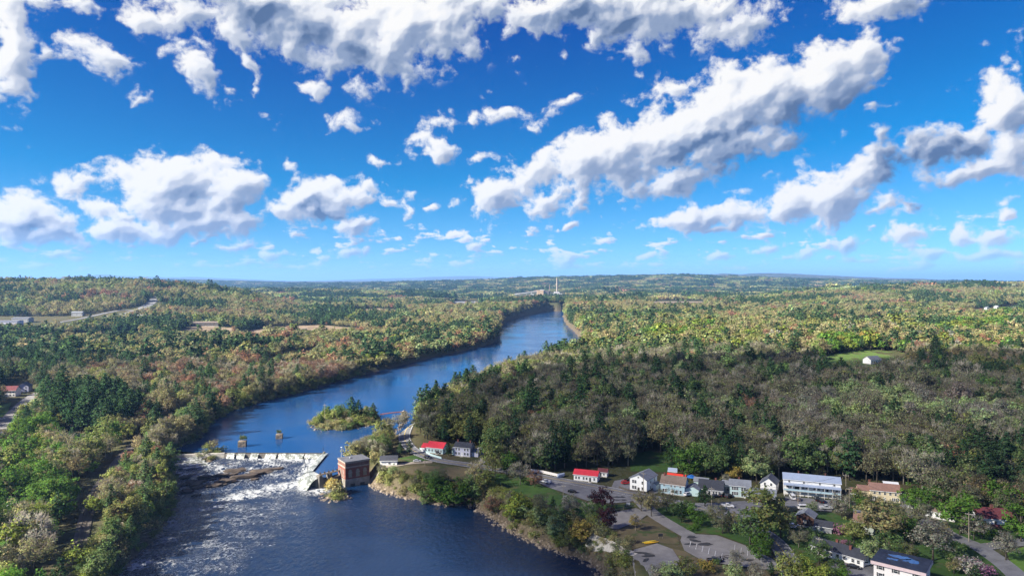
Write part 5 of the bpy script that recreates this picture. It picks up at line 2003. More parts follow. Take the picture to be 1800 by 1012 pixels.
# old stone piers in the pond
for i, (px, py, w, wd) in enumerate(((426, 784, 5.0, 'nearest the left bank'), (491, 770, 4.4, 'in the middle of the pond'))):
    x, y = G(px, py, 0)
    e = empty('stone_pier', (x, y, 0), R(12))
    tag(e, 'old stone bridge pier with small trees on top, ' + wd, 'pier')
    h = 3.6 if i == 0 else 3.0
    for r_ in range(4):
        for k in range(3):
            z0 = -2 + r_ * (h + 2) / 4
            MB().box(-w / 2 + k * w / 3 + .02, -w / 2 + (k + 1) * w / 3 - .02, -2.6 + .1 * ((r_ + k) % 2), 2.6, z0 + .02, z0 + (h + 2) / 4 - .02).build('stone_block', STONE, e)
    for k in range(3 if i == 0 else 2):
        one_tree('pine' if k == 0 and i == 0 else 'leafy', (x - 1.1 + 1.2 * k, y + .4 * k, h - .2), 4.6 - .5 * k if i == 0 else 3.2, ['pine_light', 'olive', 'dull_green'][k], k, ['small pine', 'small olive bush', 'small green bush'][k] + ' growing on the stone pier ' + wd, None, k)

# island posts, boom and gauge hut
x, y = G(571, 742, 1.8)
mst = empty('utility_pole', (x, y, 1.2))
tag(mst, 'dark utility pole at left end of the pond island', 'utility pole')
MB().tube([(0, 0, -1), (0, 0, 15)], [.2, .14], 6).build('pole', POLEM, mst)
MB().box(-1.4, 1.4, -.1, .1, 13.6, 13.85).build('crossarm', POLEM, mst)
hut = empty('gauge_hut', (*G(710, 733, 0), 0), R(15))
tag(hut, 'small yellow gauge hut on a stone crib in the pond', 'hut')
YEL = mat('yellow_paint', (0.50, 0.34, 0.06), .7)
MB().box(-2.6, 2.6, -2.4, 2.4, -2, 1.6).build('crib', STONE, hut)
gable_wall(MB(), 3.4, 3.2, 2.6, 1.0, 'y', z=1.6).build('wall', YEL, hut)
gable_roof(MB(), 3.4, 3.2, 2.6, 1.0, 'y', z=1.6, over=.25).build('roof', ROOFS['brown'], hut)
MB().tube([(.8, 0, 4.6), (.8, 0, 9)], .14, 6).build('mast', DARKTRIM, hut)
MB().box(-.4, .4, -1.75, -1.58, 1.7, 3.6).build('door', DARKTRIM, hut)
boom = empty('safety_boom', (*G(690, 727, 0), 0))
tag(boom, 'line of small dark floats from island to yellow hut', 'boom')
A_, B_ = Vector((*G(670, 728, 0), 0)), Vector((*G(705, 724, 0), 0))
fl = MB().tube([(-.9, 0, 0), (-.6, 0, 0), (.6, 0, 0), (.9, 0, 0)], [.25, .45, .45, .25], 7).mesh('float', mat('float_orange', (.16, .05, .03), .6))
for k in range(11):
    o = link(bpy.data.objects.new('float', fl), boom)
    q = A_.lerp(B_, k / 10) + Vector((0, 1.5 * math.sin(k / 10 * math.pi), .15)) - boom.location
    o.location = q

# ------------------------------------------------------------------ village houses
P4 = [-.72, -.36, .36, .72]
house('cottage', 'white cottage with bright red metal roof by the bend', 764, 797, -22, 11, 8.0, 3.6, 2.6, 'aqua', 'red', 'x', 'house', [('F', [-.7, -.3, .1, .5, .8], [1.9], .9, 1.3), ('R', [-.4, .4], [1.9], .9, 1.2)], (.3, 1.0, 2.1),
      annex=[('wing', -7.0, -.4, 5.0, 6.0, 3.0, 1.8, 'white', 'red', 'x')])
house('house', 'lilac-grey colonial house with dark blue roof beside red cottage', 812, 802, -20, 10.5, 7.6, 5.4, 2.2, 'lilac', 'dark', 'x', 'house', [('F', P4, [1.7, 4.2], .95, 1.4), ('R', [-.5, .5], [1.7, 4.2], .9, 1.3)], (0, 1.1, 2.2, 1), [(-.8, 0, .8), (.75, 0, .8)],
      [('wing', 7.4, .6, 4.6, 5.0, 2.7, 1.4, 'lilac', 'slate', 'x'), ('porch', -6.4, .5, 2.4, 4.4, 3.0, .8, 'aqua', 'slate', 'x')])
house('shop', 'long low white building with red metal roof by the road', 1029, 846, -20, 12.6, 6.4, 3.4, 1.8, 'white', 'red', 'x', 'building', [('F', [-.8, -.55, -.15, .1, .75], [1.7], .9, 1.3), ('R', [-.3, .4], [1.7], .9, 1.2)], (.4, 1.0, 2.1))
house('shed', 'small white shed with dark red roof behind the long building', 1059, 838, -20, 4.8, 4.0, 2.7, 1.3, 'white', 'maroon', 'x', 'shed', [('F', [.3], [1.5], .8, .9)], (-.4, .8, 2.0))
house('house', 'white two-storey house with grey gable roof and black windows', 1122, 864, -36, 9.2, 12.4, 6.4, 2.3, 'white', 'grey', 'y', 'house', [('F', [-.62, -.34, .5], [2.0, 4.9], 1.0, 1.5), ('R', [-.3, .45], [2.0, 4.9], .9, 1.4), ('F', [0], [7.3], .7, .8)], (.05, 1.0, 2.1),
      annex=[('rear_porch', 5.6, 2.5, 2.2, 4.0, 3.0, .7, 'white', 'grey', 'y')])
house('house', 'pale blue house with brown roof and scarlet rear roof', 1182, 869, -26, 11.8, 8.6, 5.2, 3.0, 'blue', 'brown', 'x', 'house', [('F', [-.75, -.55, .35, .68], [1.8], .95, 1.5), ('F', [-.7, -.1, .2, .65], [4.3], .8, .9), ('R', [-.35, .35], [1.8, 4.4], .9, 1.4)], (-.02, 1.8, 2.3, 1), [(-.8, -.1, .8), (.8, .1, .8)],
      [('rear_wing', -.4, 7.0, 9.0, 6.0, 5.1, 2.2, 'white', 'scarlet', 'x'), ('side_wing', 9.2, 1.2, 6.2, 6.4, 3.2, 1.4, 'aqua', 'grey', 'y')])
trp = on_ground(1217, 858)
o = tag(MB().prism([(-2.2, 0), (2.2, .2), (2.0, .34), (0, 1.1), (-2.0, .32)], -1.8, 1.8).build('tarpaulin', ROOFS['tarp']), 'bright blue tarpaulin on the lean-to beside the pale blue house', 'tarpaulin')
o.location = (trp.x, trp.y + 3, trp.z + 4.75)
o.rotation_euler = (0, 0, R(-30))
house('house', 'white cape house with wide black shingle roof', 1249, 871, -22, 11.4, 8.6, 3.2, 3.4, 'white', 'dark', 'x', 'house', [('F', [-.75, -.45, .25, .48, .72], [1.7], .9, 1.3), ('R', [-.3, .35], [1.7], .9, 1.3), ('R', [0], [4.2], .8, 1.0)], (-.1, 1.0, 2.1), [(.35, .1, .8)],
      [('rear_wing', -5.5, 6.0, 7.0, 5.0, 4.2, 1.4, 'aqua', 'grey', 'x')])
house('carport', 'narrow grey-roofed link building between the cape house and aqua house', 1279, 866, -22, 5.2, 7.0, 3.6, 1.6, 'grey', 'grey', 'x', 'shed', [('F', [0], [1.8], 1.2, 1.2)], (.5, .9, 2.1))
house('house', 'aqua two-storey house with grey roof and tall front windows', 1301, 874, -18, 9.6, 7.6, 5.6, 2.0, 'aqua', 'grey', 'x', 'house', [('F', [-.72, -.5, -.28], [1.9, 4.3], .8, 1.4), ('F', [.2, .45, .7], [1.5, 4.1], .85, 1.6), ('R', [-.4, .4], [1.8, 4.2], .9, 1.3)], (.45, .0001, .0001), [(-.1, .2, .8)])
house('house', 'white gabled house with dark blue roof edge behind the tan tree', 1350, 866, -30, 7.4, 9.0, 4.6, 2.8, 'white', 'slate', 'y', 'house', [('F', [-.4, .4], [1.8, 4.4], .9, 1.3)])
house('barn', 'low brown-walled building with wide green-grey roof behind tan tree', 1338, 884, -20, 13.0, 9.0, 3.0, 2.6, 'brown', 'grey', 'x', 'building', [('F', [-.6, -.2, .2, .6], [1.6], .9, 1.1)])
# motel-like block
mot = house('apartment_block', 'long two-storey block with blue-grey metal roof and balconies', 1427, 873, -20, 25.5, 9.0, 7.6, 1.9, 'white', 'blue', 'x', 'building',
            [('F', [-.8, -.28, .28, .78], [6.7], .8, 1.0), ('F', [-.86, -.72, -.3, -.18, .1, .24, .72, .86], [4.2], 1.1, 1.1), ('L', [-.3, .3], [2, 4.6], .9, 1.3)], None, [(-.45, .1, .5), (.5, .1, .5)])
lean_roof(MB(), 25.5, 2.2, 5.15, 5.7, 0, -5.6, over=.1).build('balcony_roof', ROOFS['blue'], mot)
MB().box(-12.7, 12.7, -6.7, -4.53, 2.55, 2.75).build('balcony_deck', CONC, mot)
MB().box(-12.7, 12.7, -6.72, -6.62, 2.751, 3.6).build('railing', WALLS['blue'], mot)
for u in (-.56, -.48, .42, .54):
    MB().box(u * 12.75 - .5, u * 12.75 + .5, -4.6, -4.48, 2.76, 4.95).build('door', DARKTRIM, mot)
for k in range(8):
    MB().box(-12.6 + k * 3.58, -12.4 + k * 3.58, -6.6, -6.4, -.5, 5.1).build('post', TRIM, mot)
for u in (-.35, -.12, .7, .88):
    MB().box(u * 12.75 - 1.3, u * 12.75 + 1.3, -4.58, -4.48, .1, 2.2).build('garage_door', TRIM, mot)
# cream house
house('house', 'cream house with russet roof and glazed front porch', 1556, 882, -20, 12.5, 8.0, 5.2, 2.4, 'cream', 'rose', 'x', 'house', [('F', [-.72, -.38, -.02, .34, .7], [4.1], .85, 1.3), ('F', [-.9, -.78, -.66, -.54, .5, .62, .74, .86], [1.5], .55, 1.5), ('R', [-.4, .3], [1.8, 4.2], .9, 1.3)],
      (-.05, 1.0, 2.1, 1), [(-.98, .1, .8)], [('wing', -8.6, .8, 5.4, 6.5, 4.2, 1.5, 'cream', 'rose', 'x'), ('entry', -12.8, .2, 3.8, 4.6, 2.9, 1.3, 'white', 'rose', 'x'), ('garage', 9.0, 1.0, 6.0, 5.6, 2.6, 1.5, 'white', 'brown', 'x'), ('dormer', 3.2, 2.2, 6.0, 3.4, 7.6, .5, 'white', 'white', 'x')])
house('shed', 'tiny white gabled shed right of the cream house', 1602, 894, -30, 2.8, 3.4, 2.4, 1.2, 'white', 'grey', 'y', 'shed', [('F', [0], [1.3], .8, 1.0)])
house('shed', 'dark brown barn-like shed with pale grey roof', 1415, 925, -35, 7.0, 6.6, 4.2, 1.8, 'brown', 'grey', 'y', 'shed', [('F', [0], [2.2], 1.0, 1.0)], (.0, 1.2, 2.1))
house('shed', 'low charcoal-roofed garage beside the brown shed', 1447, 936, -30, 6.4, 5.4, 2.6, 1.6, 'grey', 'dark', 'x', 'garage', [('R', [0], [1.4], .8, .9)], (-.5, 1.0, 2.0, 1))
house('house', 'grey-green house with rose roof half hidden by tan tree', 1518, 938, -32, 7.4, 9.0, 4.8, 2.0, 'green', 'rose', 'x', 'house', [('F', [-.7, -.45, .1, .4], [3.6], .8, 1.1), ('F', [-.5, .3], [1.4], .8, 1.1)])
house('ranch_house', 'long low white ranch house with charcoal roof', 1470, 984, -48, 19.5, 8.0, 3.0, 2.1, 'white', 'dark', 'x', 'house', [('F', [-.86, -.62, -.3, -.2, .05, .3, .62, .82], [1.7], 1.0, 1.2), ('R', [-.35, .35], [1.7], 1.0, 1.3)], (-.45, 1.0, 2.1), [(-.15, .1, .9), (.42, -.3, .8)])
house('shed', 'small pale lean-to shed at end of ranch house', 1520, 982, -40, 4.0, 3.2, 2.2, .9, 'green', 'grey', 'x', 'shed', [], (.2, .8, 1.8))


def flat_block():
    p = on_ground(1622, 1052)
    rz = R(-40)
    w, d, h = 15.0, 12.0, 7.9
    f = Vector((math.cos(rz), math.sin(rz)))
    n = Vector((-math.sin(rz), math.cos(rz)))
    c = p.xy - f * (w / 2 - .3) + n * (d / 2)
    root = empty('apartment_house', (c.x, c.y, p.z), rz)
    tag(root, 'pale three-storey apartment house with flat blue-black roof', 'apartment house')
    footprint(c, rz, w, d)
    MB().box(-w / 2, w / 2, -d / 2, d / 2, -2.5, h).build('wall', WALLS['pale'], root)
    MB().box(-w / 2 - .8, w / 2 + .8, -d / 2 - .8, d / 2 + .8, h, h + 1.1).build('fascia', mat('pink_fascia', (.60, .47, .48), .8, .08, 1.0), root)
    rf = MB().box(-w / 2 - .7, w / 2 + .7, -d / 2 - .7, d / 2 + .7, h + 1.1, h + 1.3).build('roof', ROOFS['tar'], root)
    for k, (x, y, a, b_) in enumerate(((-1, 2.4, 4.2, 2.2), (2.6, .6, 2.8, 2.4), (-2.6, -1.4, 2.0, 1.2))):
        o = drape_flat('rain_pool', x, y, a, b_, h + 1.31, rf, k)
    put_windows(root, [('F', [-.72, -.1, .72], [1.6, 4.4, 7.1], 1.3, 1.4, 'shut'), ('R', [-.72, .5], [1.6, 4.4, 7.1], 1.2, 1.3, 'shut'), ('R', [0], [4.4, 7.1], 1.0, 1.2)], w, d, TRIM)
    lean_roof(MB(), 3.2, 3.6, 3.1, 4.3, .9, -d / 2 - 1.8, over=.1).build('awning', ROOFS['maroon'], root)
    MB().box(.3, 1.5, -d / 2 - .07, -d / 2 + .02, 0, 2.2).build('door', DARKTRIM, root)


def drape_flat(name, x, y, a, b_, z, parent, seed):
    rng = np.random.default_rng(seed)
    n = 18
    v = [(x + a * math.cos(t) * (1 + .3 * rng.normal()) * .8, y + b_ * math.sin(t) * (1 + .3 * rng.normal()) * .8, z) for t in np.linspace(0, 2 * math.pi, n, endpoint=False)]
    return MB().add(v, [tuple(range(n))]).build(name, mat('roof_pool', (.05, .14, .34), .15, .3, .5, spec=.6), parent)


flat_block()
house('house', 'white house with maroon roof and brick chimney among bright trees', 1750, 926, -12, 13.5, 8.4, 3.6, 3.2, 'white', 'maroon', 'x', 'house', [('L', [-.5, 0, .5], [1.9], 1.1, 1.6), ('F', [-.6, 0, .6], [1.9], 1.0, 1.3)], None, [(.05, .0, 1.0)],
      [('porch', -1.0, -5.2, 11, 2.0, 1.0, .2, 'brown', 'maroon', 'x')])
house('house', 'white house with brown roof behind the bright green tree', 1652, 913, -40, 11.0, 7.0, 3.2, 2.2, 'white', 'brown', 'x', 'house', [('F', [-.6, -.2, .3, .7], [1.7], .9, 1.2)], None, [(.7, 0, .8)])
house('house', 'pale building cut off by the right edge of the wood', 1800, 880, -20, 8.0, 8.0, 5.5, 2.4, 'white', 'rose', 'x', 'house', [('L', [0], [2, 4.2], .9, 1.3), ('F', [-.5, .5], [2, 4.2], .9, 1.3)])
house('shed', 'small dark blue shed behind the pale blue house', 1182, 836, -20, 4.2, 3.4, 2.5, 1.2, 'grey', 'blue', 'x', 'shed')
# left bank houses
house('house', 'white building with dark red roof at the left edge', 4, 698, 12, 20, 10, 5.6, 3.2, 'white', 'maroon', 'x', 'house', [('F', [-.6, -.3, 0, .3, .6, .85], [1.7, 4.2], 1.0, 1.4)])
house('house', 'blue-grey gabled house beside the pines on the left', 40, 689, 15, 9, 9, 5.0, 3.0, 'lilac', 'slate', 'y', 'house', [('F', [-.5, .5], [1.7, 4.2], .9, 1.3)])
house('shed', 'small white shed with blue roof by the left road', 47, 733, 30, 5, 5, 3.4, 1.8, 'white', 'slate', 'y', 'shed', [('F', [0], [1.6], .9, 1.2)])
house('house', 'grey-blue roofed white house among green trees on the left', 38, 812, 20, 12, 8.5, 4.6, 2.8, 'white', 'slate', 'x', 'house', [('F', [-.6, -.2, .3, .7], [1.7], .9, 1.3), ('R', [0], [1.7, 4], .9, 1.2)], annex=[('wing', 8, 1, 5, 5, 3, 1.4, 'white', 'slate', 'y')])
house('house', 'white gabled house at the lower left edge', 14, 920, 25, 9, 8.0, 4.0, 2.8, 'white', 'grey', 'y', 'house', [('F', [-.5, .5], [1.7], .9, 1.3), ('F', [0], [4.5], .8, 1.0), ('R', [-.4, .4], [1.7], .9, 1.2)], annex=[('wing', -8, 0, 7, 6, 2.8, 1.8, 'white', 'grey', 'x')])
# barn in the field and far houses
house('barn', 'long white barn with grey roof in the bright field', 1540, 640, 24, 16, 10, 4.6, 3.4, 'white', 'grey', 'x', 'barn', [('F', [-.7, -.3, .1, .5, .8], [2.2], 1.6, 1.6)])
FAR_H = [(1418, 628, 'beside the left end of the field'), (1432, 600, 'in the yellow-green trees left of the field'), (1440, 630, 'on the near side of the field'), (1512, 571, 'left one in the distant hamlet'), (1530, 577, 'lowest in the distant hamlet'), (1544, 565, 'right one in the distant hamlet'), (1556, 590, 'behind the tall pine near the field'),
         (1490, 537, 'on the slope right of the river, middle'), (1418, 541, 'on the slope right of the river, left'), (1738, 544, 'leftmost on the far right hillside'), (1754, 542, 'middle one on the far right hillside'), (1783, 543, 'rightmost on the far right hillside'), (1765, 552, 'lowest on the far right hillside'),
         (1340, 517, 'in the dark far woods, upper'), (1350, 519, 'in the dark far woods, lower'), (1395, 534, 'beside the pale far trees'), (1632, 569, 'with dark roof beside the green meadow')]
for i, (px, py, wd) in enumerate(FAR_H):
    house('far_house', 'small white far house ' + wd, px, py, [-20, 15, 35, -40][i % 4], 12, 8, 4.5, 3.0, 'metal' if i != 16 else 'lilac', ['grey', 'slate', 'white', 'brown'][i % 4], ['x', 'y'][i % 2], 'house', [('F', [-.5, .5], [1.8], 1.1, 1.4)], grp='far houses among the trees')
FAR_B = [(122, 598, 46, 16, 5, 'pale', 'grey', 'long low pale building with grey roof, left one of two'), (216, 598, 56, 18, 5, 'pale', 'grey', 'long low pale building with grey roof, right one of two'), (357, 573, 62, 22, 7, 'dark', 'brown', 'long dark shed at the edge of the gravel pit'),
         (12, 572, 40, 24, 8, 'lilac', 'slate', 'blue-roofed depot at the left edge'), (35, 567, 34, 22, 9, 'metal', 'slate', 'white and blue depot beside the motorway'), (238, 562, 50, 16, 8, 'metal', 'grey', 'white row building beyond the motorway'), (275, 563, 30, 16, 7, 'metal', 'slate', 'small white block beside the row building'),
         (816, 535, 90, 30, 9, 'metal', 'grey', 'white flat works building left of the upper river'), (1190, 538, 170, 40, 11, 'tan', 'brown', 'long tan mill building right of the upper river'), (135, 556, 24, 10, 9, 'metal', 'grey', 'white roadside hoarding by the motorway'), (250, 624, 26, 12, 5, 'pale', 'slate', 'grey-roofed building in the left woods')]
for (px, py, w, d, h, wl, rf, lab) in FAR_B:
    n = max(3, int(w / 8))
    house('works_building', lab, px, py, 8, w, d, h, 2.0, wl, rf, 'x', 'building', [('F', list(np.linspace(-.9, .9, n)), [h * .5], 2.2, 1.8)])


def power_station():
    x, y = G(960, 523.5, 4)
    z = H1(x, y)
    root = empty('power_station', (x, y, z))
    tag(root, 'distant power station with tall pale chimney above the river', 'power station')
    k = y / FPX          # metres for one photograph pixel there
    X = lambda px: (px - 960) * k
    Zz = lambda py: CAM_Z - (py - HOR) * k - z
    MB().box(X(944), X(955), -30, 40, 0, Zz(510)).build('boiler_house', WALLS['tan'], root)
    MB().box(X(955), X(964), -20, 40, 0, Zz(510.5)).build('boiler_house_shaded_side', WALLS['dark'], root)  # shaded half of the boiler house; its shade is put into dark cladding
    MB().box(X(950), X(957), -10, 30, Zz(510), Zz(509)).build('penthouse', WALLS['metal'], root)
    MB().box(X(938), X(966), -75, -35, 0, Zz(520.5)).build('annex', WALLS['metal'], root)
    b = MB().box(X(972), X(987), -40, 20, 0, Zz(516)).box(X(974), X(983), -30, 15, Zz(516), Zz(512.5)).box(X(967), X(974), -55, -20, 0, Zz(520))
    b.build('scrubber_house', WALLS['metal'], root)
    MB().box(X(979), X(990), -62, -42, 0, Zz(518)).build('filter_house', WALLS['blue'], root)
    MB().tube([(X(979), 0, 0), (X(979), 0, Zz(489))], [5.2, 3.6], 14).build('chimney', mat('pale_chimney', (.27, .225, .185), .8, .08, .02), root)
    MB().tube([(X(979), 0, Zz(489)), (X(979), 0, Zz(488.4))], [3.9, 3.9], 14).build('chimney_cap', WALLS['tan'], root)
    MB().tube([(X(966.3), 10, 0), (X(966.3), 10, Zz(499.5))], [3.4, 2.5], 12).build('chimney', mat('dark_chimney', (.16, .11, .09), .8, .1, .02), root)
    MB().tube([(X(904), -20, 4), (X(944), 0, Zz(512))], 3.4, 6).build('conveyor', WALLS['metal'], root)
    for px, py in ((914, 519), (925, 517), (934, 514.5)):
        MB().box(X(px) - 2, X(px) + 2, -12, -8, -3, Zz(py)).build('trestle', WALLS['metal'], root)
    MB().box(X(932), X(938), -28, -8, 0, Zz(516.5)).build('transfer_tower', WALLS['metal'], root)
    MB().box(X(906), X(912), -35, -10, 0, Zz(519.8)).build('hopper', WALLS['metal'], root)


power_station()

# ------------------------------------------------------------------ vehicles
def car_meshes(kind):
    """side profile lofted across the width: body, glass, wheels"""
    if kind == 'pickup':
        L, Wd = 5.6, 1.95
        low = [(-2.8, .45), (2.75, .45), (2.8, .85), (2.6, 1.05), (.9, 1.12), (-2.8, 1.12)]
        cab = [(-.9, 1.12), (1.25, 1.12), (.55, 1.80), (-.7, 1.82)]
    elif kind == 'suv':
        L, Wd = 4.7, 1.9
        low = [(-2.35, .4), (2.3, .4), (2.35, .8), (2.1, 1.0), (1.1, 1.1), (-2.3, 1.1)]
        cab = [(-2.2, 1.1), (1.15, 1.1), (.45, 1.72), (-1.95, 1.74)]
    elif kind == 'van':
        L, Wd = 5.4, 2.0
        low = [(-2.7, .4), (2.6, .4), (2.7, .9), (2.3, 1.2), (1.9, 1.3), (-2.7, 1.3)]
        cab = [(-2.7, 1.3), (1.95, 1.3), (1.3, 2.25), (-2.65, 2.3)]
    else:
        L, Wd = 4.6, 1.8
        low = [(-2.3, .35), (2.25, .35), (2.3, .65), (2.05, .86), (1.0, .95), (-1.5, .98), (-2.25, .92)]
        cab = [(-1.75, .96), (1.1, .95), (.3, 1.42), (-1.0, 1.44)]
    b = MB()
    w = Wd / 2
    b.prism(low, -w, w)
    n = len(cab)
    tw = w * .80
    v = [(a, -(w - .04) if z < cab[2][1] - .2 else -tw, z) for a, z in cab] + [(a, (w - .04) if z < cab[2][1] - .2 else tw, z) for a, z in cab]
    b.add(v, [tuple(range(n))[::-1], tuple(range(n, 2 * n))] + [(i, (i + 1) % n, n + (i + 1) % n, n + i) for i in range(n)])
    if kind == 'pickup':
        b.box(-2.8, -.95, -w, -w + .12, 1.12, 1.28).box(-2.8, -.95, w - .12, w, 1.12, 1.28).box(-2.8, -2.68, -w + .12, w - .12, 1.12, 1.28)
    g = MB()
    z0, z1 = cab[0][1] + .08, cab[2][1] - .10
    for s in (-1, 1):
        ya, yb = s * (w - .01), s * (tw + .045)
        x0, x1 = cab[0][0] + .22, cab[1][0] - .25
        t0, t1 = cab[3][0] + .10, cab[2][0] - .10
        q = [(x0, ya, z0), (x1, ya, z0), (t1, yb, z1), (t0, yb, z1)]
        q2 = [(x, y - s * .05, z) for x, y, z in q]
        g.add(q + q2, [(0, 1, 2, 3), (7, 6, 5, 4), (0, 4, 5, 1), (1, 5, 6, 2), (2, 6, 7, 3), (3, 7, 4, 0)])
    for (xa, xb, sgn) in ((cab[1][0], cab[2][0], 1), (cab[0][0], cab[3][0], -1)):
        q = [(xa + .02 * sgn - .06 * sgn, -w * .82, z0), (xa - .04 * sgn, w * .82, z0), (xb + .03 * sgn, tw * .86, z1), (xb + .03 * sgn, -tw * .86, z1)]
        q = [(x + .05 * sgn, y, z) for x, y, z in q]
        q2 = [(x - .08 * sgn, y, z) for x, y, z in q]
        g.add(q + q2, [(0, 1, 2, 3), (7, 6, 5, 4), (0, 4, 5, 1), (1, 5, 6, 2), (2, 6, 7, 3), (3, 7, 4, 0)])
    wr = .36 if kind != 'sedan' else .31
    tyre = MB().tube([(0, -.11, 0), (0, -.1, 0), (0, .1, 0), (0, .11, 0)], [wr * .8, wr, wr, wr * .8], 12)
    rim = MB().tube([(0, -.125, 0), (0, .125, 0)], wr * .58, 8)
    hl = MB().box(-.04, .04, -.2, .2, -.09, .09)
    return dict(L=L, W=Wd, wr=wr, body=b, glass=g.mesh('glass', GLASS), tyre=tyre.mesh('tyre', TYRE), rim=rim.mesh('rim', RIM), head=hl.mesh('headlight', LAMP), tail=hl.mesh('tail_light', TAIL))


CARK = {k: car_meshes(k) for k in ('sedan', 'suv', 'pickup', 'van')}
PAINT = {'white': (.72, .72, .73), 'black': (.012, .012, .014), 'red': (.45, .015, .015), 'silver': (.42, .43, .45), 'blue': (.03, .06, .16), 'grey': (.10, .105, .11), 'dark': (.03, .032, .04)}
_body = {}


def car(kind, colour, px, py, yaw, label, dz=.30):
    K = CARK[kind]
    key = (kind, colour)
    if key not in _body:
        m = mat('car_paint_' + colour, PAINT[colour], .25, .05, .5, spec=.6)
        _body[key] = K['body'].mesh('body', m)
    p = on_ground(px, py)
    root = empty({'pickup': 'pickup_truck', 'van': 'van'}.get(kind, 'car'), (p.x, p.y, p.z + dz), R(yaw))
    tag(root, label, {'pickup': 'pickup truck', 'van': 'van'}.get(kind, 'car'), 'parked vehicles')
    link(bpy.data.objects.new('body', _body[key]), root)
    link(bpy.data.objects.new('glass', K['glass']), root)
    for sx in (-.31, .31):
        for sy in (-1, 1):
            wh = link(bpy.data.objects.new('wheel', K['tyre']), root)
            wh.location = (sx * K['L'], sy * (K['W'] / 2 - .08), K['wr'])
            link(bpy.data.objects.new('rim', K['rim']), wh)
    for sy in (-1, 1):
        for nm, sx in (('head', 1), ('tail', -1)):
            o = link(bpy.data.objects.new({'head': 'headlight', 'tail': 'tail_light'}[nm], K[nm]), root)
            o.location = (sx * (K['L'] / 2 - .03), sy * (K['W'] / 2 - .3), .72)
    return root


CARS = [
    ('sedan', 'black', 770, 797, -30, 'black car at the kerb below the red-roofed cottage'), ('suv', 'black', 752, 806, -25, 'black car standing at the road bend'), ('sedan', 'white', 845, 791, 10, 'white car parked beside the lilac house'), ('sedan', 'silver', 733, 812, 5, 'grey car on the grass beside the bend'),
    ('pickup', 'white', 959, 849, 150, 'white pickup at the left end of the long parking lot'), ('sedan', 'black', 1006, 866, -10, 'black car alone in the long parking lot'), ('sedan', 'dark', 1040, 875, 5, 'dark car beside the purple maple'), ('suv', 'red', 1100, 851, 8, 'red car beside the white two-storey house'), ('sedan', 'black', 1105, 846, 8, 'black car behind the red car'),
    ('suv', 'white', 1209, 871, 35, 'white car beside the pale blue house'), ('sedan', 'dark', 1257, 874, 20, 'dark car in front of the cape house'), ('suv', 'black', 1271, 872, 40, 'black car in the gap right of the cape house'), ('suv', 'dark', 1281, 874, 40, 'dark car left of the aqua house'),
    ('pickup', 'white', 1279, 892, -8, 'white pickup parked in the lot below the houses'), ('sedan', 'blue', 1270, 896, -12, 'blue-grey car beside the white pickup'), ('van', 'white', 1393, 877, 80, 'white van under the block balconies'), ('sedan', 'grey', 1402, 879, 80, 'grey car beside the white van'),
    ('van', 'black', 1436, 880, 75, 'black box van parked by the block'), ('suv', 'black', 1444, 883, 70, 'black car beside the black van'), ('pickup', 'silver', 1452, 895, -5, 'silver pickup at the lot edge below the block'), ('van', 'dark', 1394, 899, 5, 'dark van behind the lot'), ('van', 'white', 1414, 896, 0, 'white trailer van behind the lot'),
    ('pickup', 'white', 1386, 928, -10, 'white pickup left of the brown shed'), ('sedan', 'white', 1395, 926, -5, 'white car close to the brown shed'), ('sedan', 'silver', 1433, 933, -5, 'silver car in front of the charcoal-roofed garage'), ('suv', 'white', 1505, 916, 50, 'white car half hidden above the grey-green house'), ('suv', 'dark', 1510, 911, 50, 'dark car above the grey-green house'),
    ('suv', 'white', 1521, 994, 8, 'white car in the drive beside the ranch house'), ('sedan', 'black', 1500, 999, -25, 'black car in the drive under yellow-green tree'), ('pickup', 'black', 1256, 988, 10, 'black pickup by the boat landing lot'), ('sedan', 'white', 2, 738, 55, 'white car on the road at the left edge'),
    ('suv', 'white', 108, 766, 10, 'white car parked below the pine grove'), ('sedan', 'grey', 100, 767, 15, 'grey car parked below the pine grove'), ('sedan', 'dark', 62, 806, 20, 'dark car beside the house among green trees'),
]
for c in CARS:
    car(*c)
rng_c = np.random.default_rng(5)
for i in range(12):
    px = 20 + i * 9.5
    p = on_ground(px, 573 + rng_c.uniform(-2, 3))
    K = CARK['suv']
    col = ['white', 'silver', 'dark', 'red', 'black'][i % 5]
    car('suv', col, px, 574 + rng_c.uniform(-2, 3), rng_c.uniform(-20, 40), 'far %s car, %s from left in the depot yard' % (col, ORD[i]), .2)

# heaps in the gravel pit
for i, (px, py, r_, wd) in enumerate(((655, 547, 24, 'left of the pit face'), (690, 551, 30, 'tallest in the far pit'), (712, 547, 20, 'at the right end of the far pit'), (575, 582, 16, 'in the middle of the near pit'), (610, 584, 20, 'at the right end of the near pit'), (530, 580, 15, 'left of the middle of the near pit'), (470, 583, 14, 'beside the long dark shed'), (635, 566, 18, 'between the two pits'))):
    p = on_ground(px, py)
    tag(boulder('gravel_heap', (p.x, p.y, p.z - 1), r_, r_ * .7, r_ * .55, 60 + i, mat('pit_gravel', (.24, .185, .13), .95, .3, .05), None, i), 'pale gravel heap ' + wd, 'gravel heap', 'gravel heaps in the pits')

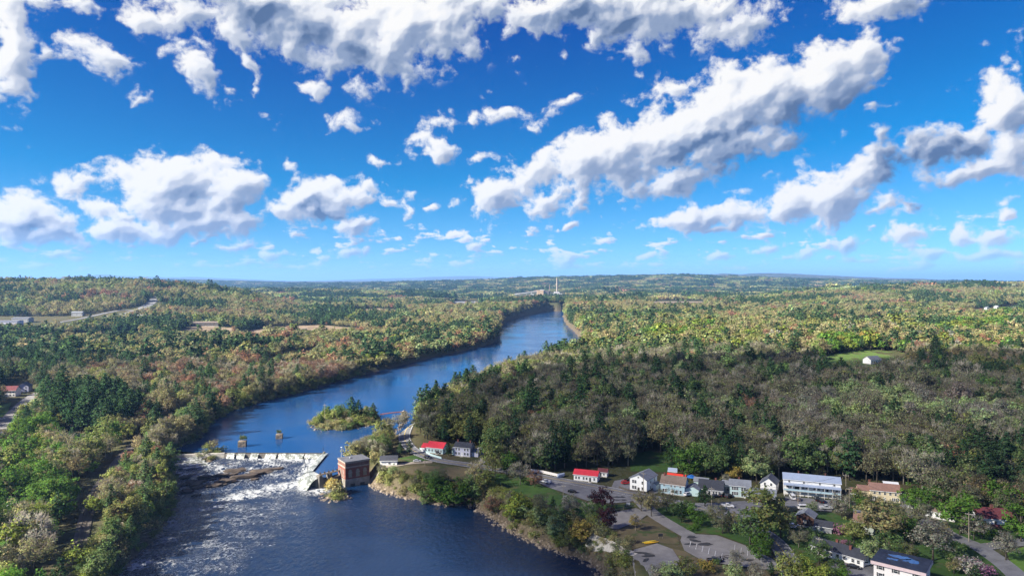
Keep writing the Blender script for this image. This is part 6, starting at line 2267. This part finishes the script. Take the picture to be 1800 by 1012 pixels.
# trailer, kayak, signs
p = on_ground(1274, 982)
tr = empty('boat_trailer', (p.x, p.y, p.z + .3), R(18))
tag(tr, 'empty boat trailer behind the black pickup', 'trailer')
MB().box(-3.4, 2.6, -.9, -.75, .5, .65).box(-3.4, 2.6, .75, .9, .5, .65).box(-3.4, -3.2, -.75, .75, .5, .65).box(0, .2, -.75, .75, .5, .65).build('frame', STEEL, tr)
MB().box(2.6, 4.4, -.07, .07, .5, .62).build('drawbar', STEEL, tr)
for s in (-1, 1):
    o = link(bpy.data.objects.new('wheel', CARK['sedan']['tyre']), tr)
    o.location = (-1.2, s * 1.05, .31)
p = on_ground(1145, 955)
k = MB()
n = 9
v = [(x, y, z) for x in np.linspace(-2.6, 2.6, n) for (y, z) in ((-.46 * (1 - (x / 2.7) ** 2), .34), (0, 0.02 + .05 * abs(x)), (.46 * (1 - (x / 2.7) ** 2), .34), (0, .42))]
f = [(i * 4 + a, i * 4 + (a + 1) % 4, (i + 1) * 4 + (a + 1) % 4, (i + 1) * 4 + a) for i in range(n - 1) for a in range(4)]
for i in range(2):
    o = tag(MB().add(v, f).build('kayak', mat('kayak_plastic' + str(i), ((.75, .42, .02), (.70, .50, .04))[i], .4, .1), None, True), ['orange-yellow kayak lying nearer the boat ramp', 'yellow kayak lying behind the orange one'][i], 'kayak')
    o.location = (p.x - .6 * i, p.y + 1.1 * i, p.z + .15)
    o.rotation_euler = (0, 0, R(16 + 5 * i))
    o.scale = (1.25, 1.25, 1.25)
for (px, py, col, lab) in ((1161, 946, DARKTRIM, 'dark notice board on the lawn by the boat ramp'), (993, 878, TRIM, 'white notice board beside a pole on the lawn'), (1104, 890, TRIM, 'small white sign at the lawn corner by the junction')):
    p = on_ground(px, py)
    e = empty('notice_board', (p.x, p.y, p.z), R(10))
    tag(e, lab, 'sign')
    for s in (-1, 1):
        MB().box(s * .8 - .06, s * .8 + .06, -.06, .06, -.3, 2.2).build('post', POLEM, e)
    MB().box(-.95, .95, -.1, -.061, .9, 2.1).build('panel', col, e)

# fences and guard rails
def fence(label, pl, h, m, spacing=2.4, solid=True, name='fence', cat='fence'):
    P = [on_ground(*q) for q in pl]
    e = empty(name, P[0])
    tag(e, label, cat)
    pm = MB().box(-.07, .07, -.07, .07, -.4, h + .1).mesh('post', m)
    pan = {}
    for a, b_ in zip(P[:-1], P[1:]):
        n = max(1, int((b_ - a).xy.length / spacing))
        an = math.atan2(b_.y - a.y, b_.x - a.x)
        seg = (b_ - a).xy.length / n
        key = round(seg, 2)
        if key not in pan:
            if solid:
                pan[key] = MB().box(.08, seg - .08, -.03, .03, .05, h).mesh('panel', m)
            else:
                pan[key] = MB().box(.0, seg, -.11, -.075, h - .35, h - .05).mesh('rail', m)
        for i in range(n):
            q = a.lerp(b_, i / n)
            z = H1(q.x, q.y)
            for nm, me in (('post', pm), ('panel' if solid else 'rail', pan[key])):
                o = link(bpy.data.objects.new(nm, me), e)
                o.location = (q.x - P[0].x, q.y - P[0].y, z - P[0].z + .2)
                o.rotation_euler = (0, 0, an)


fence('pale wooden fence along the road left of the red-roofed building', [(933, 829), (955, 832), (981, 838)], 1.5, WALLS['pale'])
fence('white fence in front of the red-roofed cottage', [(738, 790), (757, 801), (776, 807)], 1.2, WALLS['aqua'])
fence('dark low fence beside the white two-storey house', [(1088, 858), (1105, 864), (1137, 868), (1153, 858)], 1.1, WALLS['dark'])
fence('orange-brown board fence between ranch house and apartment house', [(1524, 985), (1540, 986), (1553, 984)], 1.8, mat('cedar_board', (.28, .11, .04), .85, .2, 1.0))
fence('grey guard rail along the ramp down to the river', [(1036, 944), (1060, 953), (1095, 965)], 1.0, CONC, 3.0, False, 'guard_rail', 'guard rail')
setting(ribbon('ramp', gp([(1034, 946), (1062, 956), (1096, 968), (1118, 975)]), 4.0, CONC, 0.3))
fence('low wooden rail along the lawn beside the long parking lot', [(1040, 913), (1080, 898), (1112, 891)], .7, POLEM, 4.0, False)
p = on_ground(986, 838)
o = tag(boulder('boat_cover', (p.x, p.y, p.z + 1.0), 3.4, 1.4, 1.6, 3, ROOFS['blue'], None, R(50)), 'blue-grey tarpaulin-covered boat behind the pale fence', 'boat')

# utility poles and wires
POLES = [(1131, 868, 11, 'in front of the white two-storey house'), (990, 888, 10, 'on the lawn beside the notice board'), (747, 818, 10, 'at the road bend beside the black car'), (1251, 893, 10, 'beside the dark pine in front of the cape house'), (1487, 876, 12, 'right of the long block'), (1493, 894, 10, 'below the tall pole right of the block'), (1703, 952, 12, 'on the right-hand street'),
         (992, 822, 10, 'behind the blue-covered boat'), (1403, 893, 8, 'at the edge of the block parking lot'), (1117, 932, 5, 'on the dry lawn by the landing'), (1440, 990, 10, 'beside the yellow-green tree at the bottom')]
PTOP = []
for (px, py, h, wd) in POLES:
    p = on_ground(px, py)
    e = empty('utility_pole', p, R(-30))
    tag(e, 'wooden utility pole ' + wd, 'utility pole')
    MB().tube([(0, 0, -.8), (0, 0, h)], [.19, .13], 7).build('pole', POLEM, e)
    MB().box(-1.2, 1.2, -.07, .07, h - 1.0, h - .82).build('crossarm', POLEM, e)
    for u in (-1.0, -.4, .4, 1.0):
        MB().tube([(u, 0, h - .82), (u, 0, h - .58)], .06, 5).build('insulator', TRIM, e)
    PTOP.append(p + Vector((0, 0, h - .7)))
for a, b_, wd in ((2, 7, 'from the road bend to the covered boat'), (7, 0, 'behind the red-roofed building'), (0, 3, 'past the pale blue house'), (3, 4, 'over the lot to the long block'), (8, 10, 'down to the bottom of the village'), (4, 6, 'to the right-hand street')):
    A_, B_ = PTOP[a], PTOP[b_]
    path = [A_.lerp(B_, t) - Vector((0, 0, 4 * t * (1 - t) * .035 * (B_ - A_).length)) for t in np.linspace(0, 1, 13)]
    tag(MB().tube(path, .045, 4).build('overhead_wire', DARKTRIM), 'overhead wire running ' + wd, 'wire')

# driftwood on the left bank, stones along the shore
def shore_stuff():
    rng = np.random.default_rng(12)
    b = MB()
    c = on_ground(252, 925)
    for i in range(70):
        q = c + Vector((rng.normal(0, 5.5), rng.normal(0, 8), 0))
        a = rng.normal(.5, .5)
        L = rng.uniform(2, 7)
        z = max(H1(q.x, q.y), -5) + rng.uniform(.1, 1.3)
        b.tube([(q.x - math.cos(a) * L / 2, q.y - math.sin(a) * L / 2, z), (q.x + math.cos(a) * L / 2, q.y + math.sin(a) * L / 2, z + rng.uniform(-.3, .5))], [rng.uniform(.1, .22), .06], 4)
    o = b.build('driftwood', mat('bleached_wood', (.36, .31, .26), .9, .3, 1.0))
    o['kind'] = 'stuff'
    o['label'] = 'bleached driftwood heaped on the left bank'
    # stones
    def ring(poly, z, n, name, lab, size, keep=None):
        b = MB()
        P = [Vector(p) for p in poly]
        seg = [(P[i], P[i + 1]) for i in range(len(P) - 1)]
        ln = np.array([(q - p).length for p, q in seg])
        for i in range(n):
            k = rng.choice(len(seg), p=ln / ln.sum())
            p = seg[k][0].lerp(seg[k][1], rng.random())
            p = p + Vector((rng.normal(0, 1.3), rng.normal(0, 1.3)))
            s = size * math.exp(rng.normal(0, .45))
            z0 = max(H1(p.x, p.y), z) - .1
            if z0 > z + 2.2:
                continue
            v = []
            for (x, y, zz) in ((1, 0, 0), (.3, .9, 0), (-.8, .6, 0), (-.8, -.6, 0), (.3, -.9, 0), (.45, .1, .75), (-.35, .4, .8), (-.3, -.4, .7)):
                v.append((p.x + s * x * rng.uniform(.7, 1.3), p.y + s * y * rng.uniform(.7, 1.3), z0 + s * (zz - .15) * rng.uniform(.7, 1.2)))
            b.add(v, [(0, 1, 5), (1, 6, 5), (1, 2, 6), (2, 3, 7, 6), (3, 4, 7), (4, 0, 5), (4, 5, 7), (5, 6, 7)])
        o = b.build(name, STONE)
        o['kind'] = 'stuff'
        o['label'] = lab
    low_r = [p for p in LOWER[14:26]]
    ring(low_r, -5, 620, 'bank_stones', 'stones along the right bank below the powerhouse', .55)
    ring(LOWER[1:9], -5, 260, 'bank_stones', 'stones along the left bank below the dam', .55)
    ring(SHRUB_ISLE + SHRUB_ISLE[:1], -5, 120, 'bank_stones', 'stones around the shrubby isle by the powerhouse', .6)
    ring(ISLAND + ISLAND[:1], 0, 160, 'bank_stones', 'stones around the pond island', .5)
    ring(pts([(715, 738), (702, 752), (688, 766), (650, 786)]), 0, 240, 'bank_stones', 'pale rubble at the water below the road bend', .6)


shore_stuff()

# ------------------------------------------------------------------ trees set one by one
HAND = [
    ('leafy', 770, 878, 11, 'green', 'deep green willow on the bank beside the powerhouse drive, left one', 1.5), ('leafy', 800, 880, 13, 'green', 'tall deep green willow in the middle of the bank clump', 1.3), ('leafy', 832, 878, 11, 'dull_green', 'dull green willow at the right of the bank clump', 1.3), ('leafy', 750, 868, 8, 'dull_green', 'low dull green bush left of the bank willows', 1.2),
    ('bare', 870, 838, 11, 'olive', 'olive budding tree by the driveway beside the lilac house', 1.1), ('leafy', 895, 836, 11, 'green', 'green tree leaning over the road left of the pale fence', 1.2), ('bare', 915, 852, 10, 'grey_brown', 'grey leafless tree beside the road on the lawn', 1.2), ('bare', 940, 856, 8, 'rust', 'rust-red tree at the left end of the parking lot', 1.1),
    ('leafy', 905, 918, 12, 'yellow_green', 'rounded yellow-green tree on the riverbank', 1.15), ('bare', 866, 905, 8, 'rust', 'rust-brown bush left of the yellow-green tree', 1.2), ('bare', 950, 905, 8, 'grey_brown', 'grey-brown bush right of the yellow-green tree', 1.2), ('pine', 972, 903, 8, 'pine', 'small dark spruce on the riverside lawn', .9), ('shrub', 998, 900, 3.5, 'bright_green', 'bright green bush on the lawn', 1.0),
    ('leafy', 975, 945, 9, 'pale_green', 'pale grey-green tree on the riverbank below the lawn', 1.1), ('leafy', 1022, 958, 9, 'gold', 'golden-green tree on the riverbank by the ramp', 1.1), ('leafy', 945, 928, 8, 'pale_green', 'small pale green tree above the rocky bank', 1.1), ('leafy', 1000, 962, 8, 'olive', 'olive tree leaning over the rocky bank', 1.1),
    ('leafy', 1060, 897, 9.5, 'purple', 'dark purple maple beside the long parking lot', 1.05), ('leafy', 1069, 931, 9, 'purple', 'dark purple maple beside the lower lot', 1.0),
    ('bare', 1127, 898, 8, 'tan', 'tan budding tree at the junction, left one', 1.1), ('bare', 1145, 908, 9, 'tan', 'tan budding tree at the junction, right one', 1.1), ('bare', 1117, 932, 6, 'gold', 'small golden tree on the dry lawn', 1.0), ('bare', 1171, 897, 9, 'grey_brown', 'bare grey tree in front of the pale blue house', 1.3), ('leafy', 1211, 907, 6, 'bright_green', 'small bright green tree on the lawn strip', 1.1),
    ('pine', 1239, 890, 10, 'pine', 'broad dark pine in front of the cape house', 1.5), ('pine', 1281, 935, 9, 'pine', 'dark narrow spruce below the white pickup', .9), ('bare', 1258, 920, 8, 'grey_brown', 'bare grey tree beside the road below the lot', 1.2), ('bare', 1270, 938, 8, 'grey_brown', 'bare grey tree left of the narrow spruce', 1.2),
    ('leafy', 1345, 950, 19, 'olive', 'very large olive-tan tree at the foot of the village', 1.15), ('leafy', 1318, 960, 12, 'dull_green', 'dull green tree left of the large olive-tan tree', 1.1), ('leafy', 1372, 945, 13, 'tan', 'tan tree right of the large olive-tan tree', 1.1), ('leafy', 1335, 985, 7, 'green', 'green bush beside the landing lot', 1.2),
    ('leafy', 1415, 1030, 9.5, 'yellow_green', 'bright yellow-green tree at the bottom edge', 1.1), ('leafy', 1442, 1040, 8.5, 'yellow_green', 'yellow-green tree right of the brightest one at the bottom edge', 1.2), ('leafy', 1390, 1030, 10, 'olive', 'olive bush at the bottom edge below the road', 1.2), ('leafy', 1480, 1030, 6, 'bright_green', 'bright green tree in front of the ranch house', 1.1),
    ('leafy', 1548, 952, 15, 'tan', 'large rounded tan tree in front of the cream house', 1.25), ('leafy', 1535, 992, 9, 'pale_green', 'pale grey-green tree beside the ranch house gable, left', 1.1), ('leafy', 1562, 988, 10, 'dull_green', 'grey-green tree beside the ranch house gable, right', 1.1), ('leafy', 1585, 955, 10, 'green', 'deep green tree right of the large tan tree', 1.2),
    ('bare', 1640, 985, 13, 'silver', 'spreading bare silvery tree behind the apartment house', 1.35), ('bare', 1612, 930, 10, 'grey_brown', 'bare grey-brown tree beside the right-hand street', 1.2), ('bare', 1480, 912, 10, 'silver', 'bare silvery tree above the pink bush', 1.1), ('shrub', 1477, 938, 4.5, 'pink', 'pink-flowering bush behind the ranch house', 1.2), ('shrub', 1488, 960, 3.0, 'pink', 'small pink bush over the ranch house roof', 1.2), ('shrub', 1500, 942, 4, 'tan', 'tan bush beside the grey-green house', 1.3),
    ('leafy', 1605, 902, 11, 'bright_green', 'bright green tree right of the cream house', 1.0), ('leafy', 1628, 905, 11, 'green', 'deep green tree between cream house and white house', 1.1), ('leafy', 1688, 938, 15, 'bright_green', 'large bright green tree in front of the brown-roofed white house', 1.25), ('leafy', 1655, 888, 13, 'green', 'deep green tree behind the brown-roofed white house', 1.1), ('leafy', 1735, 898, 13, 'bright_green', 'bright green tree behind the maroon-roofed house', 1.1), ('leafy', 1705, 890, 12, 'green', 'deep green tree left behind the maroon-roofed house', 1.1), ('leafy', 1768, 905, 12, 'bright_green', 'bright green tree right behind the maroon-roofed house', 1.1),
    ('leafy', 1795, 952, 13, 'bright_green', 'bright green tree at the right edge beside the maroon-roofed house', 1.2), ('bare', 1712, 948, 9, 'silver', 'bare silvery tree beside the tall pole on the street', 1.2), ('bare', 1768, 985, 9, 'silver', 'bare silvery tree beside the right-hand street', 1.2), ('shrub', 1700, 1005, 6, 'white_bloom', 'large white-flowering bush beside the street', 1.3), ('shrub', 1728, 1012, 5, 'pink', 'pinkish bush right of the white-flowering bush', 1.2), ('pine', 1715, 1040, 9, 'pine', 'dark spruce at the bottom edge beside the white-flowering bush', 1.2), ('leafy', 1680, 990, 7, 'dull_green', 'dull green bush behind the white-flowering bush', 1.2),
    ('leafy', 1180, 1035, 8, 'pale_green', 'pale green tree beside the boat ramp at the bottom edge', 1.2), ('leafy', 1205, 1020, 7, 'olive', 'olive bush right of the boat ramp', 1.2), ('shrub', 1245, 1005, 4.5, 'gold', 'golden bush beside the black pickup', 1.2), ('bare', 1295, 1002, 6.5, 'silver', 'bare silvery tree beside the boat trailer', 1.2), ('leafy', 1290, 1025, 6, 'pale_green', 'pale green bush below the landing lot', 1.3), ('bare', 1330, 1025, 6, 'silver', 'bare silvery bush at the bottom below the lot', 1.3), ('leafy', 1160, 1030, 7, 'silver', 'silvery bush at the bottom beside the ramp', 1.2),
    ('pine', 720, 798, 9, 'pine', 'dark spruce beside the road bend, right one', 1.2), ('pine', 704, 800, 8, 'pine', 'dark spruce beside the road bend, left one', 1.2), ('pine', 788, 801, 8, 'pine', 'dark spruce between red cottage and lilac house', 1.3), ('shrub', 700, 850, 4, 'tan', 'tan brush on the bank near the powerhouse', 1.3), ('leafy', 690, 838, 6, 'pale_green', 'pale green sapling right of the powerhouse', .9), ('bare', 672, 836, 6, 'grey_brown', 'bare sapling right of the powerhouse wall', 1.0),
    ('pine', 618, 738, 18, 'pine', 'tallest dark pine on the pond island', 1.2), ('pine', 630, 738, 15.5, 'pine', 'dark pine right of the tallest on the island', 1.1), ('pine', 656, 740, 14, 'pine', 'dark pine at the right end of the island', 1.2), ('pine', 645, 738, 11, 'pine_light', 'mid-green pine between the island pines', 1.1), ('pine', 564, 747, 8, 'pine_light', 'small pine at the left end of the island', 1.2), ('pine', 597, 738, 11, 'pine_light', 'thin pine in the middle of the island', .9),
    ('bare', 700, 755, 10, 'silver', 'bare silvery tree at the water by the road bend, left one', 1.2), ('bare', 712, 750, 10, 'silver', 'bare silvery tree at the water by the road bend, right one', 1.2),
    ('pine', 740, 742, 18, 'pine', 'tall dark pine at the river end of the hill, first', 1.1), ('pine', 752, 735, 19, 'pine', 'tall dark pine at the river end of the hill, second', 1.1), ('pine', 770, 742, 18, 'pine', 'tall dark pine at the river end of the hill, third', 1.2),
    ('leafy', 880, 676, 16, 'bright_green', 'bright green tree on the far shore behind the hill', 1.3), ('leafy', 902, 668, 17, 'yellow_green', 'large yellow-green tree on the far shore behind the hill', 1.4), ('leafy', 858, 688, 11, 'bright_green', 'small bright green tree at the hill edge by the river', 1.1),
    ('leafy', 1462, 828, 16, 'green', 'deep green tree at the wood edge behind the long block', 1.1), ('leafy', 1212, 842, 15, 'green', 'deep green tree at the wood edge behind the scarlet rear roof', 1.2), ('leafy', 1240, 840, 16, 'dull_green', 'tall dull green tree at the wood edge above the cape house', 1.1), ('leafy', 1268, 843, 14, 'dull_green', 'dull green tree at the wood edge above the carport', 1.1), ('leafy', 1330, 850, 15, 'pale_green', 'pale green oval tree behind the white gabled house', 1.0),
    ('leafy', 1485, 838, 13, 'dull_green', 'dull green tree at the wood edge right of the long block', 1.1), ('leafy', 1290, 846, 8, 'gold', 'small golden bush behind the aqua house', 1.2), ('leafy', 865, 812, 12, 'green', 'green tree beside the drive right of the lilac house', 1.2), ('leafy', 890, 806, 13, 'dull_green', 'dull green tree at the wood edge right of the lilac house', 1.2), ('leafy', 945, 822, 12, 'dull_green', 'dull green tree at the wood edge above the pale fence', 1.1),
    ('pine', 1430, 668, 12, 'pine', 'dark pine on the near side of the field, first from left', 1.1), ('pine', 1458, 672, 11, 'pine', 'dark pine on the near side of the field, second from left', 1.1), ('pine', 1500, 674, 12, 'pine', 'dark pine on the near side of the field, third from left', 1.1), ('leafy', 1440, 632, 13, 'bright_green', 'bright green tree at the left end of the field', 1.2), ('leafy', 1465, 622, 15, 'bright_green', 'tall bright green tree behind the field', 1.1), ('leafy', 1492, 618, 14, 'yellow_green', 'yellow-green tree behind the middle of the field', 1.1), ('pine', 1478, 620, 17, 'pine', 'dark pine between the bright trees behind the field', 1.1), ('pine', 1515, 616, 18, 'pine', 'dark pine behind the field left of the barn', 1.1), ('leafy', 1610, 640, 11, 'yellow_green', 'yellow-green tree right of the barn', 1.2), ('leafy', 1380, 626, 12, 'gold', 'golden tree left of the field', 1.2),
    ('leafy', 30, 815, 13, 'green', 'large deep green maple in front of the grey-blue roofed house', 1.3), ('leafy', 95, 915, 12, 'yellow_green', 'vivid yellow-green tree beside the railway', 1.3), ('leafy', 165, 905, 9, 'yellow_green', 'yellow-green tree right of the railway', 1.1), ('leafy', 210, 905, 7, 'rust', 'rust-red small tree on the left bank', 1.2), ('pine', 250, 900, 13, 'pine_light', 'mid-green pine nearest the river on the left bank', 1.1), ('pine', 195, 905, 14, 'pine_light', 'mid-green pine right of the railway', 1.1),
]
for i, (kd, px, py, h, tn, lab, wide) in enumerate(HAND):
    p = on_ground(px, py)
    if kd in ('leafy', 'bare') and px > 640:
        h *= 1.18
    one_tree(kd, (p.x, p.y, p.z - .15), h, tn, i * 1.7, lab, None, i, wide)

# ------------------------------------------------------------------ the cloud whose shadow lies on the village and the hill
def shade_cloud(cx, cy_, rx, ry, alt, seed, lab):
    k = alt / math.tan(R(SUN_EL))
    x0, y0 = cx + math.sin(R(SUN_AZ)) * k, cy_ + math.cos(R(SUN_AZ)) * k
    rng = np.random.default_rng(seed)
    e = empty('cloud', (x0, y0, alt))
    e['kind'] = 'structure'
    e['label'] = lab
    bm = bmesh.new()
    bmesh.ops.create_icosphere(bm, subdivisions=6, radius=1.0)
    V = np.array([v.co[:] for v in bm.verts])
    F = [tuple(v.index for v in f.verts) for f in bm.faces]
    bm.free()
    n = fbm(V[:, 0] * 1.6 + seed * 3, V[:, 1] * 1.6 + V[:, 2] * 1.3, 7, .58, 700)
    n2 = np.abs(fbm(V[:, 0] * 5 + V[:, 2] * 2, V[:, 1] * 5 - V[:, 2] * 3, 4, .5, 720))
    q = V * (1 + .42 * n[:, None] - .12 * n2[:, None]) * np.array([rx, ry, min(rx, ry) * .5])
    q[:, 2] = np.where(q[:, 2] < 0, q[:, 2] * .3, q[:, 2])
    m = bpy.data.materials.new('thin_cloud')
    m.use_nodes = True
    N = NT(m.node_tree)
    N.n.remove(N.n['Principled BSDF'])
    df, tr, mx = N.n.new('ShaderNodeBsdfDiffuse'), N.n.new('ShaderNodeBsdfTransparent'), N.n.new('ShaderNodeMixShader')
    df.inputs[0].default_value = (.88, .88, .89, 1)
    nz = N.noise(N.n.new('ShaderNodeNewGeometry').outputs['Position'], .012, 5.0, .6)
    N.put(mx.inputs[0], N.ramp(nz, .3, .7, .50, .34))      # thin enough to let part of the sun through
    N.l.new(tr.outputs[0], mx.inputs[1]); N.l.new(df.outputs[0], mx.inputs[2])
    N.l.new(mx.outputs[0], N.n['Material Output'].inputs[0])
    MB().add(q, F).build('cloud_body', m, e, True)


shade_cloud(375, 425, 400, 330, 1050, 3, 'cumulus cloud that shades the village and the hill')

# ------------------------------------------------------------------ plant the woods
def yard_words(px, py):
    if px < 1050:
        return 'on the lawn left of the purple maples'
    if px < 1200:
        return 'on the lawns about the landing' if py > 885 else 'beside the village road'
    if px < 1380:
        return 'beside the road below the village houses'
    if px < 1500:
        return 'in the yards below the long block' if py < 950 else 'about the ranch house'
    if px < 1620:
        return 'in the yard below the cream house' if py < 950 else 'beside the apartment house'
    return 'in the yards along the right-hand street'


def sow_yards():
    X, Y, rng = plant_field(240, 400, 3.6, 21)
    Z, d = H(X, Y, True)
    px, py = proj(X, Y, Z)
    ok = in_poly(px, py, OPEN[0]) & (d > 6) & (px < 1830) & (px > 850)
    for pl in NOPLANT:
        ok &= ~in_poly(X, Y, pl)
    for line, hw in ROADLINES:
        ii = np.where(ok)[0]
        dd = np.min(np.hypot(X[ii, None] - line[None, :, 0], Y[ii, None] - line[None, :, 1]), 1)
        ok[ii[dd < hw + 1.6]] = False
    want = 0.10 + 0.5 * sstep(.0, .5, fbm(X / 22, Y / 22, 3, .5, 811))
    want = want * np.where(px < 1180, .28, 1.0) * np.where((px > 1090) & (px < 1200) & (py > 930), .4, 1)
    ok &= rng.random(len(X)) < want * .62
    X, Y, Z, px, py = X[ok], Y[ok], Z[ok], px[ok], py[ok]
    n = len(X)
    r = rng.random(n)
    kind = np.select([r < .50, r < .76, r < .93], [3, 0, 1], 2)
    tr = rng.random(n)
    tint = np.select([tr < .26, tr < .46, tr < .64, tr < .76, tr < .88, tr < .95], [TN.index(t) for t in ('dull_green', 'green', 'olive', 'tan', 'grey_brown', 'bright_green')], TN.index('silver'))
    tint = np.where(kind == 2, TN.index('pine'), tint)
    h = np.array([6.5, 7.5, 6.0, 2.4])[kind] * np.exp(rng.normal(0, .25, n))
    col = np.array([TINT[t] for t in TN])[tint] * np.exp(rng.normal(0, .15, (n, 1)))
    return dict(x=X, y=Y, z=Z - .1, kind=kind, tint=tint, col=col, h=h, rot=rng.uniform(0, 6.28, n), wide=rng.uniform(1.0, 1.4, n))


def grow():
    T0 = sow(205, 800, 6.3, 1, 0)
    size = T0['sc'] * np.array([14.0, 15.0, 19.0, 4.5])[T0['kind']] / T0['y']
    px, py = proj(T0['x'], T0['y'], T0['z'])
    inview = (px > -10) & (px < 1810) & (py < 1060)
    pick = np.zeros(len(size), bool)
    for kinds, lim in (((0, 1), 300), ((2,), 190), ((3,), 110)):
        m = inview & np.isin(T0['kind'], kinds) & (T0['reg'] >= 0)
        ii = np.where(m)[0]
        ii = ii[np.argsort(-size[ii])][:lim]
        pick[ii] = True
    ids = list(np.where(pick)[0])
    items = []
    for i in ids:
        kd, tn = KINDS[T0['kind'][i]], TN[T0['tint'][i]]
        words = REG[T0['reg'][i]][0]
        place = words if words != 'in the shaded wood on the hill' else 'on the shaded hill ' + landmark(px[i], py[i])
        items.append((px[i], py[i], 0, '%s %s' % (WORD[tn], PHRASE[kd]), place, ('trees ' if kd != 'shrub' else 'shrubs ') + words))
    labs = single_out(items)
    for i, it, lab in zip(ids, items, labs):
        kd, tn = KINDS[T0['kind'][i]], TN[T0['tint'][i]]
        one_tree(kd, (T0['x'][i], T0['y'][i], T0['z'][i]), T0['sc'][i] * PROTO[kd][0][2], tn, T0['rot'][i], lab, it[5], int(T0['pick'][i]), T0['wide'][i], T0['col'][i])
    rest = ~pick
    B = sow_bank()
    px, py = proj(B['x'], B['y'], B['z'])
    ii = np.where((px > 0) & (px < 1800) & (py < 1012) & (B['reg'] >= 0))[0]
    ii = ii[np.argsort(-(B['sc'] / B['y'])[ii])][:150]
    bp = np.zeros(len(px), bool)
    bp[ii] = True
    items = [(px[i], py[i], 0, 'low %s shrub' % WORD[TN[B['tint'][i]]], REG[B['reg'][i]][0], 'low shrubs ' + REG[B['reg'][i]][0]) for i in ii]
    labs = single_out(items)
    for i, it, lab in zip(ii, items, labs):
        one_tree('shrub', (B['x'][i], B['y'][i], B['z'][i]), B['sc'][i] * 4.5, TN[B['tint'][i]], B['rot'][i], lab, it[5], int(B['pick'][i]), B['wide'][i], B['col'][i])
    stand('brush', 'low brush along the banks of the river', B, ~bp, PROTO_COL, IDX)
    right = T0['x'] > -40
    stand('wood', 'dense grey-brown spring woods on the shaded hill', T0, rest & right, PROTO_COL, IDX)
    stand('wood', 'mixed olive and rust spring woods left of the river', T0, rest & ~right, PROTO_COL, IDX)
    # hedges, bushes and young trees about the village yards
    V = sow_yards()
    px, py = proj(V['x'], V['y'], V['z'])
    items = [(px[i], py[i], 0, '%s %s' % ('small ' + WORD[TN[V['tint'][i]]], PHRASE[KINDS[V['kind'][i]]]), yard_words(px[i], py[i]), 'bushes and small trees about the village yards') for i in range(len(px))]
    labs = single_out(items)
    for i, (it, lab) in enumerate(zip(items, labs)):
        kd = KINDS[V['kind'][i]]
        one_tree(kd, (V['x'][i], V['y'][i], V['z'][i]), V['h'][i], TN[V['tint'][i]], V['rot'][i], lab, it[5], i, V['wide'][i], V['col'][i])
    T1 = sow(800, 1500, 7.2, 2, 1)
    stand('wood', 'spring woods on both sides of the upper river', T1, T1['x'] < 1e9, FAR_COL, IDM)
    T1 = sow(1500, 2600, 8.8, 3, 1)
    stand('wood', 'patchwork of pine and budding woods in the middle distance', T1, T1['x'] < 1e9, FAR_COL, IDM)
    T2 = sow(2600, 9500, 31.0, 4, 2)
    stand('wood', 'far woods that cover the hills to the horizon', T2, T2['x'] < 1e9, FAR_COL, IDF)
    print('trees', len(T0['x']), int(pick.sum()))


grow()

# ------------------------------------------------------------------ air
def build_haze():
    m = bpy.data.materials.new('haze')
    m.use_nodes = True
    nt = m.node_tree
    nt.nodes.clear()
    out = nt.nodes.new('ShaderNodeOutputMaterial')
    pv = nt.nodes.new('ShaderNodeVolumePrincipled')
    pv.inputs['Color'].default_value = (0.25, 0.50, 1.0, 1)
    pv.inputs['Density'].default_value = HAZE_DENSITY
    pv.inputs['Anisotropy'].default_value = 0.1
    nt.links.new(pv.outputs[0], out.inputs['Volume'])
    o = MB().box(-95000, 95000, -95000, 95000, -20, 560).build('haze', m)
    o['kind'] = 'stuff'
    o['label'] = 'pale blue haze over the far hills'


HAZE_DENSITY = 4.6e-5
build_haze()
